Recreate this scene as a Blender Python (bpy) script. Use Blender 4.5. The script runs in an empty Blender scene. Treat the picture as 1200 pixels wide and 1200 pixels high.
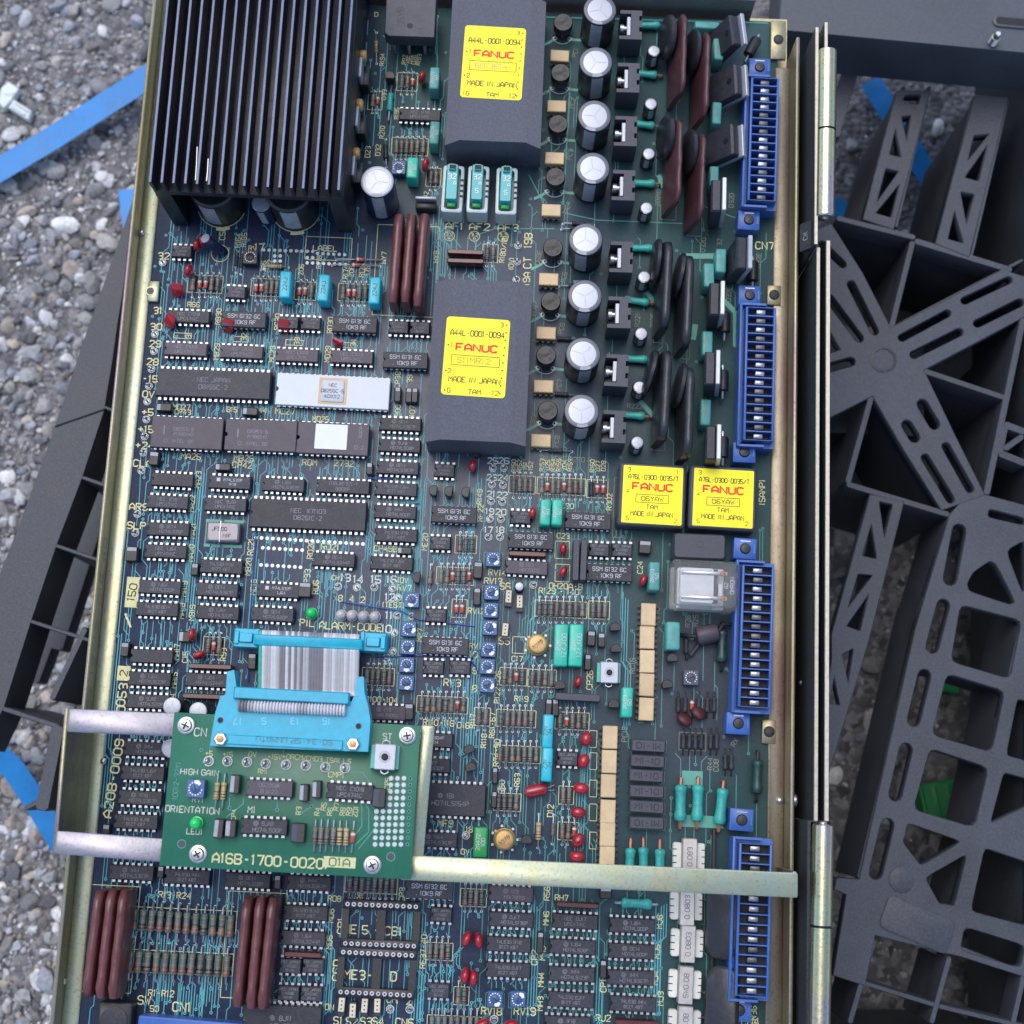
import bpy, math, random
from mathutils import Vector, Matrix
R = random.Random(11)
RAD = math.radians
scene = bpy.context.scene
col = scene.collection

# ------------------------------------------------------------------ camera, sky, sun, exposure
# board frame: x right, y along the board, z up out of the board, millimetres; origin on the board
FPX = 1642.0
DIST = 627.0
dz = Vector((0, 310, 1642)).normalized()
dy = Vector((397, 8719, -1642)); dy = (dy - dz * dy.dot(dz)).normalized()
dx = dy.cross(dz)
CW = Matrix((dx, dy, dz))                 # camera direction -> board direction
CP = CW @ Vector((0, 0, DIST))

cam = bpy.data.cameras.new('camera')
camo = bpy.data.objects.new('camera', cam)
col.objects.link(camo)
camo.matrix_world = Matrix.Translation(CP * 0.001) @ CW.to_4x4()
cam.sensor_width = 36.0
cam.lens = 36.0 * FPX / 1200.0
cam.clip_start = 0.01
cam.clip_end = 50.0
cam.dof.use_dof = True
cam.dof.focus_distance = 0.612
cam.dof.aperture_fstop = 11.0
scene.camera = camo

world = bpy.data.worlds.new('World')
scene.world = world
world.use_nodes = True
wn = world.node_tree.nodes
sky = wn.new('ShaderNodeTexSky')
sky.sky_type = 'NISHITA'
sky.sun_disc = False
SUN_EL, SUN_AZ = RAD(68), RAD(-30)
sky.sun_elevation = SUN_EL
sky.sun_rotation = SUN_AZ
sky.air_density = 1.0
sky.dust_density = 2.1
sky.ozone_density = 1.0
world.node_tree.links.new(sky.outputs[0], wn['Background'].inputs[0])
wn['Background'].inputs[1].default_value = 0.15

sun = bpy.data.lights.new('sun', 'SUN')
sun.energy = 0.8
sun.angle = RAD(45)
sun.color = (1.0, 0.98, 0.94)
suno = bpy.data.objects.new('sun', sun)
col.objects.link(suno)
sd = Vector((math.sin(SUN_AZ) * math.cos(SUN_EL), math.cos(SUN_AZ) * math.cos(SUN_EL), math.sin(SUN_EL)))
suno.rotation_euler = sd.to_track_quat('Z', 'Y').to_euler()
suno.location = sd

scene.view_settings.view_transform = 'Standard'
scene.view_settings.look = 'None'
scene.view_settings.gamma = 1.0
scene.view_settings.exposure = 0.68
scene.cycles.max_bounces = 6


def P(u, v, z=0.0):
    """photograph pixel -> board coordinates on the plane at height z"""
    d = CW @ Vector((u - 600.0, 600.0 - v, -FPX))
    t = (z - CP.z) / d.z
    q = CP + d * t
    return Vector((q.x, q.y, z))


# ------------------------------------------------------------------ materials
def lin(c):
    return tuple(((x / 255.0) / 12.92 if x <= 10 else ((x / 255.0 + 0.055) / 1.055) ** 2.4) for x in c)


MATS = {}


def mat(name, rgb, rough=0.5, metal=0.0, var=0.12, scale=260.0, bump=0.0, bscale=1500.0, rnd=0.08, dust=0.0, spec=0.5, trans=0.0, coat=0.0):
    """procedural principled material: base colour broken up by noise, dust, tiny relief"""
    m = bpy.data.materials.new(name)
    m.use_nodes = True
    nt = m.node_tree
    N, L = nt.nodes, nt.links
    b = N['Principled BSDF']
    c = rgb if max(rgb) <= 1.0 else lin(rgb)
    tc = N.new('ShaderNodeTexCoord')
    oi = N.new('ShaderNodeObjectInfo')
    ad = N.new('ShaderNodeVectorMath'); ad.operation = 'ADD'
    sc = N.new('ShaderNodeVectorMath'); sc.operation = 'SCALE'
    cb = N.new('ShaderNodeCombineXYZ')
    for i in range(3):
        L.new(oi.outputs['Random'], cb.inputs[i])
    L.new(cb.outputs[0], sc.inputs[0]); sc.inputs['Scale'].default_value = 3.7
    L.new(tc.outputs['Object'], ad.inputs[0]); L.new(sc.outputs[0], ad.inputs[1])
    nz = N.new('ShaderNodeTexNoise')
    nz.inputs['Scale'].default_value = scale
    nz.inputs['Detail'].default_value = 5.0
    nz.inputs['Roughness'].default_value = 0.65
    L.new(ad.outputs[0], nz.inputs['Vector'])
    mr = N.new('ShaderNodeMapRange')
    mr.inputs['From Min'].default_value = 0.25; mr.inputs['From Max'].default_value = 0.75
    mr.inputs['To Min'].default_value = 1.0 - var * 1.5; mr.inputs['To Max'].default_value = 1.0 + var * 1.5
    L.new(nz.outputs['Fac'], mr.inputs['Value'])
    mr2 = N.new('ShaderNodeMapRange')
    mr2.inputs['To Min'].default_value = 1.0 - rnd; mr2.inputs['To Max'].default_value = 1.0 + rnd
    L.new(oi.outputs['Random'], mr2.inputs['Value'])
    mu = N.new('ShaderNodeMath'); mu.operation = 'MULTIPLY'
    L.new(mr.outputs[0], mu.inputs[0]); L.new(mr2.outputs[0], mu.inputs[1])
    vs = N.new('ShaderNodeVectorMath'); vs.operation = 'SCALE'
    vs.inputs[0].default_value = c[:3]
    L.new(mu.outputs[0], vs.inputs['Scale'])
    out = vs.outputs[0]
    if dust > 0:
        n2 = N.new('ShaderNodeTexNoise')
        n2.inputs['Scale'].default_value = 900.0; n2.inputs['Detail'].default_value = 6.0; n2.inputs['Roughness'].default_value = 0.8
        L.new(ad.outputs[0], n2.inputs['Vector'])
        m3 = N.new('ShaderNodeMapRange')
        m3.inputs['From Min'].default_value = 0.42; m3.inputs['From Max'].default_value = 0.78
        m3.inputs['To Min'].default_value = 0.0; m3.inputs['To Max'].default_value = dust
        L.new(n2.outputs['Fac'], m3.inputs['Value'])
        mx = N.new('ShaderNodeMixRGB')
        mx.inputs[2].default_value = (0.30, 0.29, 0.28, 1)
        L.new(m3.outputs[0], mx.inputs[0]); L.new(out, mx.inputs[1])
        out = mx.outputs[0]
    L.new(out, b.inputs['Base Color'])
    rr = N.new('ShaderNodeMapRange')
    rr.inputs['To Min'].default_value = max(0.05, rough - 0.14); rr.inputs['To Max'].default_value = min(1.0, rough + 0.14)
    L.new(nz.outputs['Fac'], rr.inputs['Value'])
    L.new(rr.outputs[0], b.inputs['Roughness'])
    b.inputs['Metallic'].default_value = metal
    b.inputs['Specular IOR Level'].default_value = spec
    b.inputs['Transmission Weight'].default_value = trans
    b.inputs['Coat Weight'].default_value = coat
    b.inputs['Coat Roughness'].default_value = 0.12
    if bump > 0:
        nb = N.new('ShaderNodeTexNoise')
        nb.inputs['Scale'].default_value = bscale; nb.inputs['Detail'].default_value = 3.0
        L.new(ad.outputs[0], nb.inputs['Vector'])
        bp = N.new('ShaderNodeBump')
        bp.inputs['Strength'].default_value = bump; bp.inputs['Distance'].default_value = 0.0004
        L.new(nb.outputs['Fac'], bp.inputs['Height'])
        L.new(bp.outputs[0], b.inputs['Normal'])
    MATS[name] = m
    return m


mat('chip', (38, 40, 50), 0.5, var=0.2, dust=0.14, bump=0.15, rnd=0.28, spec=0.4)
mat('chip_brown', (64, 56, 66), 0.5, var=0.12, dust=0.10, bump=0.12, rnd=0.10)
mat('black', (21, 22, 26), 0.42, var=0.18, dust=0.08, rnd=0.12)
mat('soot_black', (22, 20, 22), 0.6, var=0.3, dust=0.05)
mat('potting', (68, 72, 86), 0.62, var=0.16, scale=90, dust=0.26, bump=0.35, bscale=900)
mat('frame_grey', (54, 56, 67), 0.5, var=0.1, dust=0.10)
mat('print_grey', (124, 122, 128), 0.6, var=0.25, scale=700, rnd=0.15)
mat('print_white', (186, 186, 190), 0.6, var=0.12, scale=700)
mat('ink', (36, 36, 26), 0.6, var=0.2, scale=900)
mat('ink_faint', (176, 160, 20), 0.6, var=0.2, scale=900)
mat('ink_red', (222, 52, 22), 0.6, var=0.08, scale=900)
mat('tin_dull', (104, 102, 106), 0.45, metal=0.6, var=0.2, rnd=0.2)
mat('brown_dark', (74, 44, 48), 0.4, var=0.2, scale=300, bump=0.4, bscale=420)
mat('shunt_metal', (178, 174, 168), 0.4, metal=0.5, var=0.12, scale=300, dust=0.1)
mat('tin', (164, 166, 172), 0.34, metal=0.75, var=0.15, rnd=0.1)
mat('steel', (190, 190, 188), 0.30, metal=0.9, var=0.15, scale=500)
mat('copper_lead', (170, 112, 92), 0.5, metal=0.4, var=0.25, scale=900)
mat('gold', (186, 152, 100), 0.45, metal=0.45, var=0.12, scale=500)
mat('alu', (168, 172, 180), 0.42, metal=0.4, var=0.07, scale=400, bump=0.1)
mat('sleeve', (30, 30, 36), 0.35, var=0.12, dust=0.05)
mat('sleeve_rim', (96, 98, 106), 0.4, var=0.15, dust=0.1)
mat('sleeve_blue', (28, 36, 66), 0.35, var=0.15)
mat('stripe', (150, 152, 160), 0.45, var=0.15)
mat('ceramic', (196, 200, 208), 0.45, var=0.05, scale=120, dust=0.08)
mat('paper', (226, 226, 226), 0.7, var=0.05)
mat('label_yellow', (246, 228, 12), 0.42, var=0.08, scale=50, dust=0.05, spec=0.4)
mat('film_teal', (30, 172, 146), 0.35, var=0.12, dust=0.06, rnd=0.12, coat=0.2)
mat('film_dusty', (70, 146, 138), 0.45, var=0.16, dust=0.16, rnd=0.14)
mat('film_cyan', (18, 172, 190), 0.35, var=0.10, dust=0.05, rnd=0.05, coat=0.2)
mat('film_green', (22, 138, 70), 0.35, var=0.12, dust=0.06)
mat('red_dip', (158, 26, 40), 0.25, var=0.16, rnd=0.16, coat=0.5)
mat('red_soot', (74, 30, 30), 0.5, var=0.3)
mat('brown_coat', (98, 54, 54), 0.36, var=0.14, scale=300, rnd=0.08, bump=0.5, bscale=420, coat=0.15)
mat('black_coat', (38, 39, 43), 0.36, var=0.16, rnd=0.08, bump=0.4, bscale=420)
mat('brown_sip', (74, 24, 26), 0.32, var=0.16, coat=0.2)
mat('opto_cream', (204, 178, 136), 0.5, var=0.12, scale=160, dust=0.10, rnd=0.10)
mat('conn_blue', (56, 96, 166), 0.4, var=0.12, dust=0.06)
mat('pot_blue', (42, 82, 128), 0.4, var=0.12, dust=0.05)
mat('pot_soot', (72, 76, 88), 0.6, var=0.2, dust=0.1)
mat('res_body', (104, 106, 100), 0.45, var=0.16, rnd=0.22, dust=0.08)
mat('res_tan', (176, 158, 118), 0.45, var=0.12, rnd=0.12)
mat('res_soot', (46, 46, 52), 0.6, var=0.25, rnd=0.2)
mat('res_green', (52, 156, 146), 0.42, var=0.2, scale=400, rnd=0.12)
mat('res_green_dark', (30, 62, 58), 0.4, var=0.25, scale=400)
mat('res_big', (94, 104, 98), 0.4, var=0.14, rnd=0.12)
mat('band_brown', (78, 58, 46), 0.45); mat('band_red', (124, 66, 54), 0.45)
mat('band_orange', (146, 104, 74), 0.45); mat('band_gold', (150, 136, 98), 0.4, metal=0.3)
mat('band_black', (30, 28, 28), 0.45); mat('glass_red', (176, 84, 66), 0.2, var=0.2, coat=0.5)
mat('led_green', (20, 190, 92), 0.2, coat=0.5); mat('led_clear', (176, 168, 170), 0.18, var=0.06, coat=0.5)
mat('switch_white', (206, 196, 170), 0.5, var=0.08)
mat('fuse_teal', (40, 158, 158), 0.35, var=0.1, coat=0.2)
mat('fuse_white', (196, 208, 206), 0.4, var=0.06)
mat('sip_cream', (208, 206, 196), 0.6, var=0.06)
mat('heatsink', (22, 24, 32), 0.38, metal=0.15, var=0.14, scale=160, dust=0.05)
mat('fin_edge', (84, 92, 116), 0.36, metal=0.5, var=0.2, scale=160)
mat('trace', (72, 158, 166), 0.5, var=0.14, scale=90, dust=0.06)
mat('trace_green', (64, 136, 128), 0.5, var=0.14, scale=90, dust=0.06)
mat('trace_light', (84, 158, 140), 0.45, var=0.14, scale=90)
mat('silk', (208, 204, 150), 0.65, var=0.14, scale=500)
mat('silk_white', (200, 202, 190), 0.65, var=0.14, scale=500)
mat('silk_dim', (122, 128, 112), 0.65, var=0.2, scale=500)
mat('solder', (158, 168, 174), 0.36, metal=0.6, var=0.14, scale=800)
mat('hole', (12, 14, 18), 0.6)
mat('wire_blue', (24, 70, 150), 0.4)
mat('cable_white', (206, 204, 208), 0.45, var=0.06); mat('cable_grey', (128, 124, 130), 0.45, var=0.08)
mat('cable_pale', (178, 176, 180), 0.45, var=0.06); mat('cable_green', (70, 170, 150), 0.45)
mat('cyan_plastic', (16, 164, 192), 0.36, var=0.14, dust=0.06)
mat('cyan_mark', (120, 196, 214), 0.5)
mat('strap_blue', (20, 128, 200), 0.4, var=0.14, scale=60, spec=0.4, bump=0.5, bscale=300, dust=0.1)
mat('pallet', (52, 56, 66), 0.55, var=0.30, scale=26, dust=0.2, bump=0.15, bscale=300)
mat('case_paint', (58, 64, 73), 0.45, var=0.16, scale=18, dust=0.14)
mat('lit_ground', (120, 140, 178), 0.5, var=0.1, scale=30)  # pale tone standing in for ground in the light
mat('powder', (36, 40, 42), 0.6, var=0.16, dust=0.16, bump=0.5, bscale=900)
mat('cut_edge', (184, 178, 162), 0.45, metal=0.45, var=0.16, scale=500)
mat('plastic_white', (206, 214, 214), 0.5, var=0.06, scale=60)
mat('plastic_green', (40, 150, 86), 0.5, var=0.15, scale=100)
mat('crystal_case', (140, 134, 138), 0.5, metal=0.6, var=0.1)


def zinc(name, a, b_, c_, rough=0.42, metal=0.78):
    """passivated zinc plate: metal with drifting yellow, green and pink tints, specks and streaks"""
    m = mat(name, a, rough, metal=metal, var=0.1, scale=220, bump=0.12, bscale=800)
    nt = m.node_tree; N, L = nt.nodes, nt.links
    b = N['Principled BSDF']
    tc = N.new('ShaderNodeTexCoord')
    mp = N.new('ShaderNodeMapping')
    mp.inputs['Scale'].default_value = (60, 14, 60)
    L.new(tc.outputs['Object'], mp.inputs[0])
    nz = N.new('ShaderNodeTexNoise'); nz.inputs['Scale'].default_value = 1.0; nz.inputs['Detail'].default_value = 4
    L.new(mp.outputs[0], nz.inputs['Vector'])
    cr = N.new('ShaderNodeValToRGB')
    e = cr.color_ramp.elements
    e[0].position = 0.34; e[0].color = (*lin(a), 1)
    e[1].position = 0.66; e[1].color = (*lin(c_), 1)
    k = cr.color_ramp.elements.new(0.5); k.color = (*lin(b_), 1)
    L.new(nz.outputs['Fac'], cr.inputs[0])
    sp = N.new('ShaderNodeTexNoise'); sp.inputs['Scale'].default_value = 700; sp.inputs['Detail'].default_value = 4; sp.inputs['Roughness'].default_value = 0.8
    L.new(tc.outputs['Object'], sp.inputs['Vector'])
    mr = N.new('ShaderNodeMapRange'); mr.inputs['From Min'].default_value = 0.3; mr.inputs['From Max'].default_value = 0.46
    mr.inputs['To Min'].default_value = 0.5; mr.inputs['To Max'].default_value = 1.0
    L.new(sp.outputs['Fac'], mr.inputs['Value'])
    vs = N.new('ShaderNodeVectorMath'); vs.operation = 'SCALE'
    L.new(cr.outputs[0], vs.inputs[0]); L.new(mr.outputs[0], vs.inputs['Scale'])
    L.new(vs.outputs[0], b.inputs['Base Color'])
    return m


zinc('zinc', (150, 140, 104), (164, 158, 132), (150, 134, 130))
zinc('zinc_green', (186, 182, 140), (176, 184, 160), (188, 182, 146))
zinc('zinc_grey', (146, 146, 144), (160, 156, 164), (150, 144, 160))

zinc('zinc_shaded', (126, 114, 92), (140, 132, 114), (122, 102, 96))  # darker zinc: shade on the right ledge worked into the colour
zinc('zinc_bright', (176, 186, 160), (196, 190, 150), (184, 166, 176), 0.24, 0.95)


def board_mat():
    m = mat('board_mask', (34, 44, 58), 0.42, var=0.1, scale=50, dust=0.07)
    nt = m.node_tree; N, L = nt.nodes, nt.links
    b = N['Principled BSDF']
    tc = N.new('ShaderNodeTexCoord')
    sx = N.new('ShaderNodeSeparateXYZ')
    L.new(tc.outputs['Object'], sx.inputs[0])
    n1 = N.new('ShaderNodeTexNoise'); n1.inputs['Scale'].default_value = 22; n1.inputs['Detail'].default_value = 5
    L.new(tc.outputs['Object'], n1.inputs['Vector'])
    # board colour: blue over the logic half, shifting to green over the power half (x > 0.02 m, or the top edge)
    a1 = N.new('ShaderNodeMath'); a1.operation = 'MULTIPLY_ADD'; a1.inputs[1].default_value = 0.09; a1.inputs[2].default_value = -0.045
    L.new(n1.outputs['Fac'], a1.inputs[0])
    a2 = N.new('ShaderNodeMath'); a2.operation = 'ADD'
    L.new(sx.outputs[0], a2.inputs[0]); L.new(a1.outputs[0], a2.inputs[1])
    r1 = N.new('ShaderNodeMapRange'); r1.inputs['From Min'].default_value = -0.015; r1.inputs['From Max'].default_value = 0.075
    L.new(a2.outputs[0], r1.inputs['Value'])
    a3 = N.new('ShaderNodeMath'); a3.operation = 'ADD'
    L.new(sx.outputs[1], a3.inputs[0]); L.new(a1.outputs[0], a3.inputs[1])
    r2 = N.new('ShaderNodeMapRange'); r2.inputs['From Min'].default_value = 0.10; r2.inputs['From Max'].default_value = 0.20
    L.new(a3.outputs[0], r2.inputs['Value'])
    r3 = N.new('ShaderNodeMapRange'); r3.inputs['From Min'].default_value = -0.09; r3.inputs['From Max'].default_value = -0.06
    L.new(sx.outputs[0], r3.inputs['Value'])
    mlt = N.new('ShaderNodeMath'); mlt.operation = 'MULTIPLY'
    L.new(r2.outputs[0], mlt.inputs[0]); L.new(r3.outputs[0], mlt.inputs[1])
    mxm = N.new('ShaderNodeMath'); mxm.operation = 'MAXIMUM'
    L.new(r1.outputs[0], mxm.inputs[0]); L.new(mlt.outputs[0], mxm.inputs[1])
    mx = N.new('ShaderNodeMixRGB')
    mx.inputs[1].default_value = (*lin((34, 44, 68)), 1)
    mx.inputs[2].default_value = (*lin((42, 72, 72)), 1)
    L.new(mxm.outputs[0], mx.inputs[0])
    # soot burnt onto the lower right corner of the board
    vm = N.new('ShaderNodeVectorMath'); vm.operation = 'DISTANCE'
    q = P(812, 815) * 0.001
    mpp = N.new('ShaderNodeMapping'); mpp.inputs['Scale'].default_value = (1.25, 0.8, 1)
    L.new(tc.outputs['Object'], mpp.inputs[0]); L.new(mpp.outputs[0], vm.inputs[0])
    vm.inputs[1].default_value = (q.x * 1.25, q.y * 0.8, 0)
    a4 = N.new('ShaderNodeMath'); a4.operation = 'ADD'
    L.new(vm.outputs['Value'], a4.inputs[0]); L.new(a1.outputs[0], a4.inputs[1])
    r4 = N.new('ShaderNodeMapRange'); r4.inputs['From Min'].default_value = 0.058; r4.inputs['From Max'].default_value = 0.022
    r4.inputs['To Max'].default_value = 0.8
    L.new(a4.outputs[0], r4.inputs['Value'])
    m2 = N.new('ShaderNodeMixRGB'); m2.inputs[2].default_value = (*lin((62, 62, 70)), 1)
    L.new(r4.outputs[0], m2.inputs[0]); L.new(mx.outputs[0], m2.inputs[1])
    # dust speckle and large tone drift
    n2 = N.new('ShaderNodeTexNoise'); n2.inputs['Scale'].default_value = 700; n2.inputs['Detail'].default_value = 6; n2.inputs['Roughness'].default_value = 0.8
    L.new(tc.outputs['Object'], n2.inputs['Vector'])
    r5 = N.new('ShaderNodeMapRange'); r5.inputs['From Min'].default_value = 0.45; r5.inputs['From Max'].default_value = 0.8; r5.inputs['To Max'].default_value = 0.22
    L.new(n2.outputs['Fac'], r5.inputs['Value'])
    m5 = N.new('ShaderNodeMixRGB'); m5.inputs[2].default_value = (0.16, 0.18, 0.2, 1)
    L.new(r5.outputs[0], m5.inputs[0]); L.new(m2.outputs[0], m5.inputs[1])
    L.new(m5.outputs[0], b.inputs['Base Color'])


board_mat()
mat('board_green', (34, 104, 78), 0.38, var=0.12, scale=40, dust=0.06)


def clear_mat():
    m = bpy.data.materials.new('clear_cover')
    m.use_nodes = True
    b = m.node_tree.nodes['Principled BSDF']
    nz = m.node_tree.nodes.new('ShaderNodeTexNoise'); nz.inputs['Scale'].default_value = 160; nz.inputs['Detail'].default_value = 5
    mr = m.node_tree.nodes.new('ShaderNodeMapRange'); mr.inputs['To Min'].default_value = 0.03; mr.inputs['To Max'].default_value = 0.30
    m.node_tree.links.new(nz.outputs['Fac'], mr.inputs['Value']); m.node_tree.links.new(mr.outputs[0], b.inputs['Roughness'])
    b.inputs['Base Color'].default_value = (0.88, 0.88, 0.86, 1)
    b.inputs['Transmission Weight'].default_value = 0.92
    b.inputs['IOR'].default_value = 1.2
    MATS['clear_cover'] = m


clear_mat()


# ------------------------------------------------------------------ mesh building
class MB:
    """collects shapes in millimetres, several materials, builds ONE mesh"""

    def __init__(s):
        s.v, s.f, s.m, s.ms = [], [], [], []

    def mi(s, name):
        if name not in s.ms:
            s.ms.append(name)
        return s.ms.index(name)

    def face(s, idx, m):
        s.f.append(idx); s.m.append(m)

    def loops(s, rings, m, cap0=True, cap1=True, mats=None):
        """rings of equal vertex count joined in order"""
        k = s.mi(m)
        n = len(rings[0]); base = len(s.v)
        for r in rings:
            s.v.extend(r)
        for i in range(len(rings) - 1):
            kk = s.mi(mats[i]) if mats and mats[i] else k
            for j in range(n):
                a = base + i * n + j; b = base + i * n + (j + 1) % n
                s.face((a, b, b + n, a + n), kk)
        if cap0:
            s.face(tuple(base + j for j in range(n - 1, -1, -1)), k)
        if cap1:
            s.face(tuple(base + (len(rings) - 1) * n + j for j in range(n)), k)

    def rbox(s, cx, cy, secs, m, r=0.0, n=3, cap0=True):
        """stack of rounded rectangles: secs = [(hx, hy, z), ...]"""
        rings = []
        for hx, hy, z in secs:
            ring = []
            rr = min(r, hx * 0.98, hy * 0.98)
            if rr <= 0:
                ring = [(cx + hx, cy + hy, z), (cx - hx, cy + hy, z), (cx - hx, cy - hy, z), (cx + hx, cy - hy, z)]
            else:
                for qx, qy, a0 in ((1, 1, 0), (-1, 1, 90), (-1, -1, 180), (1, -1, 270)):
                    for i in range(n + 1):
                        a = RAD(a0 + 90.0 * i / n)
                        ring.append((cx + qx * (hx - rr) + rr * math.cos(a), cy + qy * (hy - rr) + rr * math.sin(a), z))
            rings.append(ring)
        s.loops(rings, m, cap0=cap0)

    def box(s, x0, x1, y0, y1, z0, z1, m, bev=0.0):
        hx, hy = (x1 - x0) / 2, (y1 - y0) / 2
        cx, cy = (x0 + x1) / 2, (y0 + y1) / 2
        if bev > 0:
            s.rbox(cx, cy, [(hx, hy, z0), (hx, hy, z1 - bev), (hx - bev, hy - bev, z1)], m, r=bev, n=1)
        else:
            s.rbox(cx, cy, [(hx, hy, z0), (hx, hy, z1)], m)

    def poly(s, pts, z0, z1, m, bev=0.0):
        """prism over a counter-clockwise outline"""
        rings = [[(x, y, z0) for x, y in pts], [(x, y, z1 - bev) for x, y in pts]]
        if bev > 0:
            cx = sum(p[0] for p in pts) / len(pts); cy = sum(p[1] for p in pts) / len(pts)
            rings.append([(x + (cx - x) / max(0.01, math.hypot(cx - x, cy - y)) * bev, y + (cy - y) / max(0.01, math.hypot(cx - x, cy - y)) * bev, z1) for x, y in pts])
        s.loops(rings, m)

    def lathe(s, prof, m, n=20, o=(0, 0, 0), axis='Z', mats=None, sx=1.0, sy=1.0):
        """prof = [(radius, height)], closed at both ends"""
        rings = []
        for r, h in prof:
            ring = []
            for i in range(n):
                a = 2 * math.pi * i / n
                c, d = r * math.cos(a) * sx, r * math.sin(a) * sy
                if axis == 'Z': q = (c, d, h)
                elif axis == 'Y': q = (d, h, c)
                else: q = (h, c, d)
                ring.append((o[0] + q[0], o[1] + q[1], o[2] + q[2]))
            rings.append(ring)
        s.loops(rings, m, mats=mats)

    def tube(s, pts, r, m, n=6):
        rings = []
        pts = [Vector(p) for p in pts]
        for i, p in enumerate(pts):
            d = (pts[min(i + 1, len(pts) - 1)] - pts[max(i - 1, 0)]).normalized()
            a = Vector((0, 0, 1)) if abs(d.z) < 0.9 else Vector((1, 0, 0))
            x = d.cross(a).normalized(); y = d.cross(x)
            rings.append([tuple(p + (x * math.cos(2 * math.pi * k / n) + y * math.sin(2 * math.pi * k / n)) * r) for k in range(n)])
        s.loops(rings, m)

    def ribbon(s, pts, w, z, m):
        k = s.mi(m)
        n = len(pts)
        base = len(s.v)
        for i in range(n):
            p = pts[i]
            a = pts[max(i - 1, 0)]; b = pts[min(i + 1, n - 1)]
            if 0 < i < n - 1:
                d1 = (p[0] - a[0], p[1] - a[1]); d2 = (b[0] - p[0], b[1] - p[1])
                l1 = math.hypot(*d1) or 1; l2 = math.hypot(*d2) or 1
                n1 = (-d1[1] / l1, d1[0] / l1); n2 = (-d2[1] / l2, d2[0] / l2)
                nx, ny = n1[0] + n2[0], n1[1] + n2[1]
                ll = math.hypot(nx, ny)
                if ll < 0.3:
                    nx, ny, q = n1[0], n1[1], 1.0
                else:
                    nx, ny = nx / ll, ny / ll
                    q = min(1.8, 1.0 / max(0.4, nx * n1[0] + ny * n1[1]))
            else:
                d = (b[0] - a[0], b[1] - a[1]); l = math.hypot(*d) or 1
                nx, ny, q = -d[1] / l, d[0] / l, 1.0
            h = w * 0.5 * q
            s.v.append((p[0] - nx * h, p[1] - ny * h, z)); s.v.append((p[0] + nx * h, p[1] + ny * h, z))
        for i in range(n - 1):
            a = base + 2 * i
            s.face((a, a + 2, a + 3, a + 1), k)

    def disc(s, x, y, z, r, m, n=10):
        k = s.mi(m); b = len(s.v)
        s.v.extend([(x + r * math.cos(2 * math.pi * i / n), y + r * math.sin(2 * math.pi * i / n), z) for i in range(n)])
        s.face(tuple(range(b, b + n)), k)

    def ring(s, x, y, z, r0, r1, m, n=10, a0=0.0, a1=360.0):
        k = s.mi(m); b = len(s.v)
        full = a1 - a0 >= 359.9
        cnt = n if full else n + 1
        for i in range(cnt):
            a = RAD(a0 + (a1 - a0) * i / n)
            s.v.append((x + r0 * math.cos(a), y + r0 * math.sin(a), z)); s.v.append((x + r1 * math.cos(a), y + r1 * math.sin(a), z))
        for i in range(n):
            a = b + 2 * i; c = b + 2 * ((i + 1) % cnt)
            s.face((a, a + 1, c + 1, c), k)

    def xform(s, mtx, start=0):
        for i in range(start, len(s.v)):
            s.v[i] = tuple(mtx @ Vector(s.v[i]))

    def mesh(s, name, smooth=True, angle=40):
        me = bpy.data.meshes.new(name)
        me.from_pydata([(a * 0.001, b * 0.001, c * 0.001) for a, b, c in s.v], [], s.f)
        for k in s.ms:
            me.materials.append(MATS[k])
        me.polygons.foreach_set('material_index', s.m)
        if smooth:
            me.polygons.foreach_set('use_smooth', [True] * len(s.f))
            me.set_sharp_from_angle(angle=RAD(angle))
        me.update()
        return me


GLYPH = {
    'A': '0004264440|0242', 'B': '00063645443303|3342413000', 'C': '4536160501103041', 'D': '00063645413000',
    'E': '46060040|0333', 'F': '460600|0333', 'G': '45361605011030414323', 'H': '0006|4046|0343', 'I': '2026',
    'J': '0110304146', 'K': '0006|4602|1340', 'L': '060040', 'M': '0006234640', 'N': '00064046',
    'O': '103041453616050110', 'P': '00063645443303', 'Q': '103041453616050110|2240', 'R': '00063645443303|2340',
    'S': '453616050413334241301001', 'T': '0646|2620', 'U': '060110304146', 'V': '062046', 'W': '0610243046',
    'X': '0046|0640', 'Y': '062346|2320', 'Z': '06460040', '1': '152620', '2': '05163645440040',
    '3': '051636454433|133342413010', '4': '30360242', '5': '460603334241301001', '6': '4536160501103041423303',
    '7': '064620', '8': '3313040516364544334241301001021', '9': '0110304145361605041343', '-': '1333', '+': '0343|2125',
    '/': '0046', '.': '2021', '(': '36252130', ')': '16252110', '*': '1234|1432|0343', '=': '0242|0444', "'": '2625', ',': '2110',
}
GLYPH['0'] = GLYPH['O']
GLYPH['8'] = '13040516364544331302011030414233'


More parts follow.
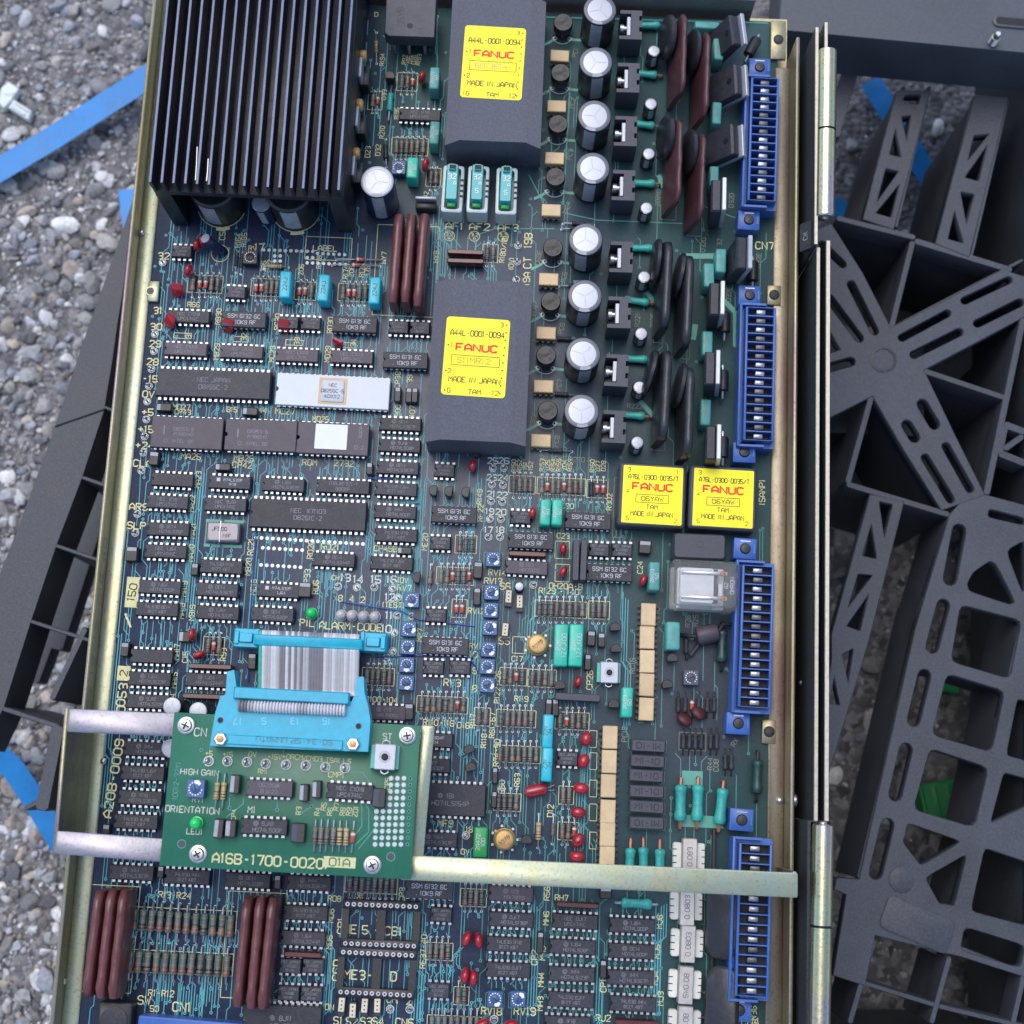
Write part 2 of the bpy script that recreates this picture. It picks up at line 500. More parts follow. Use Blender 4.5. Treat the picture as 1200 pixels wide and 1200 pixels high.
def stroke_text(mb, s, x, y, h, rot=0.0, m='silk', z=0.12, sw=0.17, anchor=0.5, stretch=1.0, fit=0.0):
    """plotter lettering as thin flat strokes; (x, y) is the middle of the line, rot in degrees"""
    k = h / 6.0
    adv = []
    for ch in s:
        adv.append(3.2 if ch in "I1.,'()" else (3.2 if ch == ' ' else 5.3))
    tot = sum(adv) - 1.3
    if fit: stretch = fit / (tot * h / 6.0)
    c, d = math.cos(RAD(rot)), math.sin(RAD(rot))
    px = -tot * anchor
    q = 0
    for ch, a in zip(s, adv):
        g = GLYPH.get(ch)
        if g:
            off = -1.2 if ch in "I1.,'()" else 0.0
            for pl in g.split('|'):
                pts = []
                for i in range(0, len(pl) - 1, 2):
                    gx = (px + off + int(pl[i])) * k * stretch; gy = (int(pl[i + 1]) - 3) * k
                    pts.append((x + gx * c - gy * d, y + gx * d + gy * c))
                if len(pts) > 1:
                    mb.ribbon(pts, h * sw, z + 0.006 * (q % 5), m)
                    q += 1
        px += a


# ------------------------------------------------------------------ objects
def thing(name, label, cat, loc=(0, 0, 0), group=None):
    o = bpy.data.objects.new(name, None)
    o.empty_display_size = 0.01
    col.objects.link(o)
    o.location = Vector(loc) * 0.001
    o['label'] = label; o['category'] = cat
    if group: o['group'] = group
    return o


def tag(o, label, cat, group=None):
    o['label'] = label; o['category'] = cat
    if group: o['group'] = group
    return o


def obj(name, me, parent=None, loc=(0, 0, 0), rz=0.0, rot=None, label=None, kind=None):
    if isinstance(me, MB):
        me = me.mesh(name)
    o = bpy.data.objects.new(name, me)
    col.objects.link(o)
    o.parent = parent
    o.location = Vector(loc) * 0.001
    o.rotation_euler = rot if rot else (0, 0, rz)
    if label: o['label'] = label
    if kind: o['kind'] = kind
    return o


CACHE = {}


def cached(key, fn):
    if key not in CACHE:
        CACHE[key] = fn()
    return CACHE[key]


def jit(a=0.6):
    return RAD(R.uniform(-a, a))


# ================================================================== SETTING: ground, gravel
Z_DECK, Z_GROUND = -75.0, -215.0


def ground_mat():
    m = mat('ground', (118, 116, 120), 0.9, var=0.3, scale=90, bump=1.0, bscale=260)
    N, L = m.node_tree.nodes, m.node_tree.links
    b = N['Principled BSDF']
    tc = N.new('ShaderNodeTexCoord')
    vo = N.new('ShaderNodeTexVoronoi'); vo.inputs['Scale'].default_value = 240
    L.new(tc.outputs['Object'], vo.inputs['Vector'])
    cr = N.new('ShaderNodeValToRGB')
    e = cr.color_ramp.elements
    e[0].color = (0.06, 0.06, 0.065, 1); e[1].color = (0.34, 0.33, 0.34, 1)
    k = e.new(0.5); k.color = (0.17, 0.165, 0.17, 1)
    L.new(vo.outputs['Color'], cr.inputs[0])
    L.new(cr.outputs[0], b.inputs['Base Color'])
    bp = N.new('ShaderNodeBump'); bp.inputs['Distance'].default_value = 0.002; bp.inputs['Strength'].default_value = 0.9; bp.invert = True
    L.new(vo.outputs['Distance'], bp.inputs['Height'])
    L.new(bp.outputs[0], b.inputs['Normal'])


ground_mat()
g = MB()
g.box(-6000, 6000, -6000, 6000, Z_GROUND - 60, Z_GROUND, 'ground')
go = obj('ground', g)
go['kind'] = 'structure'


def stone_mat():
    m = bpy.data.materials.new('stone'); m.use_nodes = True
    N, L = m.node_tree.nodes, m.node_tree.links
    b = N['Principled BSDF']
    at = N.new('ShaderNodeAttribute'); at.attribute_name = 'tint'
    tc = N.new('ShaderNodeTexCoord')
    nz = N.new('ShaderNodeTexNoise'); nz.inputs['Scale'].default_value = 420; nz.inputs['Detail'].default_value = 5
    L.new(tc.outputs['Object'], nz.inputs['Vector'])
    mr = N.new('ShaderNodeMapRange'); mr.inputs['From Min'].default_value = 0.3; mr.inputs['From Max'].default_value = 0.7
    mr.inputs['To Min'].default_value = 0.75; mr.inputs['To Max'].default_value = 1.25
    L.new(nz.outputs['Fac'], mr.inputs['Value'])
    vs = N.new('ShaderNodeVectorMath'); vs.operation = 'SCALE'
    L.new(at.outputs['Color'], vs.inputs[0]); L.new(mr.outputs[0], vs.inputs['Scale'])
    L.new(vs.outputs[0], b.inputs['Base Color'])
    b.inputs['Roughness'].default_value = 0.75
    MATS['stone'] = m


stone_mat()


def gravel():
    t = (1 + 5 ** 0.5) / 2
    iv = [Vector(p).normalized() for p in [(-1, t, 0), (1, t, 0), (-1, -t, 0), (1, -t, 0), (0, -1, t), (0, 1, t), (0, -1, -t), (0, 1, -t), (t, 0, -1), (t, 0, 1), (-t, 0, -1), (-t, 0, 1)]]
    fa = [(0, 11, 5), (0, 5, 1), (0, 1, 7), (0, 7, 10), (0, 10, 11), (1, 5, 9), (5, 11, 4), (11, 10, 2), (10, 7, 6), (7, 1, 8), (3, 9, 4), (3, 4, 2), (3, 2, 6), (3, 6, 8), (3, 8, 9), (4, 9, 5), (2, 4, 11), (6, 2, 10), (8, 6, 7), (9, 8, 1)]
    mid = {}; vv = list(iv); ff = []

    def mp(a, b):
        k = (min(a, b), max(a, b))
        if k not in mid:
            mid[k] = len(vv); vv.append(((vv[a] + vv[b]) * 0.5).normalized())
        return mid[k]
    for a, b, c in fa:
        ab, bc, ca = mp(a, b), mp(b, c), mp(c, a)
        ff += [(a, ab, ca), (b, bc, ab), (c, ca, bc), (ab, bc, ca)]
    r = random.Random(5)
    V, F, T = [], [], []
    tints = [(.2, .2, .205), (.28, .28, .285), (.38, .38, .39), (.5, .5, .51), (.26, .27, .3), (.33, .35, .39), (.38, .33, .29), (.12, .12, .13), (.62, .61, .6), (.24, .225, .215), (.36, .34, .32)]
    zones = [((-40, -60), (235, 1260), 13000), ((900, -40), (1240, 1240), 2600), ((560, -60), (980, 40), 200)]
    for (u0, v0), (u1, v1), cnt in zones:
        for _ in range(cnt):
            u, v = r.uniform(u0, u1), r.uniform(v0, v1)
            p = P(u, v, Z_GROUND)
            e = r.random()
            s = 0.7 + 1.5 * e ** 2.0 + (r.uniform(1.2, 5.0) if r.random() < 0.055 else 0)
            if v > 250 and u < 180 and r.random() < 0.12:
                s += r.uniform(1.0, 3.2)
            ax = Vector((s * r.uniform(.8, 1.45), s * r.uniform(.7, 1.15), s * r.uniform(.5, .85)))
            rm = Matrix.Rotation(r.uniform(0, 6.28), 3, 'Z') @ Matrix.Rotation(r.uniform(-.5, .5), 3, 'X')
            b0 = len(V)
            big = s > 3.0
            verts, faces = (vv, ff) if big else (iv, fa)
            kx = [Vector((r.gauss(0, 1), r.gauss(0, 1), r.gauss(0, 1))).normalized() for _ in range(4)]
            kd = [r.uniform(.45, .8) for _ in range(4)]
            for q in verts:
                f = 1.0
                for n_, d_ in zip(kx, kd):
                    dd = q.dot(n_)
                    if dd > d_: f = min(f, d_ / dd)
                w = rm @ Vector((q.x * ax.x * f, q.y * ax.y * f, q.z * ax.z * f))
                V.append(((p.x + w.x) * .001, (p.y + w.y) * .001, (Z_GROUND + ax.z * 0.45 + w.z) * .001))
            c = r.choice(tints); g_ = r.uniform(.8, 1.25)
            for f in faces:
                F.append(tuple(b0 + i for i in f)); T.append((c[0] * g_, c[1] * g_, c[2] * g_, 1))
    me = bpy.data.meshes.new('gravel')
    me.from_pydata(V, [], F)
    me.materials.append(MATS['stone'])
    ca = me.color_attributes.new('tint', 'FLOAT_COLOR', 'CORNER')
    flat = []
    for f, t_ in zip(F, T):
        flat += list(t_) * 3
    ca.data.foreach_set('color', flat)
    me.polygons.foreach_set('use_smooth', [True] * len(F))
    me.set_sharp_from_angle(angle=RAD(28))
    o = obj('gravel', me, kind='stuff')
    tag(o, 'loose grey gravel covering the ground around the pallet', 'gravel')


gravel()

# ================================================================== PALLET
pal = thing('plastic_pallet', 'dark grey plastic pallet with star shaped lattice deck under the chassis', 'pallet', (0, 0, Z_DECK - 140))
pz = [0]


def rib(pts, wpx, depth=11.0, name='rib', zt=0.0):
    """one straight plastic rib of the deck between two photograph points, standing on edge"""
    a = P(pts[0][0], pts[0][1], Z_DECK + zt); b = P(pts[1][0], pts[1][1], Z_DECK + zt)
    w = wpx / 2.38 / 2
    d = (b - a); L_ = d.length
    pz[0] += 1
    t = -0.02 * (pz[0] % 40)
    mb = MB()
    mb.rbox(0, 0, [(L_ / 2, w, -depth), (L_ / 2, w, -1.0), (L_ / 2 - .4, max(.3, w - .4), 0)], 'pallet', r=min(w * .5, 1.2), n=1)
    c = (a + b) * 0.5
    obj(name, mb, pal, (c.x, c.y, 140 + zt + t), rz=math.atan2(d.y, d.x))


def web(pts, depth=95.0, wpx=5):
    rib(pts, wpx, depth, 'web', -1.5)


def T3(x, y, ox, oy, k):
    return (ox + x / k, oy + y / k)


# right: upper panel ladders, star panel, lower grid (deck level)
ra = lambda x, y: (900 + x / 3.0, y / 3.0)
rb = lambda x, y: (900 + x / 3.0, 350 + y / 3.0)
rc = lambda x, y: (900 + x / 2.4, 700 + y / 2.4)


def slot(p, q, w, n=5):
    """rounded slot outline from p to q (photograph pixels), width w pixels"""
    a, b = P(*p, Z_DECK), P(*q, Z_DECK)
    r = w / 2.38 / 2
    t = math.atan2(b.y - a.y, b.x - a.x)
    o = []
    for c, t0 in ((b, t - math.pi / 2), (a, t + math.pi / 2)):
        for i in range(n + 1):
            an = t0 + math.pi * i / n
            o.append((c.x + r * math.cos(an), c.y + r * math.sin(an)))
    return o


def hole(pts, k=0.22):
    """window outline with softened corners"""
    pp = [P(u, v, Z_DECK) for u, v in pts]
    o = []
    n = len(pp)
    for i in range(n):
        a, b, c = pp[i - 1], pp[i], pp[(i + 1) % n]
        d1 = min((a - b).length * k, 4.0); d2 = min((c - b).length * k, 4.0)
        q0 = b + (a - b).normalized() * d1; q1 = b + (c - b).normalized() * d2
        for f in (0, .5, 1):
            m_ = q0.lerp(b, f).lerp(b.lerp(q1, f), f)
            o.append((m_.x, m_.y))
    return o


def deck_panel(name, outer, holes, depth=7.0, zt=0.0):
    """flat moulded panel with openings, built as a filled outline and given thickness"""
    cu = bpy.data.curves.new(name, 'CURVE')
    cu.dimensions = '2D'; cu.fill_mode = 'BOTH'; cu.extrude = depth / 2 * .001; cu.bevel_depth = 0.0004; cu.bevel_resolution = 0
    pp = [P(u, v, Z_DECK) for u, v in outer]
    for loop_ in [[(p.x, p.y) for p in pp]] + holes:
        sp = cu.splines.new('POLY'); sp.points.add(len(loop_) - 1); sp.use_cyclic_u = True
        for q, (x, y) in zip(sp.points, loop_): q.co = (x * .001, y * .001, 0, 1)
    t = bpy.data.objects.new(name, cu); col.objects.link(t)
    me = bpy.data.meshes.new_from_object(t.evaluated_get(bpy.context.evaluated_depsgraph_get()))
    bpy.data.objects.remove(t)
    me.materials.clear(); me.materials.append(MATS['pallet'])
    pz[0] += 1
    return obj(name, me, pal, (0, 0, 140 - depth / 2 + zt - .05 * (pz[0] % 10)))


d3 = lambda a, b, w, f: slot(f(*a), f(*b), w / 3.0)
deck_panel('star_panel', [rb(430, 105), rb(640, 0), rb(820, -100), rb(905, -75), rb(905, 60), rb(545, 250), rb(660, 490), rb(760, 690), rb(610, 742), rb(480, 535), rb(368, 340), rb(150, 450), rb(140, 225), rb(258, 180), rb(150, 0), ra(140, 820), ra(222, 790), ra(330, 960)],
           [d3((470, 138), (630, 52), 34, rb), d3((690, 8), (845, -65), 34, rb), d3((512, 198), (672, 118), 36, rb), d3((735, 88), (885, 14), 36, rb),
            d3((488, 445), (514, 488), 46, rb), d3((542, 372), (584, 442), 46, rb), d3((552, 560), (640, 705), 36, rb), d3((625, 520), (708, 668), 36, rb),
            d3((292, 1000), (374, 1165), 36, ra), d3((190, 860), (262, 930), 34, ra), d3((215, 1050), (320, 1190), 38, ra), d3((180, 252), (290, 222), 40, rb)])
deck_panel('ladder_panel', [ra(455, 320), ra(568, 320), ra(440, 805), ra(335, 770)],
           [hole([ra(466, 408), ra(504, 404), ra(488, 505)], .08), hole([ra(448, 445), ra(470, 556), ra(424, 545)], .08), hole([ra(412, 590), ra(462, 602), ra(378, 720)], .08), hole([ra(466, 640), ra(434, 768), ra(375, 750)], .08), hole([ra(478, 330), ra(540, 330), ra(530, 370), ra(470, 365)], .2)])
deck_panel('ladder_panel', [ra(730, 335), ra(842, 345), ra(705, 902), ra(590, 855)],
           [hole([ra(722, 475), ra(782, 468), ra(698, 572)], .08), hole([ra(776, 500), ra(742, 640), ra(688, 625)], .08), hole([ra(674, 672), ra(728, 682), ra(697, 798)], .08), hole([ra(655, 735), ra(690, 858), ra(630, 842)], .08)])
deck_panel('ladder_panel', [ra(270, 240), ra(320, 240), ra(250, 480), ra(190, 480)], [])
deck_panel('ladder_panel', [rb(360, 690), rb(476, 715), rb(350, 1210), rc(150, 560), rc(120, 560), rc(180, 180), rb(225, 1180)],
           [hole([rb(388, 710), rb(440, 722), rb(408, 850)], .08), hole([rb(364, 785), rb(384, 918), rb(328, 905)], .08), hole([rb(315, 965), rb(372, 970), rb(276, 1095)], .08), hole([rb(358, 1030), rb(325, 1172), rb(272, 1152)], .08), hole([rc(242, 140), rc(226, 250), rc(206, 160)], .08), hole([rc(186, 215), rc(204, 305), rc(170, 300)], .08)])
deck_panel('grid_panel', [rb(640, 760), rb(690, 705), rb(760, 690), rb(930, 735), rc(800, 900), rc(800, 1090), rc(540, 1008), rc(505, 1000), rc(300, 948), rc(272, 1090), rc(185, 1062), rc(222, 835), rc(188, 820), rc(195, 790), rc(258, 795), rc(415, 90)],
           [slot(rb(672, 815), rb(640, 985), 18), slot(rc(493, 22), rc(462, 140), 17), slot(rc(440, 220), rc(410, 345), 17), slot(rc(388, 428), rc(358, 555), 17), slot(rc(336, 640), rc(303, 775), 17),
            hole([rb(782, 918), rb(805, 935), rb(872, 1068), rb(850, 1078), rb(705, 1030), rb(698, 1000), rb(720, 960)]), hole([rb(835, 885), rb(905, 845), rb(905, 1030), rb(890, 1030)]), hole([rb(775, 735), rb(905, 770), rb(905, 800), rb(770, 770)]),
            hole([rc(540, 18), rc(715, 64), rc(682, 232), rc(512, 182)], .12), hole([rc(502, 212), rc(668, 262), rc(630, 438), rc(458, 388)], .12), hole([rc(455, 422), rc(622, 478), rc(582, 650), rc(406, 598)], .12),
            hole([rc(392, 632), rc(548, 686), rc(430, 758), rc(378, 690)], .12), hole([rc(562, 718), rc(525, 870), rc(480, 862), rc(440, 788)], .12), hole([rc(608, 702), rc(735, 745), rc(735, 928), rc(568, 884)], .1), hole([rc(700, 285), rc(735, 290), rc(735, 465), rc(668, 445)], .12), hole([rc(662, 490), rc(735, 510), rc(735, 585), rc(622, 640)], .12), hole([rc(552, 924), rc(725, 978), rc(712, 1046), rc(538, 994)], .2)])
for (p, q, w) in [(ra(240, 765), ra(520, 835), 8), (ra(515, 845), ra(860, 950), 9), (ra(510, 845), rb(432, 110), 8), (rb(540, 250), rb(840, 350), 8), (rb(365, 340), rb(280, 650), 8), (rb(900, 60), rb(768, 690), 9), (rb(275, 650), rb(640, 760), 8),
                  (rb(830, 440), rb(910, 470), 10), (rb(810, 540), rb(910, 580), 10), (rb(835, 445), rb(815, 545), 9), (rb(900, 480), rb(830, 530), 8),
                  (rc(300, 960), rc(230, 1200), 7), (rc(512, 1010), rc(460, 1200), 7), (rc(270, 1085), rc(480, 1150), 6), (rc(480, 1150), rc(730, 1210), 6), (rc(722, 1060), rc(690, 1200), 7)]:
    rib((p, q), w, 16)


def plate(pts, name='hub_plate', depth=5.0, zt=0.0):
    mb = MB()
    pp = [P(u, v, Z_DECK + zt) for u, v in pts]
    area = sum(pp[i].x * pp[(i + 1) % len(pp)].y - pp[(i + 1) % len(pp)].x * pp[i].y for i in range(len(pp)))
    if area < 0: pp.reverse()
    cx = sum(p.x for p in pp) / len(pp); cy = sum(p.y for p in pp) / len(pp)
    mb.poly([(p.x - cx, p.y - cy) for p in pp], -depth, 0, 'pallet', bev=0.6)
    pz[0] += 1
    obj(name, mb, pal, (cx, cy, 140 + zt - 0.02 * (pz[0] % 40) + 0.15))


for p, q in [(rc(440, 0), rc(255, 790)), (rb(640, 760), rb(520, 1180)), (ra(290, 260), ra(240, 470)), (ra(480, 300), ra(350, 775)), (ra(740, 340), ra(610, 850)), (rb(360, 340), rb(280, 650)), (ra(510, 845), ra(430, 1150)), (rb(275, 650), rb(640, 760)), (rb(540, 250), rb(840, 350)), (rb(880, 100), rb(770, 650)),
             (ra(240, 765), ra(520, 835)), (ra(515, 845), ra(860, 950)), (rb(440, 100), rb(900, -140)), (rb(380, 330), rb(620, 740)), (rc(300, 960), rc(230, 1200)), (rc(510, 1020), rc(460, 1200)), (rc(320, 900), rc(730, 1060)), (rc(720, 40), rc(530, 880)), (rc(600, 700), rc(530, 980)), (rc(500, 195), rc(730, 265)), (rc(450, 395), rc(730, 480)), (rc(390, 600), rc(730, 710)), (rb(460, 710), rb(340, 1210)), (ra(570, 300), ra(450, 800)), (ra(845, 345), ra(715, 900))]:
    web((p, q), 95 if p[1] < 570 else 46)
mb = MB(); mb.lathe([(7, 0), (7, .5), (5.6, .9), (5.6, .4), (2, .4)], 'pallet', n=20)
p = P(*rb(405, 215), Z_DECK); obj('boss', mb, pal, (p.x, p.y, 140.1))
p = P(*rc(420, 920), Z_DECK); mb = MB(); mb.rbox(0, 0, [(17, 8, 0), (17, 8, .8), (16.4, 7.4, 1.1)], 'pallet', r=3, n=4); obj('name_plate', mb, pal, (p.x, p.y, 140.05), RAD(-20))
p = P(*rc(375, 795), Z_DECK); mb = MB(); mb.lathe([(6, 0), (6, .5), (5, .8)], 'pallet', n=18); obj('boss', mb, pal, (p.x, p.y, 140.05))
plate([ra(230, 780), ra(515, 850), ra(850, 955), rb(890, 80), rb(765, 690), rb(640, 750), rb(280, 650), rb(150, 600), rb(100, 0)], 'added_dark_backing', 4, -92)  # added sheet closing the star cells from below so they look dark
# left: the broad rim of the deck, its inner web and the cells along it
rim = [(158, 222), (150, 330), (110, 500), (85, 560), (68, 620), (20, 790), (-30, 960), (-90, 960), (-35, 800), (5, 640), (60, 500), (110, 350)]
plate([(162, 215), (153, 260), (146, 330), (138, 380), (132, 420), (122, 480), (64, 500), (104, 380), (140, 280)], 'rim_plate', 30)
plate([(122, 480.5), (96, 560), (66, 640), (36, 730), (4, 830), (-20, 880), (-80, 860), (-20, 720), (20, 620), (64, 500.5)], 'rim_plate', 30)
for p, q, w in [((118, 475), (150, 488), 4), ((90, 557), (150, 578), 5), ((62, 638), (150, 668), 5), ((30, 726), (140, 762), 5), ((-10, 826), (70, 852), 6), ((100, 735), (60, 820), 8), ((68, 850), (48, 950), 16), ((28, 948), (58, 932), 6)]:
    rib((p, q), w, 90)
for p, q, w in [((150, 480), (60, 760), 30), ((100, 640), (40, 800), 12)]:
    rib((p, q), w, 14, 'lower_slat', -80)
# unseen rest of the deck, added solid and deep to keep light out below
plate([(1206, -60), (1700, -60), (1700, 1700), (1206, 1700)], 'unseen_deck', 90)
plate([(930, 1232), (1205, 1232), (1205, 1700), (930, 1700)], 'unseen_deck', 120)
plate([(140, 1236), (929, 1236), (929, 1700), (140, 1700)], 'unseen_deck', 120)
# legs that carry the deck
for u, v in [(1040, 420), (1300, 500), (1300, 1000), (700, 600), (300, 300), (350, 1000), (800, 1100)]:
    p = P(u, v, Z_DECK)
    mb = MB(); mb.rbox(0, 0, [(26, 26, 0), (30, 30, 100)], 'pallet', r=4)
    obj('leg', mb, pal, (p.x, p.y, 0))
# under deck carrying the chassis
for i, v in enumerate((150, 420, 690, 960, 1150)):
    a, b = P(260, v, Z_DECK), P(860, v, Z_DECK)
    mb = MB(); mb.box(-abs(b.x - a.x) / 2, abs(b.x - a.x) / 2, -20, 20, -30, -0.3, 'pallet')
    obj('cross_beam', mb, pal, ((a.x + b.x) / 2, (a.y + b.y) / 2, 140))


# ================================================================== STRAPS, SCRAPS, CASES
def strap(pts, wmm, label, group='blue packing straps', lift=(0, 0)):
    """flat woven plastic strap following 3D points"""
    mb = MB()
    V3 = [Vector(p) for p in pts]
    c = sum(V3, Vector()) / len(V3)
    N_ = 14
    ring = []
    for i in range(N_ + 1):
        t = i / N_ * (len(V3) - 1); k = min(int(t), len(V3) - 2); f = t - k
        ring.append(V3[k].lerp(V3[k + 1], f))
    rings = []
    for i, p in enumerate(ring):
        d = (ring[min(i + 1, N_)] - ring[max(i - 1, 0)]).normalized()
        sd_ = d.cross(Vector((0, 0, 1))).normalized() * wmm / 2
        up = Vector((0, 0, 0.35)); q = p - c
        rings.append([tuple(q - sd_ - up), tuple(q + sd_ - up), tuple(q + sd_ + up), tuple(q + up * 1.6), tuple(q - sd_ + up)])
    mb.loops(rings, 'strap_blue')
    o = obj('packing_strap', mb, None, c)
    tag(o, label, 'strap')


strap([P(-40, 222, -203), P(60, 163, -201), P(130, 118, -197), P(215, 64, -190)], 16, 'long bright blue packing strap lying on the gravel beside the heat sink')
strap([P(150, 222, -206), P(153, 250, -206), P(160, 290, -206)], 12, 'short stub of blue strap at the upper corner of the pallet rim')
strap([P(-20, 870, -190), P(15, 900, -196), P(45, 945, -202), P(72, 990, Z_GROUND + 9)], 13, 'blue packing strap on the gravel below the broken pallet corner')
strap([P(1020, 95, -206), P(1060, 160, -206), P(1110, 245, -206)], 14, 'blue strap crossing under the pallet between the two ladder ribs')
strap([P(975, 238, -206), P(990, 248, -206), P(1010, 256, -206)], 12, 'blue strap end peeping out beside the upper hinge barrel')
strap([P(1130, 275, -206), P(1150, 290, -206), P(1190, 305, -206)], 12, 'blue strap end under the pallet below the dark case')

# white plastic scraps
for pts, lab in (([(0, 100), (8, 93), (21, 102), (12, 116), (3, 125), (-4, 118)], 'white plastic clip lying on the gravel, the flat wider piece'),
                 ([(8, 124), (14, 114), (36, 128), (32, 139)], 'white plastic clip lying on the gravel, the ribbed narrow piece')):
    pp = [P(u, v, Z_GROUND + 10) for u, v in pts]
    if sum(pp[i].x * pp[(i + 1) % len(pp)].y - pp[(i + 1) % len(pp)].x * pp[i].y for i in range(len(pp))) < 0: pp.reverse()
    cx = sum(p.x for p in pp) / len(pp); cy = sum(p.y for p in pp) / len(pp)
    mb = MB(); mb.poly([(p.x - cx, p.y - cy) for p in pp], 0, 5, 'plastic_white', bev=0.8)
    if 'ribbed' in lab:
        a = pp[0]
        for q in (-1.6, 1.6):
            st = len(mb.v)
            mb.rbox(0, 0, [(5, .6, 5), (5, .4, 6.2)], 'plastic_white')
            mb.xform(Matrix.Translation((0, q, 0)), st)
            mb.xform(Matrix.Rotation(RAD(-32), 4, 'Z'), st)
    else:
        mb.rbox(1, 1, [(3.4, 1.2, 5), (3.2, 1.0, 5.6)], 'plastic_white', r=.6)
    tag(obj('plastic_clip', mb, None, (cx, cy, Z_GROUND + 3)), lab, 'clip')
# green and white fragment seen through the grid
mb = MB()
mb.box(-13, 11, -11, 9, 0, 14, 'plastic_green', bev=1.5)
for i in range(4):
    mb.box(-12 + i * 6, -8.5 + i * 6, -10, 8, 14, 16, 'plastic_green')
mb.box(11.2, 15, -6, 9, 2, 12, 'plastic_white', bev=1)
p = P(1113, 938, Z_GROUND + 14)
frag = obj('plastic_fragment', mb, None, (p.x, p.y, Z_GROUND + 3), rz=RAD(12))
frag.scale = (1.25, 1.25, 1)
tag(frag, 'broken green plastic block on the ground seen through the pallet grid', 'plastic scrap')
mb = MB(); mb.box(-7, 7, -6, 6, 0, 6, 'plastic_green', bev=1); mb.box(-6, 2, 6.2, 9, 0, 5, 'label_yellow', bev=.5)
p = P(1110, 799, Z_GROUND + 6)
tag(obj('plastic_fragment', mb, None, (p.x, p.y, Z_GROUND + 2), rz=RAD(-8)), 'small green plastic scrap with a yellow tip under the pallet', 'plastic scrap')

# dark sheet metal case, upper right
case = thing('metal_case', 'dark grey painted sheet metal case with screw and slot, standing on the pallet', 'case', (0, 0, Z_DECK))


def quadpoly(pts, z):
    pp = [P(u, v, z) for u, v in pts]
    if sum(pp[i].x * pp[(i + 1) % len(pp)].y - pp[(i + 1) % len(pp)].x * pp[i].y for i in range(len(pp))) < 0: pp.reverse()
    return [(p.x, p.y) for p in pp]


ZC = Z_DECK + 38
mb = MB()
a, b = P(930, 37, ZC), P(1260, 68, ZC)
dcase = (b - a).normalized(); ncase = Vector((-dcase.y, dcase.x, 0))
c0 = a - dcase * 8
pts = [c0, c0 + dcase * 260, c0 + dcase * 260 + ncase * 160, c0 + ncase * 160]
mb.poly([(p.x, p.y) for p in pts], 0.3, 38, 'case_paint', bev=0.9)
obj('case_body', mb, case)
mb = MB()
for i in range(5):
    z = 1.2 * i
    mb.lathe([(2.1, z), (2.5, z + .5), (2.1, z + 1.1)], 'steel', n=12)
mb.lathe([(1.9, 0), (1.9, 8), (1.2, 9)], 'steel', n=12)
p = P(1163, 50, ZC)
obj('screw', mb, case, (p.x, p.y, 38))
mb = MB()
p = P(1200, 28, ZC)
mb.rbox(0, 0, [(16, 3.2, 0), (16, 3.2, .8), (15.5, 2.8, 1.1)], 'case_paint', r=3.1, n=5)
mb.rbox(0, 0, [(14.6, 2.0, 1.12), (14.6, 2.0, 1.16)], 'hole', r=1.9, n=5)
obj('slot', mb, case, (p.x, p.y, 38), rz=math.atan2(dcase.y, dcase.x))
a, b = P(1031, 44, -70), P(1001, 83, -72)
mb = MB(); L_ = (a - b).length / 2; mb.rbox(0, 0, [(L_, 2.0, 0), (L_, 2.0, 1.2), (L_ - .3, 1.7, 1.5)], 'plastic_white', r=.4)  # narrow pale strip laid beside the case front
c = (a + b) / 2; tag(obj('pale_strip', mb, None, (c.x, c.y, Z_DECK + .3), math.atan2(a.y - b.y, a.x - b.x)), 'narrow white strip beside the dark metal case', 'strip')
# second case beyond the top edge of the board, and a pale sheet painted as lit ground
c2 = thing('slate_cabinet', 'dark slate sheet metal cabinet beyond the top edge of the board', 'cabinet', (0, 0, Z_DECK))
mb = MB()
mb.poly(quadpoly([(420, -70), (790, -70), (826, 34), (420, 20)], -40), 0.3, 30, 'case_paint', bev=.6)
obj('panel_sheet', mb, c2)
mb = MB()
for dx_ in (700, 735):
    q = P(dx_, 6, -45)
    mb.lathe([(3, 30), (3, 31.5), (2, 32.2)], 'steel', n=12, o=(q.x, q.y, 0))
obj('rivet', mb, c2)
mb = MB(); mb.poly(quadpoly([(806, -60), (880, -60), (858, 40), (832, 36)], -60), 0.2, 10, 'lit_ground', bev=.4)
q = P(850, 0, -60)
mb.rbox(q.x, q.y, [(3, 5, 10), (2.6, 4.6, 10.6)], 'lit_ground', r=1)
tag(obj('lit_ground_patch', mb, None, (0, 0, Z_DECK)), 'pale blue grey sheet painted as lit ground, glimpsed between the dark case and panel', 'sheet')

# ================================================================== CHASSIS TRAY
XL, XR = -172.7, 116.5           # board edges
YT, YB = 244.5, -285.0
tray = thing('chassis_tray', 'yellow zinc plated steel tray holding the large circuit board', 'tray', (0, 0, Z_DECK))
ZT = -Z_DECK                     # board surface in tray coordinates


def tbox(name, x0, x1, y0, y1, z0, z1, m='zinc', bev=0.0):
    mb = MB()
    cx, cy = (x0 + x1) / 2, (y0 + y1) / 2
    mb.box(x0 - cx, x1 - cx, y0 - cy, y1 - cy, z0, z1, m, bev)
    return obj(name, mb, tray, (cx, cy, ZT))


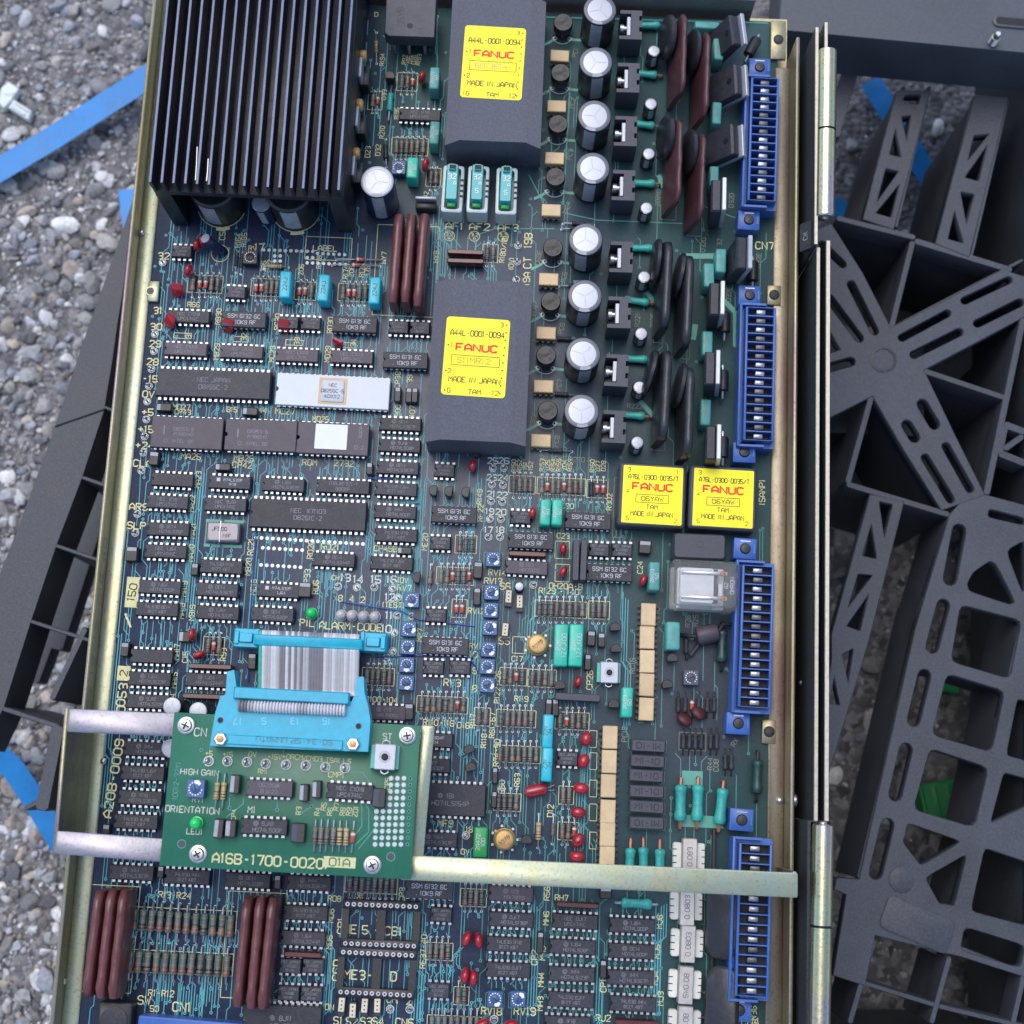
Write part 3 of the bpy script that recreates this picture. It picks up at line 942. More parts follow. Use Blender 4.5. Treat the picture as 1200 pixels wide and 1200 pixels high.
FL = -178.6
tbox('side_wall', FL - 1.6, FL, YB - 20, YT + 30, -ZT, 11.5, 'zinc', .4)
tbox('ledge', FL + .02, XL + 1.2, YB - 20, YT + 20, -4, 1.0, 'zinc_green', .5)
tbox('side_wall', 122.6, 124.2, YB - 20, YT - 16, -ZT, 15, 'zinc', .4)
tbox('ledge', XR - 1.0, 122.58, YB - 20, YT - 24, -4, 1.0, 'zinc_shaded', .5)
tbox('pan', FL + .1, 122.5, YB - 20, YT + 6, -12, -8, 'zinc')
tbox('end_wall', -90, 104, YT + 3, YT + 4.6, -8, 13, 'zinc_grey', .4)
for (u0, v0, u1, v1) in [(172, 330, 187, 353), (903, 25, 921, 69), (899, 335, 915, 357), (893, 844, 909, 871)]:
    a, b = P(u0, v1, 1.6), P(u1, v0, 1.6)
    o = tbox('mounting_tab', a.x, b.x, a.y, b.y, 0.25, 2.0, 'zinc_green' if u0 < 400 else 'zinc', .25)
    mb = MB()
    mb.lathe([(2.4, 0), (2.4, .5), (1.7, 1.0), (.3, 1.15)], 'powder' if u0 > 400 else 'cut_edge', n=16)
    if u0 < 400:
        mb = MB(); mb.disc(0, 0, .06, 1.7, 'frame_grey', 16); mb.ring(0, 0, .09, 1.7, 2.2, 'zinc', 16)
    px_ = -1.0 if u0 < 400 else 0
    obj('rivet', mb, o, (px_ * 1.2, 0, 2.0))
for (u, v) in [(914, 938), (940, 800), (166, 272), (121, 892), (74, 1150)]:
    mb = MB(); mb.lathe([(1.4, 0), (1.4, 1.0), (.8, 1.6), (.2, 1.7)], 'steel', n=10)
    p = P(u, v, 2)
    obj('stud', mb, tray, (p.x, p.y, ZT + 1.0))
# stencilled serial digits on the left wall (vertical print on the inner face)
mb = MB()
stroke_text(mb, 'GRP04 12-12-01E 4C', 0, 0, 4.2, 0, 'silk_dim', 0, .14, stretch=1.6)
mb.xform(Matrix.Rotation(RAD(90), 4, 'Y') @ Matrix.Rotation(RAD(90), 4, 'Z'))
p = P(120, 755, 5)
obj('stencil_print', mb, tray, (FL + .06, p.y, ZT + 6))


# ================================================================== HINGED STEEL PLATES (right)
hp = thing('hinged_door_edge', 'pair of black powder coated steel plates with two zinc hinge barrels beside the tray', 'hinge', (0, 0, Z_DECK))


def vplate(name, u0, v0, u1, v1, ztop, th, zbot=-ZT, cut=0.0, edge='cut_edge'):
    """upright plate whose top edge runs between two photograph points"""
    a, b = P(u0, v0, ztop), P(u1, v1, ztop)
    x = (a.x + b.x) / 2
    L_ = abs(a.y - b.y) / 2; cy = (a.y + b.y) / 2
    mb = MB()
    mb.loops([[(th / 2, -L_, zbot), (th / 2, L_, zbot), (-th / 2, L_, zbot), (-th / 2, -L_, zbot)],
              [(th / 2, -L_, ztop - .5), (th / 2, L_ + 0, ztop - .5 - cut), (-th / 2, L_, ztop - .5 - cut), (-th / 2, -L_, ztop - .5)]], 'powder')
    mb.loops([[(th / 2 + .02, -L_, ztop - .49), (th / 2 + .02, L_, ztop - .49 - cut), (-th / 2 - .02, L_, ztop - .49 - cut), (-th / 2 - .02, -L_, ztop - .49)],
              [(th / 2 - .2, -L_, ztop), (th / 2 - .2, L_, ztop - cut), (-th / 2 + .2, L_, ztop - cut), (-th / 2 + .2, -L_, ztop)]], edge)
    return obj(name, mb, hp, (x, cy, ZT))


vplate('steel_plate', 958.5, 290, 957, 962, 30, 1.7)
vplate('steel_plate', 970, 282, 969.5, 962, 30, 1.9)
vplate('hinge_leaf', 957, 32, 957, 286, 34, 1.6)
vplate('hinge_leaf', 968.5, 26, 968, 70, 34, 1.6)
vplate('hinge_leaf', 949, 962, 946, 1240, 30, 1.6, edge='powder')
vplate('steel_plate', 969, 966, 966, 1240, 22, 1.7)


def barrel(u0, v0, u1, v1, vs_):
    z = 34
    a, b = P(u0, v0, z), P(u1, v1, z)
    cy = (a.y + b.y) / 2; L_ = (a.y - b.y) / 2
    ys = P(u0, vs_, z).y - cy
    r = 4.4
    mb = MB()
    mb.lathe([(r - .5, -L_), (r, -L_ + .5), (r, ys - .5), (r - .5, ys - .25), (r - .5, ys + .25), (r, ys + .5), (r, L_ - .5), (r - .5, L_)], 'zinc_grey', n=40, axis='Y',
             mats=['zinc_bright', 'zinc_bright', 'hole', 'hole', 'hole', 'zinc_bright', 'zinc_bright'])
    o = obj('hinge_barrel', mb, hp, ((a.x + b.x) / 2, cy, ZT + z - 1.5), rz=math.atan2(a.y - b.y, a.x - b.x) - math.pi / 2)
    for e in (-1, 1):
        mb = MB()
        mb.lathe([(1.6, 0), (1.6, .8), (.8, 1.2)] if e > 0 else [(.8, -1.2), (1.6, -.8), (1.6, 0)], 'steel', n=14, axis='Y')
        obj('hinge_pin', mb, o, (0, e * L_, 0))


barrel(970, 58, 967.5, 254, 152)
barrel(965.5, 966, 960, 1260, 1086)
mb = MB(); mb.rbox(0, 0, [(3.4, 6.5, 0), (3.4, 6.5, 2.2)], 'powder', r=.8)
stroke_text(mb, 'CK', 0, 0, 2.4, 90, 'print_grey', 2.25)
p = P(950, 274, 28)
obj('plastic_tag', mb, hp, (p.x, p.y, ZT + 24), rot=(0, RAD(-55), 0))
mb = MB(); mb.lathe([(3, 0), (3, 1.4), (2.2, 2.2)], 'steel', n=14, axis='X')
p = P(935, 938, 10); obj('bolt', mb, hp, (124.3, p.y, ZT + 9))

# ================================================================== MAIN CIRCUIT BOARD
pcb = thing('circuit_board', 'large dark blue green circuit board densely packed with chips, transformers and a heat sink', 'circuit board')
mb = MB()
mb.box(XL, XR, YB, YT, -1.6, 0, 'board_mask', .05)
obj('board', mb, pcb)
silk = MB()
trc = MB()
pads = MB()
zt = [0]


def tz():
    zt[0] += 1
    return 0.02 + 0.0006 * (zt[0] % 97)


def txt(s, u, v, hpx, rot=0.0, m='silk', sw=.15, st=1.0):
    p = P(u, v)
    stroke_text(silk, s, p.x, p.y, hpx / 2.66, rot, m, 0.11, sw, stretch=st)


def outline(u0, v0, u1, v1, m='silk', w=.28):
    a, b = P((u0 + u0) / 2, v0), P(u1, v1)
    z = 0.09 + 0.0005 * R.randint(0, 20)
    x0, x1, y0, y1 = a.x, b.x, b.y, a.y
    for q in ([(x0, y0), (x1, y0)], [(x0, y1), (x1, y1)]):
        silk.ribbon(q, w, z, m)
    for q in ([(x0, y0 + w / 2), (x0, y1 - w / 2)], [(x1, y0 + w / 2), (x1, y1 - w / 2)]):
        silk.ribbon(q, w, z, m)


def pad(x, y, r=0.75, hole=True, m='solder'):
    z = 0.14 + 0.0004 * R.randint(0, 60)
    pads.disc(x, y, z, r, m, 8)
    if hole:
        pads.disc(x, y, z + .03, r * .45, 'hole', 6)


def via(x, y, m='trace'):
    z = 0.13 + 0.0004 * R.randint(0, 60)
    pads.ring(x, y, z, .32, .72, m, 8)
    pads.disc(x, y, z - .02, .36, 'hole', 6)


# ---- integrated circuits
KIND = {  # half length, half width, pins per side, row offset, height, material, base height
    'dip8': (4.7, 3.2, 4, 3.81, 4.3, 'chip', .8), 'dip14': (9.6, 3.2, 7, 3.81, 4.3, 'chip', .8), 'dip16': (9.9, 3.2, 8, 3.81, 4.3, 'chip', .8),
    'dip18': (12.0, 3.3, 10, 3.81, 4.4, 'chip', .8), 'ssm': (10.1, 3.7, 8, 3.81, 5.2, 'chip', .8), 'dip24w': (16.6, 6.9, 12, 7.62, 5.4, 'chip', .9),
    'cer24': (16.05, 7.2, 12, 7.62, 6.4, 'chip_brown', 2.6), 'dip40': (26.0, 6.7, 20, 7.62, 5.0, 'chip', .9), 'cer40': (25.6, 7.4, 20, 7.62, 5.0, 'ceramic', 1.6),
    'brn16': (9.9, 3.3, 8, 3.81, 4.6, 'chip_brown', .8), 'brn14': (9.6, 3.3, 7, 3.81, 4.6, 'chip_brown', .8),
}


def chip_body(kind):
    hx, hy, n, ro, h, m, z0 = KIND[kind]
    mb = MB()
    nr = 0.9 if kind not in ('cer24', 'cer40') else 1.1

    def ring(ins, z):
        x, y = hx - ins, hy - ins
        r_ = [(x, -y, z), (x, y, z), (-x, y, z)]
        for i in range(7):
            a = RAD(90 - 180 * i / 6)
            r_.append((-x + nr * math.cos(a), nr * math.sin(a), z))
        r_.append((-x, -y, z))
        return r_
    zm = (z0 + h) / 2
    if kind.startswith('cer') or kind == 'ssm':
        mb.loops([ring(0, z0), ring(0, h - .25), ring(.25, h)], m)
    else:
        mb.loops([ring(.35, z0), ring(0, zm), ring(.42, h - .12), ring(.55, h)], m)
    return mb.mesh('chip', angle=25)


def chip_pins(kind):
    hx, hy, n, ro, h, m, z0 = KIND[kind]
    mb = MB()
    zs = (z0 + h) / 2
    for i in range(n):
        x = (i - (n - 1) / 2) * 2.54
        for s in (-1, 1):
            y0, y1 = sorted((s * (hy - .3), s * (ro + .28)))
            mb.box(x - .62, x + .62, y0, y1, zs - .14, zs + .14, 'tin')
            y0, y1 = sorted((s * ro, s * (ro + .28)))
            mb.box(x - .5, x + .5, y0, y1, zs - 1.5, zs - .15, 'tin')
            mb.box(x - .25, x + .25, y0, y1, 0, zs - 1.51, 'tin')
    return mb.mesh('pins', smooth=False)


def mark_mesh(lines, h, hh, logo=None, sw=.13, m='print_grey'):
    mb = MB()
    k = len(lines)
    for i, s in enumerate(lines):
        y = ((k - 1) / 2 - i) * hh * 1.65
        stroke_text(mb, s, (1.4 if logo else 0), y, hh, 0, m, h + .03, sw)
    if logo:
        x0 = -len(lines[0]) * hh * .5 - .2
        y = (k - 1) / 2 * hh * 1.65
        if logo == 'ring':
            mb.ring(x0, y, h + .03, .35, .6, m, 12); mb.ring(x0, y, h + .03, .85, 1.05, m, 12)
        elif logo == 'sq':
            mb.rbox(x0, y, [(.8, .8, h + .02), (.8, .8, h + .03)], m)
        else:
            mb.ring(x0, y, h + .03, .75, .95, m, 12)
    return mb.mesh('marking', smooth=False)


CHIPS = []
SERIAL = [0]


def chip(u, v, kind, lines=None, logo=None, hh=1.5, m='print_grey', parent=None, zb=0.0, rot=0.0, fan=True, label=None):
    hx, hy, n, ro, h, mm, z0 = KIND[kind]
    p = P(u, v, zb + h)
    rz = jit() + rot
    o = obj('chip', cached(('chip', kind), lambda: chip_body(kind)), parent or pcb, (p.x, p.y, zb), rz, label=label)
    obj('pins', cached(('pins', kind), lambda: chip_pins(kind)), o, kind='stuff')
    if lines:
        obj('marking', cached(('mk', kind, tuple(lines), logo, hh, m), lambda: mark_mesh(lines, h, hh, logo, m=m)), o)
    if not parent:
        CHIPS.append((p.x, p.y, n, ro, rot))
    return o


HIT = ['HD74LS00P', 'HD74LS367P', 'HD74LS123P', 'HD74LS20P', 'HD74LS32P', 'HD74LS138P', 'HD74LS74P', 'HD74LS244P', 'HD74LS08P']
DATE = ['1F18', '9J18', '0J17', '1J64', '0C14', '1H14', 'OE14']


def lschip(u, v, k='dip14'):
    i = R.random()
    if i < .5: return chip(u, v, k, [R.choice(DATE), R.choice(HIT)], 'ring', 1.35)
    if i < .6: return chip(u, v, k, None)
    if i < .7: return chip(u, v, k, ['M74LS' + R.choice(('00', '04', '32', '157')) + 'P', R.choice(DATE)], 'sq', 1.2, 'print_white')
    if i < .84: return chip(u, v, k, ['NEC  ' + R.choice(DATE), 'UPC4741C'], None, 1.35)
    return chip(u, v, k, ['74LS30 ' + R.choice(DATE), '8127 487'], None, 1.25)


SSM1 = ['SSM 6131 6C', '. 10K9 RF']
SSM2 = ['SSM 6132 6C', '. 10K9 RF']
for u, v, L_ in [(285.6, 374, SSM2), (415.6, 380, SSM1), (475, 422, SSM1), (532, 603, SSM1), (522, 757, SSM1), (622, 633, SSM1), (689, 610, SSM1), (714, 671, SSM2), (503, 1043, SSM2)]:
    chip(u, v, 'ssm', L_, None, 1.75, 'print_white')
OPA = ['NEC JAPAN', 'C4558C', '8114K']
for u, v in [(213, 294), (338, 377.5), (364, 378.5), (276, 342), (467, 383), (492, 384), (521, 551), (516, 636), (511, 721), (508, 782), (539, 782), (610, 606), (702, 644), (729, 644.5), (665, 889), (517, 1072), (514, 1161), (340, 1132), (367, 1132), (338, 1164), (365, 1165)]:
    chip(u, v, 'dip8', OPA, None, 1.0)
for u, v in [(220.6, 370.6), (217.5, 409), (283, 412), (348, 416), (412, 418)]:
    chip(u, v, 'brn16' if v > 400 else 'dip16', ['NEC  C1018', 'UPC4741C'], None, 1.4)
for u, v in [(469, 497), (468, 522), (466, 548), (464, 573), (463, 600), (464, 627), (459, 660),
             (202, 562), (269, 565), (332, 568), (196, 588), (264, 591), (197, 620), (194, 646), (187, 688), (184, 714), (259, 664), (254, 691), (255, 718),
             (326, 692), (319, 720), (391, 656), (177.5, 769), (175, 795.6), (173, 822), (170, 878), (167, 906), (164, 935), (159, 963), (242, 797),
             (154, 1023), (362, 1035), (358, 1070), (355, 1100), (599, 1078), (596, 1107), (595, 1137), (505, 867), (502, 897), (510, 984)]:
    lschip(u, v)
for u, v in [(674, 1080), (671, 1110), (670, 1142), (669, 1172), (665, 1200), (741, 1085), (740, 1115), (739, 1146), (742, 1177), (219, 1028), (290, 1032), (524, 134)]:
    lschip(u - (32 if u == 524 else 0), v, 'dip16')
for u, v in [(617, 665), (599, 1048), (450, 835)]:
    chip(u, v, 'brn14', ['103', 'HA17901G'], 'ring', 1.4)
chip(402, 570, 'dip18', ['(1)8J81321-1', '8808P'], None, 1.5)
chip(250, 449.5, 'dip40', ['NEC JAPAN', 'D8155C-2'], None, 2.0, label='long black 40 pin chip marked D8155C-2 beside the white ceramic chip')
chip(361, 603, 'dip40', ['NEC  X71103', 'D8251C-2'], None, 1.9)
for u, v in [(219, 507), (305.6, 510)]:
    o = chip(u, v, 'cer24', None)
    mb = MB()
    stroke_text(mb, 'D8253-5', -1.5, 1.6, 1.5, 0, 'print_grey', 6.43, .14); stroke_text(mb, 'P1390240', -1.5, -.8, 1.3, 0, 'print_grey', 6.43, .14)
    stroke_text(mb, "INTEL '80", -1.5, -4, 1.4, 0, 'print_grey', 6.43, .14); mb.ring(-9.2, -4, 6.43, .7, .9, 'print_grey', 12)
    stroke_text(mb, 'I', -10.2, .8, 4, 0, 'print_grey', 6.43, .14)
    obj('marking', mb, o)
o = chip(390, 514, 'cer24', None, label='dark ceramic memory chip with a blank white paper sticker')
mb = MB(); mb.rbox(-.8, .8, [(7.2, 5.7, 6.41), (7.2, 5.7, 6.52)], 'paper', r=.2)
obj('sticker', mb, o)
mb = MB(); stroke_text(mb, 'D-2', 12, -3.6, 1.6, 0, 'print_grey', 6.43); stroke_text(mb, '3C82A', 12.2, 3.4, 1.3, 90, 'print_grey', 6.43); obj('marking', mb, o)
o = chip(390, 458.5, 'cer40', None, label='long white ceramic 40 pin chip with a square metal lid')
mb = MB(); mb.rbox(0, 0, [(6.4, 6.2, 5.01), (6.4, 6.2, 5.06)], 'opto_cream', r=.6); mb.rbox(0, 0, [(5.0, 5.0, 5.07), (5.0, 5.0, 5.5), (4.7, 4.7, 5.7)], 'ceramic', r=.5)
ld = obj('lid', mb, o)
mb = MB()
for i, s in enumerate(('NEC', 'D8255C-5', 'K01012')): stroke_text(mb, s, 0, 2.6 - 2.6 * i, 1.5, 0, 'ink', 5.74, .15)
obj('marking', mb, ld)
chip(524, 937, 'dip24w', ['1B1', 'HD74LS154P'], 'ring', 1.9)
chip(330, 1198, 'dip24w', ['8J11', 'HD46505'], 'ring', 1.9)

# empty 24 pin sockets
for u, v in [(446, 1084), (441, 1141)]:
    p = P(u, v, 4)
    mb = MB()
    for y0, y1 in ((-10.0, -6.0), (6.0, 10.0)):
        mb.box(-16.6, 16.6, y0, y1, 0, 4.0, 'black', .3)
    for x0, x1 in ((-16.6, -13.6), (-1.9, 1.9), (13.6, 16.6)):
        mb.box(x0 + .05, x1 - .05, -6.02, 6.02, .3, 3.6, 'black')
    o = obj('chip_socket', mb, pcb, (p.x, p.y, 0), jit())
    mb = MB()
    for i in range(12):
        for s in (-8.0, 8.0):
            x = (i - 5.5) * 2.62
            mb.ring(x, s, 4.03, .42, .95, 'tin', 10); mb.disc(x, s, 4.02, .45, 'hole', 8)
    obj('contacts', mb, o, kind='stuff')


# ---- axial resistors and diodes
BANDS = [('band_brown', 'band_black', 'band_red', 'band_gold'), ('band_red', 'band_red', 'band_orange', 'band_gold'), ('band_brown', 'band_black', 'band_orange', 'band_gold'),
         ('band_orange', 'band_orange', 'band_brown', 'band_gold'), ('band_black', 'band_brown', 'band_black', 'band_brown')]


def res_mesh(body, sz, bi):
    mb = MB()
    b = BANDS[bi]
    k = sz
    y = [-3.3, -3.1, -2.5, -2.0, -1.5, -1.05, -.45, -.05, .5, .9, 1.7, 2.1, 2.6, 3.1, 3.3]
    r = [.35, .95, 1.18, 1.15, 1.02, .98, .95, .95, .95, .95, .98, 1.05, 1.18, .95, .35]
    ms = [None, None, b[0], None, b[1], None, b[2], None, None, None, b[3], None, None, None]
    if body.startswith('glass'):
        y = [-2.1, -2.0, -1.8, .6, 1.4, 1.8, 2.0, 2.1]; r = [.3, .8, .95, .95, .95, .95, .8, .3]; ms = [None, None, None, 'silk_white', None, None, None]
    elif body in ('res_soot', 'black', 'res_green', 'res_green_dark'):
        ms = [None] * 14
    mb.lathe([(a * k, c * k) for a, c in zip(r, y)], body, n=10, axis='Y', mats=ms)
    return mb.mesh('resistor', angle=50)


def lead_mesh(sz, ll, zc, m):
    mb = MB()
    for s in (-1, 1):
        mb.tube([(0, s * 2.6 * sz, 0), (0, s * (ll - .8), 0), (0, s * (ll - .2), -.25), (0, s * ll, -.9), (0, s * ll, -zc)], .32 * (sz if sz > 1 else 1), m, 5)
    return mb.mesh('leads')


def resistor(u, v, body='res_body', sz=1.0, ll=5.6, rot=0.0, bi=None, parent=None, zb=0.0, lead='tin', pads_=True, name=None):
    zc = 1.5 * sz
    p = P(u, v, zb + zc)
    bi = R.randrange(5) if bi is None else bi
    rz = rot + jit(1.5)
    nm = name or ('diode' if body.startswith('glass') else 'resistor')
    o = obj(nm, cached(('res', body, sz, bi), lambda: res_mesh(body, sz, bi)), parent or pcb, (p.x, p.y, zb + zc), rz)
    obj('leads', cached(('lead', sz, ll, zc, lead), lambda: lead_mesh(sz, ll, zc, lead)), o)
    if parent is None and pads_:
        for s in (-1, 1):
            x, y = p.x - s * ll * math.sin(rz), p.y + s * ll * math.cos(rz)
            pad(x, y, .62, False)
            if R.random() < .6:
                a = R.choice((-1, 0, 1)); l = R.uniform(1.5, 4)
                trc.ribbon([(x, y), (x + a * 1.0, y + s * 1.2), (x + a * 1.0, y + s * l)], .4, tz(), 'trace')
                if R.random() < .4: via(x + a, y + s * l)
    return o


def res_row(us, v, kinds=None, box=True, m='silk', dv=0.0, **kw):
    n = len(us)
    for i, u in enumerate(us):
        b = kinds[i] if kinds else 'res_body'
        b = {'g': 'res_body', 'r': 'glass_red', 't': 'res_tan', 's': 'res_soot'}.get(b, b)
        resistor(u, v + dv * i, b, **kw)
    if box:
        outline(us[0] - 5, v - 11, us[-1] + 5, v + 11 + dv * n, m)


res_row([226, 234, 241, 248, 255], 333, 'grrgg')
res_row([300, 306.5, 312.5, 318.5, 324.5], 337, 'rrggg')
res_row([351, 357.5, 365], 341, 'rrg')
res_row([402, 408.5, 415, 421.5, 428], 343, 'grrgg')
for u, v in [(422, 304), (417, 310.5)]: resistor(u, v, 'glass_red', rot=RAD(90), ll=11)
resistor(322, 312, 'res_tan', rot=RAD(90), ll=6)
res_row([602, 609, 615.5, 622], 568)
res_row([635, 641.5, 648, 654.5, 661, 667.5, 674.5, 681], 570, 'grggrggg')
res_row([693, 700, 707], 573, 'srr')
res_row([539, 546, 553], 638)
resistor(504, 676, 'res_body'); resistor(441, 843)
res_row([517, 524, 530.5, 537, 543.5, 550], 675, 'ggrggr')
res_row([535, 541.5], 713, 'rr')
res_row([430, 436.5, 443, 450, 456.5], 793)
res_row([632, 639, 646, 652.5, 660, 667.5, 674.5, 682.5], 714)
res_row([695, 702, 709], 715)
res_row([494, 501, 508, 515, 522, 529, 536, 543], 826, 'ggggggrg')
res_row([591, 598, 605, 612], 793, 'ggrg')
res_row([624, 631.5, 639, 646.5], 795)
res_row([587, 594.5, 601.5, 608.5, 615.5, 622.5], 842)
res_row([561, 569], 840)
res_row([586, 593.5, 600.5, 607.5, 614.5, 621.5, 628.5], 884)
res_row([584, 591, 598, 605], 940)
res_row([656, 664, 671, 678, 685], 845, 'grggg')
res_row([660, 667], 932)
res_row([659, 666, 673], 974, 'ggr')
resistor(631, 974, 'res_tan', 1.15, 7); resistor(648, 972, 'res_body', .8, 6)
res_row([410, 417, 424, 431.5, 439, 446, 453, 460], 1037)
res_row([545, 551.5, 558, 564.5], 1052)
res_row([504, 511, 518, 525], 1115)
res_row([537, 544], 1167)
res_row([506, 513.5, 521, 528.5, 536, 543.5, 551, 558.5], 1200)
res_row([471, 477.5, 483.5], 96, 'ggr', m='silk')
res_row([464.5, 470.5, 476.5, 482.5, 489, 496], 172)
res_row([505, 511], 208)
res_row([437, 442.5], 118, 'gr')
res_row([244, 250.5, 257], 757, 'grg')
res_row([571, 578], 297)
for k, (v0, dv) in enumerate(((1077.5, 0.72), (1127, 0.5))):
    for i in range(12):
        u = (157 if k == 0 else 152) + i * (10.3 if k == 0 else 10.35)
        resistor(u, v0 + dv * i, 'res_big', 1.38, 7.4, bi=R.choice((1, 2, 3)))
outline(150, 1062, 276, 1094); outline(146, 1112, 272, 1144)
res_row([795, 803, 811, 819], 826, 'ssrs', box=False, lead='soot_black', pads_=False)
res_row([829, 837], 826, 'ss', box=False, lead='soot_black', pads_=False)
res_row([801, 808, 815, 822], 869, 'ssss', m='silk_dim', lead='soot_black', pads_=False)
res_row([833, 840], 869, 'ss', box=False, lead='soot_black', pads_=False)
res_row([850, 857], 893, 'ss', box=False, lead='soot_black', pads_=False)
resistor(804, 757, 'res_soot', lead='soot_black', pads_=False); resistor(814, 762, 'res_soot', lead='soot_black', pads_=False, rot=RAD(-35))
for i, (u, v) in enumerate([(692, 262), (690, 268), (675, 397), (672, 462), (666, 528), (688, 335)]):
    resistor(u - 14, v, 'res_soot', .95, 7, rot=RAD(90))
for u, v in [(277, 306), (283, 308)]: resistor(u, v, 'res_soot', .8, 5)
# big green power resistors
for u, v, b, sz in [(797.5, 941, 'res_green', 2.35), (817.5, 941, 'res_green', 2.35), (845, 945, 'res_green', 2.35), (887.5, 910, 'res_green_dark', 2.2), (846, 757, 'res_green_dark', 2.2),
                    (738, 1013, 'res_green', 2.1), (754, 1012, 'res_green', 2.1), (773, 1014, 'res_green', 2.1)]:
    resistor(u, v, b, sz, 10.6, lead='copper_lead' if b == 'res_green' else 'soot_black', rot=RAD(-6 if u == 845 else 0), pads_=False)
for u, v in [(759, 30), (756, 87), (753, 146), (753, 215), (750, 291), (746, 353), (744, 421), (741, 487)]:
    resistor(u, v, 'res_green', 1.75, 8.2, rot=RAD(90 + R.uniform(-5, 5)), lead='copper_lead', pads_=False)
resistor(746, 1059, 'res_green', 2.0, 9, rot=RAD(90), pads_=False)
resistor(457, 120, 'res_green', 1.4, 9, pads_=False)


# ---- upright parts
def film_mesh(hx, hy, h, m, s):
    mb = MB()
    mb.rbox(0, 0, [(hx, hy, .6), (hx, hy, h - .7), (hx - .25, hy - .25, h - .2), (hx - .7, hy - .7, h)], m, r=.7, n=2)
    for q in (-1, 1):
        mb.tube([(0, q * hy * .7, 1), (0, q * hy * .7, 0)], .3, 'tin', 5)
    return mb.mesh('film_capacitor', angle=50)


def film(u, v, wpx, lpx, h, m, s=None, rot=0.0, ink='print_grey', hh=1.6):
    p = P(u, v, h)
    k = 2.72
    hx, hy = wpx / k / 2, lpx / k / 2
    o = obj('film_capacitor', cached(('film', wpx, lpx, h, m), lambda: film_mesh(hx, hy, h, m, s)), pcb, (p.x, p.y, 0), jit(1.5) + rot)
    if s:
        def mk():
            mb = MB(); n = len(s)
            for i, t_ in enumerate(s):
                stroke_text(mb, t_, (i - (n - 1) / 2) * hh * 1.35, 0, hh, 90, ink, h + .04, .13)
            return mb.mesh('marking', smooth=False)
        obj('marking', cached(('filmt', tuple(s), h, hh, ink), mk), o)
    return o


for u, v in [(334, 336), (379, 340), (439, 343)]: film(u, v - 3, 14, 35, 10, 'film_cyan', ['224J'], ink='ink', hh=1.8)
for u, v in [(657.5, 756), (675, 756)]: film(u, v, 16.5, 50, 7.5, 'film_teal', ['22K', '1Z4J100'], ink='print_white', hh=1.9)
for u, v in [(642, 857), (641, 896)]: film(u, v, 12.5, 39, 9, 'film_cyan', ['22N', '24'], ink='ink', hh=1.5)
for u, v in [(639, 600), (653, 600)]: film(u, v, 13, 32, 8, 'film_teal', ['104J', '50'], ink='print_white', hh=1.5)
for u, v, w, l in [(767, 675, 13, 34), (735, 823, 13, 35), (789, 745, 16, 33), (509, 91, 12.5, 30), (509, 155, 12.5, 31), (483, 196, 14, 28), (842, 57, 12.5, 30), (840, 132, 12, 30), (837, 206, 11.5, 27), (831, 322, 13, 31), (845, 305, 13, 31), (829, 402, 13, 31), (827, 483, 13, 33)]:
    film(u, v, w, l, 11, 'film_teal' if w == 14 or u == 735 else 'film_dusty', ['2A103', '50'] if u < 780 else ['103J'], ink='print_white' if u < 780 else 'print_grey', hh=1.5)
film(829, 29, 32, 10, 9, 'film_dusty')
film(563, 987, 16, 34, 9, 'film_green', ['2A472', '100'], ink='print_white', hh=1.6)
# black rounded package under the yellow modules
p = P(820, 640, 12)
mb = MB(); mb.rbox(0, 0, [(11.4, 5.6, .5), (11.4, 5.6, 11), (10.8, 5.0, 12)], 'frame_grey', r=1.2)
mb.ring(0, .6, 12.03, 1.3, 1.6, 'black', 12); mb.rbox(0, -.4, [(1.4, .12, 12.02), (1.4, .12, 12.05)], 'black')
obj('relay', mb, pcb, (p.x, p.y, 0), jit())


def dip_mesh(m, w, h, t):
    mb = MB()
    prof = [(.3, 1.6), (.62, 2.0), (.9, 3.2), (1.0, 4.6), (.94, 6.0), (.7, 7.2), (.4, 7.75), (.1, 7.9)]
    mb.lathe([(r_ * w, 1.4 + (z - 1.6) * h / 6.3) for r_, z in prof], m, n=16, sy=t)
    for q in (-1, 1):
        mb.tube([(q * w * .45, 0, 2.2), (q * w * .5, 0, 0)], .28, 'tin', 5)
    return mb.mesh('dipped_capacitor', angle=70)


def dip(u, v, m='red_dip', w=2.4, h=6.3, t=.62, rot=0.0, tilt=(0, 0)):
    p = P(u, v, 5)
    return obj('dipped_capacitor', cached(('dip', m, w, h, t), lambda: dip_mesh(m, w, h, t)), pcb, (p.x, p.y, 0), rot=(tilt[0], tilt[1], rot))


for u, v, a in [(687, 866, 80), (684, 892, 70)]: dip(u, v, w=3.2, t=.8, rot=RAD(a))
for u, v, a in [(681, 924, 0), (677.5, 952, 0), (677.5, 985, 60), (676, 1004, 0)]: dip(u, v, w=3.4, t=.75, rot=RAD(a))
for u, v in [(677.5, 799), (554, 546), (624, 601), (660, 643), (660, 670), (754, 680)]: dip(u, v, w=2.8, t=.58, rot=RAD(80 + R.uniform(-15, 15)))
for u, v, a in [(547, 1100, 70), (561, 1102, 100), (545, 1143, 85), (555, 1146, 90), (566, 1198, 20), (599, 1199, 10), (232, 288, 80), (222, 318, 75), (495, 92, 70), (499, 194, 75), (226, 744, 90), (234, 768, 30), (238, 283, 90)]:
    dip(u, v, w=3.6 if 530 < u < 565 else 3.0, h=8, t=.55, rot=RAD(a))
for u, v, a in [(808, 835, -30), (825, 828, -35)]:
    dip(u, v, 'red_soot', 3.6, 6, .5, rot=RAD(a), tilt=(RAD(50), 0))
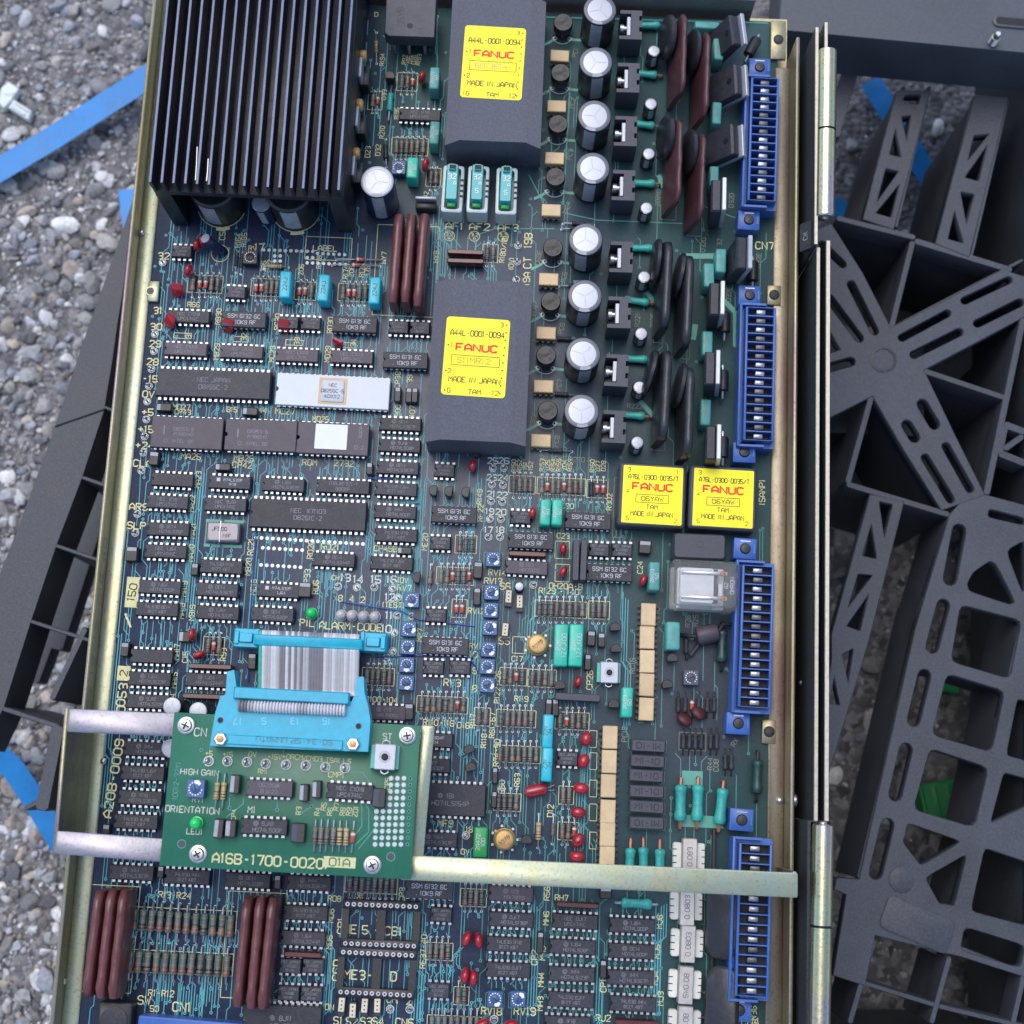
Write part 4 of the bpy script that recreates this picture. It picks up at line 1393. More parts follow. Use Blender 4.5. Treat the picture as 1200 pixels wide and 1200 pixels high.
mb = MB(); mb.lathe([(.5, 0), (2.2, .6), (2.6, 2), (2.6, 8), (2.2, 9.4), (.5, 10)], 'red_dip', n=16, axis='X')
mb.tube([(10, 0, 0), (13, .6, -1), (13.6, .6, -2.7)], .3, 'tin', 5); mb.tube([(10, -1, 0), (12.5, -1.5, -1), (13, -1.6, -2.7)], .3, 'tin', 5)
p = P(615, 929, 2.8); obj('dipped_capacitor', mb, pcb, (p.x, p.y, 2.8), rz=RAD(14))


def slab_mesh(m, w, h, t):
    mb = MB()
    mb.rbox(0, 0, [(w * .75, t * .7, 1.5), (w, t, 2.4), (w, t, h - 1), (w - .5, t - .4, h)], m, r=t * .6, n=2)
    for q in (-1, 1): mb.tube([(q * w * .6, 0, 1.8), (q * w * .6, 0, 0)], .28, 'tin', 5)
    return mb.mesh('mica_capacitor', angle=50)


for u, v, rot, tx in [(207, 343, 0, 35), (194, 379, -35, 40), (264, 385, -18, 40), (331, 386, -6, 40), (395, 402, -25, 12)]:
    p = P(u, v + 3, 4)
    obj('film_capacitor', cached(('slab',), lambda: slab_mesh('red_dip', 2.7, 8, .85)), pcb, (p.x, p.y, 0), rot=(RAD(-tx), 0, RAD(rot)))


def ecap_mesh(r, h, sl, rim):
    mb = MB()
    mb.lathe([(r - .3, .2), (r, .6), (r, 1.6), (r - .45, 2.2), (r, 2.8), (r, h - .7), (r - .25, h - .2), (r - .6, h), (r * .76, h), (r * .75, h - .25)], sl, n=36, mats=[None] * 6 + [rim, rim, rim])
    return mb.mesh('electrolytic_capacitor', angle=50)


def ecap_top(r, h):
    mb = MB()
    q = r * .75 if r > 4 else r * .78
    mb.lathe([(q - .02, h - .35), (q - .02, h - .08), (q * .9, h - .02), (.2, h - .02)], 'alu', n=32)
    z = h + .03
    if r > 3:
        for i in range(3):
            a = RAD(90 + 120 * i)
            mb.ribbon([(.25 * math.cos(a), .25 * math.sin(a)), (q * .85 * math.cos(a), q * .85 * math.sin(a))], .2 if r > 4 else .14, z + .004 * i, 'stripe')
    return mb.mesh('top_disc', angle=50)


def ecap_stripe(r, h):
    mb = MB()
    k = mb.mi('stripe')
    n = 7; rr = r + .06
    for i in range(n):
        a0, a1 = RAD(-112 + 40 * i / n), RAD(-112 + 40 * (i + 1) / n)
        b = len(mb.v)
        mb.v += [(rr * math.cos(a0), rr * math.sin(a0), 3), (rr * math.cos(a1), rr * math.sin(a1), 3), (rr * math.cos(a1), rr * math.sin(a1), h - 1), (rr * math.cos(a0), rr * math.sin(a0), h - 1)]
        mb.face((b, b + 1, b + 2, b + 3), k)
    mb.ring(0, 0, h + .04, r * .78, r * .95, 'stripe', 5, -112, -72)
    return mb.mesh('polarity_stripe')


def ecap(u, v, r, h, sl='sleeve', rim='sleeve_rim', rot=None, parent=None, stripe=True):
    p = P(u, v, h)
    o = obj('electrolytic_capacitor', cached(('ec', r, h, sl, rim), lambda: ecap_mesh(r, h, sl, rim)), parent or pcb, (p.x, p.y, 0), R.uniform(-.25, .25) if rot is None else rot)
    if r < 9: o.rotation_euler[0], o.rotation_euler[1] = jit(1.6), jit(1.6)
    t = obj('top_disc', cached(('et', r, h), lambda: ecap_top(r, h)), o, rz=R.uniform(-1, 1))
    if stripe: obj('polarity_stripe', cached(('es', r, h), lambda: ecap_stripe(r, h)), o)
    return o


for u, v in [(702, 12), (699, 73), (696, 134), (694, 196), (688, 280), (685, 345.5), (683, 414), (681, 482)]: ecap(u, v, 7.7, 23)
for u, v in [(766, 60), (763, 121.5), (760, 180), (757.5, 243), (755, 325), (752, 390), (750, 453), (747, 519)]: ecap(u, v, 3.15, 12)
ecap(442, 211, 7.6, 28, 'sleeve_blue', 'alu')
ecap(307, 237, 4.5, 17, 'sleeve_blue', 'alu')
ecap(609, 687, 2.1, 8, 'sleeve', 'alu', stripe=False)
for u, v in [(201, 828), (231, 833), (198, 877)]: ecap(u, v, 4, 20, 'sleeve', 'alu')
# leaning blue electrolytic C56
mb = MB(); mb.lathe([(2.3, 0), (2.5, .3), (2.5, 1), (2.3, 1.4), (2.5, 1.8), (2.5, 12.4), (2.3, 12.7)], 'sleeve_blue', n=20); mb.lathe([(2.25, 12.71), (2.2, 12.9), (.2, 12.95)], 'alu', n=20)
p = P(260, 296); obj('electrolytic_capacitor', mb, pcb, (p.x, p.y, 1), rot=(RAD(-8), RAD(-24), 0), label='small dark blue electrolytic capacitor leaning over')
pads.ring(P(258, 297).x, P(258, 297).y, .2, 3.9, 4.25, 'silk', 24)


def to92_mesh():
    mb = MB()
    pts = [(2.4 * math.cos(RAD(a)), 2.4 * math.sin(RAD(a))) for a in range(-35, 216, 15)]
    mb.poly(pts, 2.2, 7, 'black', .25)
    for q in (-1.2, 0, 1.2): mb.tube([(q, .3, 2.4), (q, .3, 0)], .25, 'tin', 4)
    return mb.mesh('transistor', angle=30)


for i, (u, v, a) in enumerate([(509, 575, 90), (527, 576, 90), (547, 577, 90), (656, 804, 10), (721, 736, 10), (722, 761, 10), (719, 826, 10), (550, 879, 30), (552, 900, 20), (617, 985, 0), (489, 677, 90), (457, 90, 0), (788, 772, 10), (782, 803, 10)]):
    p = P(u, v, 6)
    obj('transistor', cached(('to92',), to92_mesh), pcb, (p.x, p.y, 0), RAD(a) + jit(5))


def can_mesh():
    mb = MB()
    mb.lathe([(4.6, .8), (4.7, 1.2), (4.2, 1.5), (4.15, 5.8), (3.8, 6.3), (3.2, 6.45), (.2, 6.5)], 'gold', n=28)
    mb.box(4.4, 5.6, -.5, .5, .8, 1.1, 'gold')
    return mb.mesh('metal_can_transistor', angle=50)


for u, v in [(630, 754.5), (591, 984)]:
    p = P(u, v, 6)
    o = obj('metal_can_amplifier', cached(('can',), can_mesh), pcb, (p.x, p.y, 0), RAD(140))
    mb = MB()
    for i, s in enumerate(('21J', 'LM310', 'H8')): stroke_text(mb, s, 0, 1.7 - i * 1.7, 1.2, -110, 'band_brown', 6.54, .14)
    obj('marking', mb, o)
    for i in range(7): pad(p.x + 5.6 * math.cos(i * .9), p.y + 5.6 * math.sin(i * .9), .6, False)


# trimmers
def pot_body(m):
    mb = MB()
    mb.rbox(0, 0, [(3.3, 3.3, .4), (3.3, 3.3, 4.4), (3.1, 3.1, 4.7)], m, r=.3, n=1)
    return mb.mesh('trimmer', angle=30)


def pot_dial(m2):
    mb = MB()
    mb.lathe([(1.75, 4.71), (1.75, 4.85), (1.6, 4.95)], m2, n=20)
    mb.rbox(0, 0, [(1.45, .22, 4.96), (1.45, .22, 4.99)], 'hole')
    for i in range(13):
        a = RAD(-60 + i * 25)
        mb.disc(2.35 * math.cos(a), 2.35 * math.sin(a), 4.75, .3, 'paper', 6)
    if m2 == 'pot_blue':
        mb.poly([(1.7 * math.cos(RAD(a)), 1.7 * math.sin(RAD(a))) for a in (-70, -40, -10)] + [(2.9, -.4), (2.6, -1.9), (1.2, -2.5)], 4.74, 5.02, 'paper')
    return mb.mesh('dial')


for u, v in [(482.5, 703), (479, 737), (477.5, 758), (476.5, 779), (476, 800), (578, 655), (576, 694), (575, 715), (574, 735.5), (572.5, 761), (571, 781), (571, 802.5), (580, 1171), (607, 1171), (467, 196), (293, 301), (810, 794)]:
    m = 'pot_soot' if u == 810 else ('black' if u == 293 else 'pot_blue')
    p = P(u, v, 4.7)
    o = obj('trimmer', cached(('pot', m), lambda: pot_body(m)), pcb, (p.x, p.y, 0), jit(2))
    obj('dial', cached(('dial', m), lambda: pot_dial(m)), o, rz=R.uniform(-1.2, 1.6))
    if u not in (810, 293, 467): outline(u - 10.5, v - 8, u + 10.5, v + 11, 'trace_light', .2)


# small block decoupling capacitors: black block with a bright end
def block(u, v, wpx, hpx, h=4.0, parent=None, zb=0.0, end='top', m='black'):
    p = P(u, v, zb + h)
    hx, hy = wpx / 5.4, hpx / 5.4

    def mk():
        mb = MB()
        mb.rbox(0, 0, [(hx, hy, .2), (hx, hy, h - .5), (hx - .4, hy - .4, h)], m, r=.4, n=1)
        return mb.mesh('block_capacitor', angle=30)

    def mk2():
        mb = MB()
        if hy >= hx: mb.rbox(0, hy - 1.2, [(hx - .5, .8, h + .01), (hx - .5, .8, h + .05)], 'stripe', r=.2)
        else: mb.rbox(-hx + 1.2, 0, [(.8, hy - .5, h + .01), (.8, hy - .5, h + .05)], 'stripe', r=.2)
        return mb.mesh('end_mark')
    o = obj('block_capacitor', cached(('blk', wpx, hpx, h, m), mk), parent or pcb, (p.x, p.y, zb), jit(2))
    obj('end_mark', cached(('blke', wpx, hpx, h), mk2), o)


for u, v, w, h_ in [(466, 462, 8, 19), (479, 463, 8, 19), (486, 463, 8, 19), (474, 645, 18, 9), (192, 477, 19, 10), (293, 482, 19, 10), (180, 537, 12, 17), (261, 547, 19, 9), (228, 667, 9, 15), (154, 649, 14, 18), (357, 691, 15, 18),
                    (216, 746, 14, 13), (146, 761, 10, 17), (295, 775, 10, 19), (479, 834, 11, 19), (560, 668, 11, 20), (559, 699, 9, 21), (689, 776, 8, 19), (693, 748, 10, 18), (705, 750, 9, 17), (643, 829, 8, 20), (651, 829, 8, 20),
                    (580, 909, 7, 19), (579, 937, 7, 19), (433, 549, 8, 15), (633, 1105, 8, 24), (707, 1136, 8, 20), (188, 1022, 8, 14), (325, 1034, 8, 16), (124, 972, 9, 12), (710, 1046, 14, 14), (756, 641, 15, 16)]:
    block(u, v, w, h_, 4.0 if w < 14 else 4.6)
for u, v in [(675, 656), (684, 656)]:
    p = P(u, v, 9); mb = MB(); mb.rbox(0, 0, [(1.4, 9, .5), (1.4, 9, 8.6), (1.2, 8.8, 9)], 'frame_grey', r=.3, n=1); obj('resistor_array', mb, pcb, (p.x, p.y, 0), jit())
p = P(677, 817, 9); mb = MB(); mb.rbox(0, 0, [(9.6, 1.5, .5), (9.6, 1.5, 8.6), (9.4, 1.3, 9)], 'frame_grey', r=.3, n=1); obj('resistor_array', mb, pcb, (p.x, p.y, 0), jit())
# brown single line resistor arrays, low ones
for u, v, l in [(545.5, 295, 44), (545.5, 305.5, 44), (618, 649, 44), (246, 781, 50), (238, 816, 48), (355, 1119, 42), (677, 1061, 48), (746, 1199, 48)]:
    p = P(u, v, 6)

    def mk(l=l):
        mb = MB(); mb.rbox(0, 0, [(l / 5.3 - .2, 1.0, .6), (l / 5.3, 1.25, 2), (l / 5.3, 1.2, 5.4), (l / 5.3 - .3, .8, 6)], 'brown_sip', r=.6, n=2)
        for i in range(8): mb.tube([((i - 3.5) * 2.2, 0, .8), ((i - 3.5) * 2.2, 0, 0)], .25, 'tin', 4)
        return mb.mesh('resistor_array', angle=50)
    obj('resistor_array', cached(('sip', l), mk), pcb, (p.x, p.y, 0), jit())


# tall dipped arrays (brown) and large plate capacitors: upright slabs running along the board
def tall_slab(L_, h, t, m, taper=.82):
    mb = MB()
    n = 10
    rings = []
    for i in range(n + 1):
        f = i / n
        y = (f - .5) * L_
        e = min(1.0, (1 - abs(2 * f - 1)) * 5 + .55)
        tt = t * (0.78 + .22 * e) * (1 + .07 * math.sin(i * 2.3 + L_))
        hh = h * (.74 + .26 * min(1.0, e)) * (1 + .012 * math.sin(i * 1.7))
        q = []
        for a in range(12):
            an = 2 * math.pi * a / 12
            ca, sa = math.cos(an), math.sin(an)
            q.append((tt / 2 * (abs(ca) ** .6) * (1 if ca > 0 else -1), y, 1.5 + (hh - 1.5) / 2 * (1 + (abs(sa) ** .35) * (1 if sa > 0 else -1))))
        rings.append(q)
    mb.loops(rings, m)
    for i in range(9):
        mb.tube([(0, (i - 4) * L_ / 11, 2.5), (0, (i - 4) * L_ / 11, 0)], .3, 'tin', 4)
    return mb.mesh('slab', angle=60)


def slab(u0, v0, u1, v1, h, t, m, name='dipped_array', tilt=0.0):
    a, b = P(u0, v0, h), P(u1, v1, h)
    L_ = round((a - b).length, 0)
    c = (a + b) / 2
    return obj(name, cached(('tall', L_, h, t, m), lambda: tall_slab(L_, h, t, m)), pcb, (c.x - math.tan(RAD(tilt)) * h, c.y, 0), rot=(0, RAD(tilt), math.atan2(a.y - b.y, a.x - b.x) - math.pi / 2 + jit(.8)))


for u0, v0, u1, v1 in [(467, 248, 460, 352), (482, 248, 474, 352), (497, 248, 489, 356)]: slab(u0, v0, u1, v1, 19, 4.6, 'brown_coat')
for u0, v0, u1, v1 in [(115, 1044, 99, 1170), (129, 1043, 115, 1172), (144, 1044, 129, 1172), (289, 1053, 276, 1182), (304, 1053, 292, 1183), (318, 1053, 306, 1184)]: slab(u0, v0, u1, v1, 20, 4.3, 'brown_coat')
for u0, v0, u1, v1 in [(804.5, 11, 802, 104), (832, 33, 829, 131), (800, 135, 796, 232), (827, 153, 823, 252)]: slab(u0, v0, u1, v1, 25, 3.0, 'brown_dark', 'plate_resistor', 12)
for u0, v0, u1, v1 in [(785, 280, 781, 380), (810, 297, 806, 402), (784, 408, 779, 512), (811, 428, 807, 532)]: slab(u0, v0, u1, v1, 24, 4.6, 'black_coat', 'plate_resistor', 6)


def disc_mesh(r, t):
    mb = MB()
    mb.lathe([(r * .3, -t / 2), (r * .85, -t / 2), (r, -t * .2), (r, t * .2), (r * .85, t / 2), (r * .3, t / 2)], 'black_coat', n=26, axis='X', o=(0, 0, r + 3))
    for q in (-1, 1): mb.tube([(0, q * r * .35, 5), (0, q * r * .35, 0)], .4, 'tin', 5)
    return mb.mesh('disc_varistor', angle=50)


for i, (u, v, rot) in enumerate([(791, 38, 4), (820, 55, 3), (789, 156, 4), (816, 173, 3), (771, 302, -3), (798, 318, -8), (764, 432, -12), (799, 448, -8)]):
    p = P(u - (4 if i < 4 else 0), v, 18)
    tl = RAD(14 if i < 4 else 4)
    obj('disc_varistor', cached(('disc',), lambda: disc_mesh(10.2, 3.6)), pcb, (p.x - math.tan(tl) * 18, p.y, 0), rot=(0, tl, RAD(rot)))


# finned clip heat sinks with a power transistor
def clip_sink():
    mb = MB()
    pts = [(-5.2, 7.3), (-5.2, 5.6), (-.2, 5.6), (-.2, -5.6), (-5.6, -5.6), (-5.6, -7.3), (4.9, -7.3), (4.9, -3.4), (3.6, -3.4), (3.6, -1.0), (4.9, -1.0), (4.9, 2.2), (3.6, 2.2), (3.6, 4.6), (4.9, 4.6), (4.9, 7.3)]
    pts = pts[::-1]
    area = sum(pts[i][0] * pts[(i + 1) % len(pts)][1] - pts[(i + 1) % len(pts)][0] * pts[i][1] for i in range(len(pts)))
    if area < 0: pts.reverse()
    mb.poly(pts, 1.0, 17, 'frame_grey')
    return mb.mesh('clip_heat_sink', angle=20)


def clip_tr():
    mb = MB()
    mb.box(-2.0, -.25, -5.0, 4.4, 3, 16.4, 'alu', .2)
    mb.box(-5.0, -2.02, -5.0, 4.4, 2.5, 9.5, 'black', .3)
    for q in (-2.5, 0, 2.5): mb.tube([(-3, q, 3), (-3, q, 0)], .4, 'tin', 5)
    return mb.mesh('power_transistor', angle=30)


def clip_screw():
    mb = MB(); mb.lathe([(1.6, -5.4), (2.2, -4.9), (2.2, -3.4), (1.5, -3.3), (1.5, -2.05)][::1], 'steel', n=14, axis='X', o=(0, 0, 13)); return mb.mesh('screw')


for u, v in [(740, 29), (737, 91), (734, 153.5), (731.5, 217), (729, 301), (726.5, 366), (723.5, 434), (720.5, 500)]:
    p = P(u, v, 17)
    o = obj('clip_heat_sink', cached(('cs',), clip_sink), pcb, (p.x, p.y, 0), jit(.8))
    obj('power_transistor', cached(('ct',), clip_tr), o)
    obj('screw', cached(('cw',), clip_screw), o)


# round mushroom couplers on three legs
def mush():
    mb = MB()
    mb.lathe([(3.9, 3.6), (4.5, 4.0), (4.55, 8.2), (4.2, 8.7), (.2, 8.7)], 'black', n=28)
    for i in range(3):
        a = RAD(200 + 70 * i)
        mb.tube([(3.2 * math.cos(a), 3.2 * math.sin(a), 4), (3.4 * math.cos(a), 3.4 * math.sin(a), 0)], .45, 'tin', 5)
    return mb.mesh('round_bridge', angle=40)


def mushm():
    mb = MB()
    for a, s in ((115, '-'), (45, 'S'), (-35, '='), (200, 'D')): stroke_text(mb, s, 2.6 * math.cos(RAD(a)), 2.6 * math.sin(RAD(a)), 1.8, 30, 'ink', 8.73, .2)
    stroke_text(mb, '1B4', 0, 0, 1.5, 35, 'hole', 8.73, .2)
    return mb.mesh('marking', smooth=False)


for u, v in [(660, 26), (657, 85), (654, 145), (651, 207), (648, 290), (645.5, 353), (640, 416), (642, 481)]:
    p = P(u, v, 8.7)
    o = obj('round_bridge', cached(('mu',), mush), pcb, (p.x, p.y, 0), jit(6))
    obj('marking', cached(('mum',), mushm), o)
    for q in (-1, 1): pad(p.x + q * 3.4, p.y - 3.6, 1.1)
    pads.ring(p.x, p.y - 1.2, .18, 5.0, 5.3, 'silk_white', 20, 200, 340)
    trc.ribbon([(p.x + 3.4, p.y - 3.8), (p.x + 9.5, p.y - 4.0)], 1.3, tz(), 'trace_light')
    trc.ribbon([(p.x - 3.4, p.y - 3.8), (p.x - 6.5, p.y - 6.0), (p.x - 9.5, p.y - 7.6)], 1.3, tz(), 'trace_light')


# optocouplers
def opto(hx, hy, h, np_, side):
    mb = MB()
    mb.rbox(0, 0, [(hx, hy, .9), (hx, hy, h - .35), (hx - .35, hy - .35, h)], 'opto_cream', r=.2, n=1)
    return mb.mesh('optocoupler', angle=30)


def opto_pins(hx, hy, n, side):
    mb = MB()
    for i in range(n):
        o_ = (i - (n - 1) / 2) * 2.54
        for s in (-1, 1):
            if side == 'x':
                x0, x1 = sorted((s * (hx - .2), s * (hx + 1.3)))
                mb.box(x0, x1, o_ - .6, o_ + .6, 2.2, 2.5, 'black'); x0, x1 = sorted((s * (hx + 1.0), s * (hx + 1.3))); mb.box(x0, x1, o_ - .4, o_ + .4, 0, 2.19, 'tin')
            else:
                y0, y1 = sorted((s * (hy - .2), s * (hy + 1.0)))
                mb.box(o_ - .6, o_ + .6, y0, y1, 2.2, 2.5, 'black'); y0, y1 = sorted((s * (hy + .7), s * (hy + 1.0))); mb.box(o_ - .4, o_ + .4, y0, y1, 0, 2.19, 'tin')
    return mb.mesh('pins', smooth=False)


for u, v in [(760, 720), (758.5, 747), (758.5, 775), (758, 802.5), (757.5, 831), (715, 864), (714, 892.5), (713, 921), (712.5, 951), (712, 978), (711.5, 1006)]:
    p = P(u, v, 4.6)
    o = obj('optocoupler', cached(('op6',), lambda: opto(3.2, 4.9, 4.6, 4, 'x')), pcb, (p.x, p.y, 0), jit())
    obj('pins', cached(('op6p',), lambda: opto_pins(3.2, 4.9, 4, 'x')), o, kind='stuff')
for u, v in [(656, 65), (652.5, 124), (650, 185), (646, 246), (643, 327), (640, 390), (637, 452.5), (634, 516)]:
    p = P(u, v, 4.6)
    o = obj('optocoupler', cached(('op4',), lambda: opto(4.4, 2.9, 4.6, 3, 'y')), pcb, (p.x, p.y, 0), jit(1))
    obj('pins', cached(('op4p',), lambda: opto_pins(4.4, 2.9, 4, 'y')), o, kind='stuff')


# power transistors standing on edge and their diodes
def to3p():
    mb = MB()
    mb.rbox(0, 0, [(2.4, 7.6, 2.5), (2.4, 7.6, 21), (1.6, 7.0, 22)], 'chip', r=.3, n=1)
    for q in (-5.4, 0, 5.4): mb.tube([(.5, q, 3), (.5, q, 0)], .6, 'tin', 5)
    return mb.mesh('power_transistor', angle=30)


def to3p_tab():
    mb = MB(); mb.box(2.42, 4.4, -7.8, 7.8, 3.5, 24, 'alu', .3); return mb.mesh('metal_tab', angle=30)


def to3p_hole():
    mb = MB(); st = 0
    mb.lathe([(1.5, -2.47), (1.5, -2.43)], 'hole', n=16, axis='X', o=(0, 0, 18)); return mb.mesh('hole')


for u, v, ry, rz in [(868, 38, 24, 8), (872, 92, 40, 4), (868, 162, 40, 3), (847, 231, -4, 0), (876, 298, 6, 0), (845, 352, -4, 0), (840, 433, -6, 0), (841, 520, -6, 0)]:
    p = P(u, v, 20)
    dxx = -math.sin(RAD(ry)) * 20
    o = obj('power_transistor', cached(('t3',), to3p), pcb, (p.x + dxx - 3, p.y, 0), rot=(0, RAD(ry), RAD(rz)))
    obj('metal_tab', cached(('t3t',), to3p_tab), o)
    obj('hole', cached(('t3h',), to3p_hole), o)
for u, v in [(882, 55), (882, 318), (849, 378), (847, 446), (847, 524)]:
    p = P(u, v, 6)
    mb = MB(); mb.lathe([(.6, -5), (2.6, -4.6), (2.7, 3.8), (2.2, 4.6), (.6, 5)], 'black', n=16, axis='Y'); mb.tube([(0, -4.5, 0), (0, -8, -.4), (0, -9, -6)], .55, 'tin', 5); mb.tube([(0, 4.5, 0), (0, 7, -.4), (0, 7.6, -6)], .55, 'tin', 5)
    obj('diode', mb, pcb, (p.x, p.y, 6), RAD(-25 if v < 60 else 0))
# purple brown charred choke and dark capacitor in the burnt corner
mb = MB(); mb.lathe([(1, -5), (3.6, -4.6), (4.2, -3), (4.2, 3), (3.6, 4.6), (1, 5)], 'chip_brown', n=18, axis='X')
mb.tube([(-4.5, 0, 0), (-8, 1, -1), (-11, 2.5, -4)], .8, 'soot_black', 6); mb.tube([(4.5, 0, 0), (8, 3, 1), (12, 2, -1), (13, -1, -4)], .9, 'soot_black', 6)
p = P(829, 743, 6); obj('charred_choke', mb, pcb, (p.x, p.y, 5), RAD(14), label='charred purple brown choke in the sooty corner beside the blue terminal block')

# ---- moulded blocks M1-10
for i, (u, v, s) in enumerate([(760, 874, '01-1M'), (759, 892, 'M1-10'), (757.5, 909, 'M1-10'), (758, 927.5, 'M1-10'), (758, 945.5, 'M1-10'), (758, 964.5, '01-1M')]):
    p = P(u, v, 6)
    o = obj('reed_relay', cached(('m1',), lambda: (lambda mb: (mb.rbox(0, 0, [(7.4, 2.6, .2), (7.4, 2.6, 5.4), (6.9, 2.2, 6)], 'frame_grey', r=.3, n=1), mb)[1].mesh('reed_relay', angle=30))(MB())), pcb, (p.x, p.y, 0), jit(1.2))
    mb = MB(); stroke_text(mb, 'M1-10', 0, 0, 2.5, 0 if s[0] == 'M' else 180, 'hole', 6.03, .14, stretch=1.15); obj('marking', mb, o)
    outline(u - 21, v - 6.5, u + 21, v + 8.5, 'silk_dim', .2)
# ---- white shunt resistors in cream clips
for u, v in [(808.5, 1004), (805.5, 1063), (806.5, 1106.5), (804, 1155), (803.5, 1202)]:
    p = P(u, v, 7)
    mb = MB(); mb.rbox(0, 0, [(3.1, 7.5, 1), (3.1, 7.5, 6.6), (2.8, 7.2, 7)], 'shunt_metal', r=.3, n=1)
    o = obj('shunt_resistor', mb, pcb, (p.x, p.y, 0), jit(1.4))
    mb = MB()
    for s in (-1, 1):
        x0, x1 = sorted((s * 3.12, s * 6.8))
        mb.rbox((x0 + x1) / 2, 0, [((x1 - x0) / 2, 5.6, .3), ((x1 - x0) / 2, 5.6, 3.6), ((x1 - x0) / 2 - .3, 5.3, 4)], 'sip_cream', r=.9, n=2)
        for y in (-2.8, 0, 2.8):
            mb.box(s * 6.2 - .9, s * 6.2 + .9, y - .2, y + .2, 4.02, 4.05, 'hole')
    obj('clip', mb, o)
    mb = MB(); stroke_text(mb, R.choice(('0.0803', '0.083', '5W0.08')), 0, 0, 2.0, 90, 'frame_grey', 7.04, .12); obj('marking', mb, o)
# ---- two big black flat capacitors beside the lowest terminal block
for u, v, L_ in [(850, 1072, 36), (849, 1182, 34)]:
    p = P(u, v, 8)
    mb = MB(); mb.rbox(0, 0, [(6.2, L_ / 2 - 1, 0), (7.0, L_ / 2, 1.2), (7.0, L_ / 2, 3.6), (6.2, L_ / 2 - 1, 4.6)], 'black_coat', r=6, n=5)
    for q in (-1, 1): mb.tube([(-7, q * 5, 1), (-12, q * 5, -3)], .5, 'tin', 5)
    obj('flat_capacitor', mb, pcb, (p.x, p.y, 5.5), rot=(0, RAD(-24), RAD(-1)))
p = P(829, 1120, 3); mb = MB(); mb.box(-.7, .7, -62, 52, 0, 3.2, 'soot_black', .2); obj('bus_bar', mb, pcb, (p.x + 2, p.y, 0.05))


# ---- blue terminal blocks
def tblock(u0, v0, v1, uw, ntop, nbot, n=15):
    """u0: middle of the slotted head at its top; v0..v1 slotted head; end lugs at ntop, nbot"""
    z = 15.0
    a, b = P(u0[0], v0, z), P(u0[1], v1, z)
    cx, cy = (a.x + b.x) / 2, (a.y + b.y) / 2
    hy = (a.y - b.y) / 2
    hx = uw / 2.68 / 2
    o = obj('terminal_block', MB_base(hx, hy), pcb, (cx, cy, 0), -math.atan2(b.x - a.x, a.y - b.y) * -1)
    pitch = 2 * hy / n
    mb = MB()
    for s in (-1, 1):
        x0, x1 = sorted((s * (hx - 1.0), s * hx))
        mb.box(x0, x1, -hy, hy, 9.02, z, 'conn_blue', .15)
    for i in range(n + 1):
        y = -hy + i * pitch
        mb.box(-hx + 1.01, hx - 1.01, y - .24 if i else y, y + .24 if i < n else y, 9.3, z - .05, 'conn_blue')
    mb.box(-hx - 2.4, -hx - 1.3, -hy - 2.5, hy + 2.5, 9.02, 13.2, 'conn_blue', .15)
    mb.box(-hx - 1.31, hx - 4, -hy - 2.5, -hy - 1.5, 9.02, 13.1, 'conn_blue')
    mb.box(-hx - 1.31, hx - 4, hy + 1.5, hy + 2.5, 9.02, 13.1, 'conn_blue')
    obj('slot_frame', mb, o)
    mb = MB(); mb.box(-hx + 1.02, hx - 1.02, -hy + .5, hy - .5, 9.27, 9.45, 'hole'); obj('slot_floor', mb, o)
    for i in range(n):
        y = -hy + (i + .5) * pitch
        cm = 'tin_dull' if R.random() < .4 else 'tin'
        c = obj('contact', cached(('contact', cm), lambda: (lambda q: (q.box(-2.0, 2.0, -1.05, 1.05, 0, 4.6, cm, .25), q)[1].mesh('contact'))(MB())), o, (R.uniform(-.2, .2), y, 9.47 + R.uniform(0, .3)), R.uniform(-.05, .05))
    for (u, v) in (ntop, nbot):
        p = P(u, v, 9)
        e = MB(); e.box(-5, 5, -4.6, 4.6, 0, 9, 'conn_blue', .3)
        e.lathe([(2.3, 9.0), (2.4, 9.3), (2.0, 9.9), (.3, 10.1)], 'black', n=16)
        e.box(-2.2, 2.2, 3.0, 3.5, 9.01, 9.3, 'tin'); e.box(3.6, 4.4, -2, 2, 9.01, 9.25, 'conn_blue')
        lp = Vector((p.x - cx, p.y - cy))
        obj('end_lug', e, o, (lp.x, lp.y, 0), jit(1))


def MB_base(hx, hy):
    mb = MB()
    mb.rbox(-.6, 0, [(hx + 1.6, hy + 2.2, 0), (hx + 1.6, hy + 2.2, 9)], 'conn_blue', r=.4, n=1)
    mb.rbox(0, 0, [(hx - .04, hy - .04, 9), (hx - .04, hy - .04, 9.25)], 'conn_blue', r=.2, n=1)
    return mb


tblock((897, 893), 91, 235, 35, (889, 79), (879, 258))
tblock((892, 889), 360, 516, 36, (878, 346), (873, 530))
tblock((889, 884), 663, 829, 37, (871.5, 643), (867, 848))
tblock((886, 881), 989, 1168, 37, (867.5, 961), (868, 1184))

# ---- yellow label transformers and modules
def label_plate(mb, hx, hy, z, texts, box=None, r=1.6):
    mb.rbox(0, 0, [(hx, hy, z), (hx, hy, z + .12)], 'label_yellow', r=r, n=4)
    for s, x, y, h, m, sw, st in texts:
        stroke_text(mb, s, x, y, h, 0, m, z + .15, sw, stretch=1.0, fit=st if len(s) > 1 else 0)
    if box:
        x0, x1, y0, y1 = box
        for q in ([(x0, y0), (x1, y0)], [(x0, y1), (x1, y1)]): mb.ribbon(q, .25, z + .15, 'ink')
        for q in ([(x0, y0 + .13), (x0, y1 - .13)], [(x1, y0 + .13), (x1, y1 - .13)]): mb.ribbon(q, .25, z + .15, 'ink')


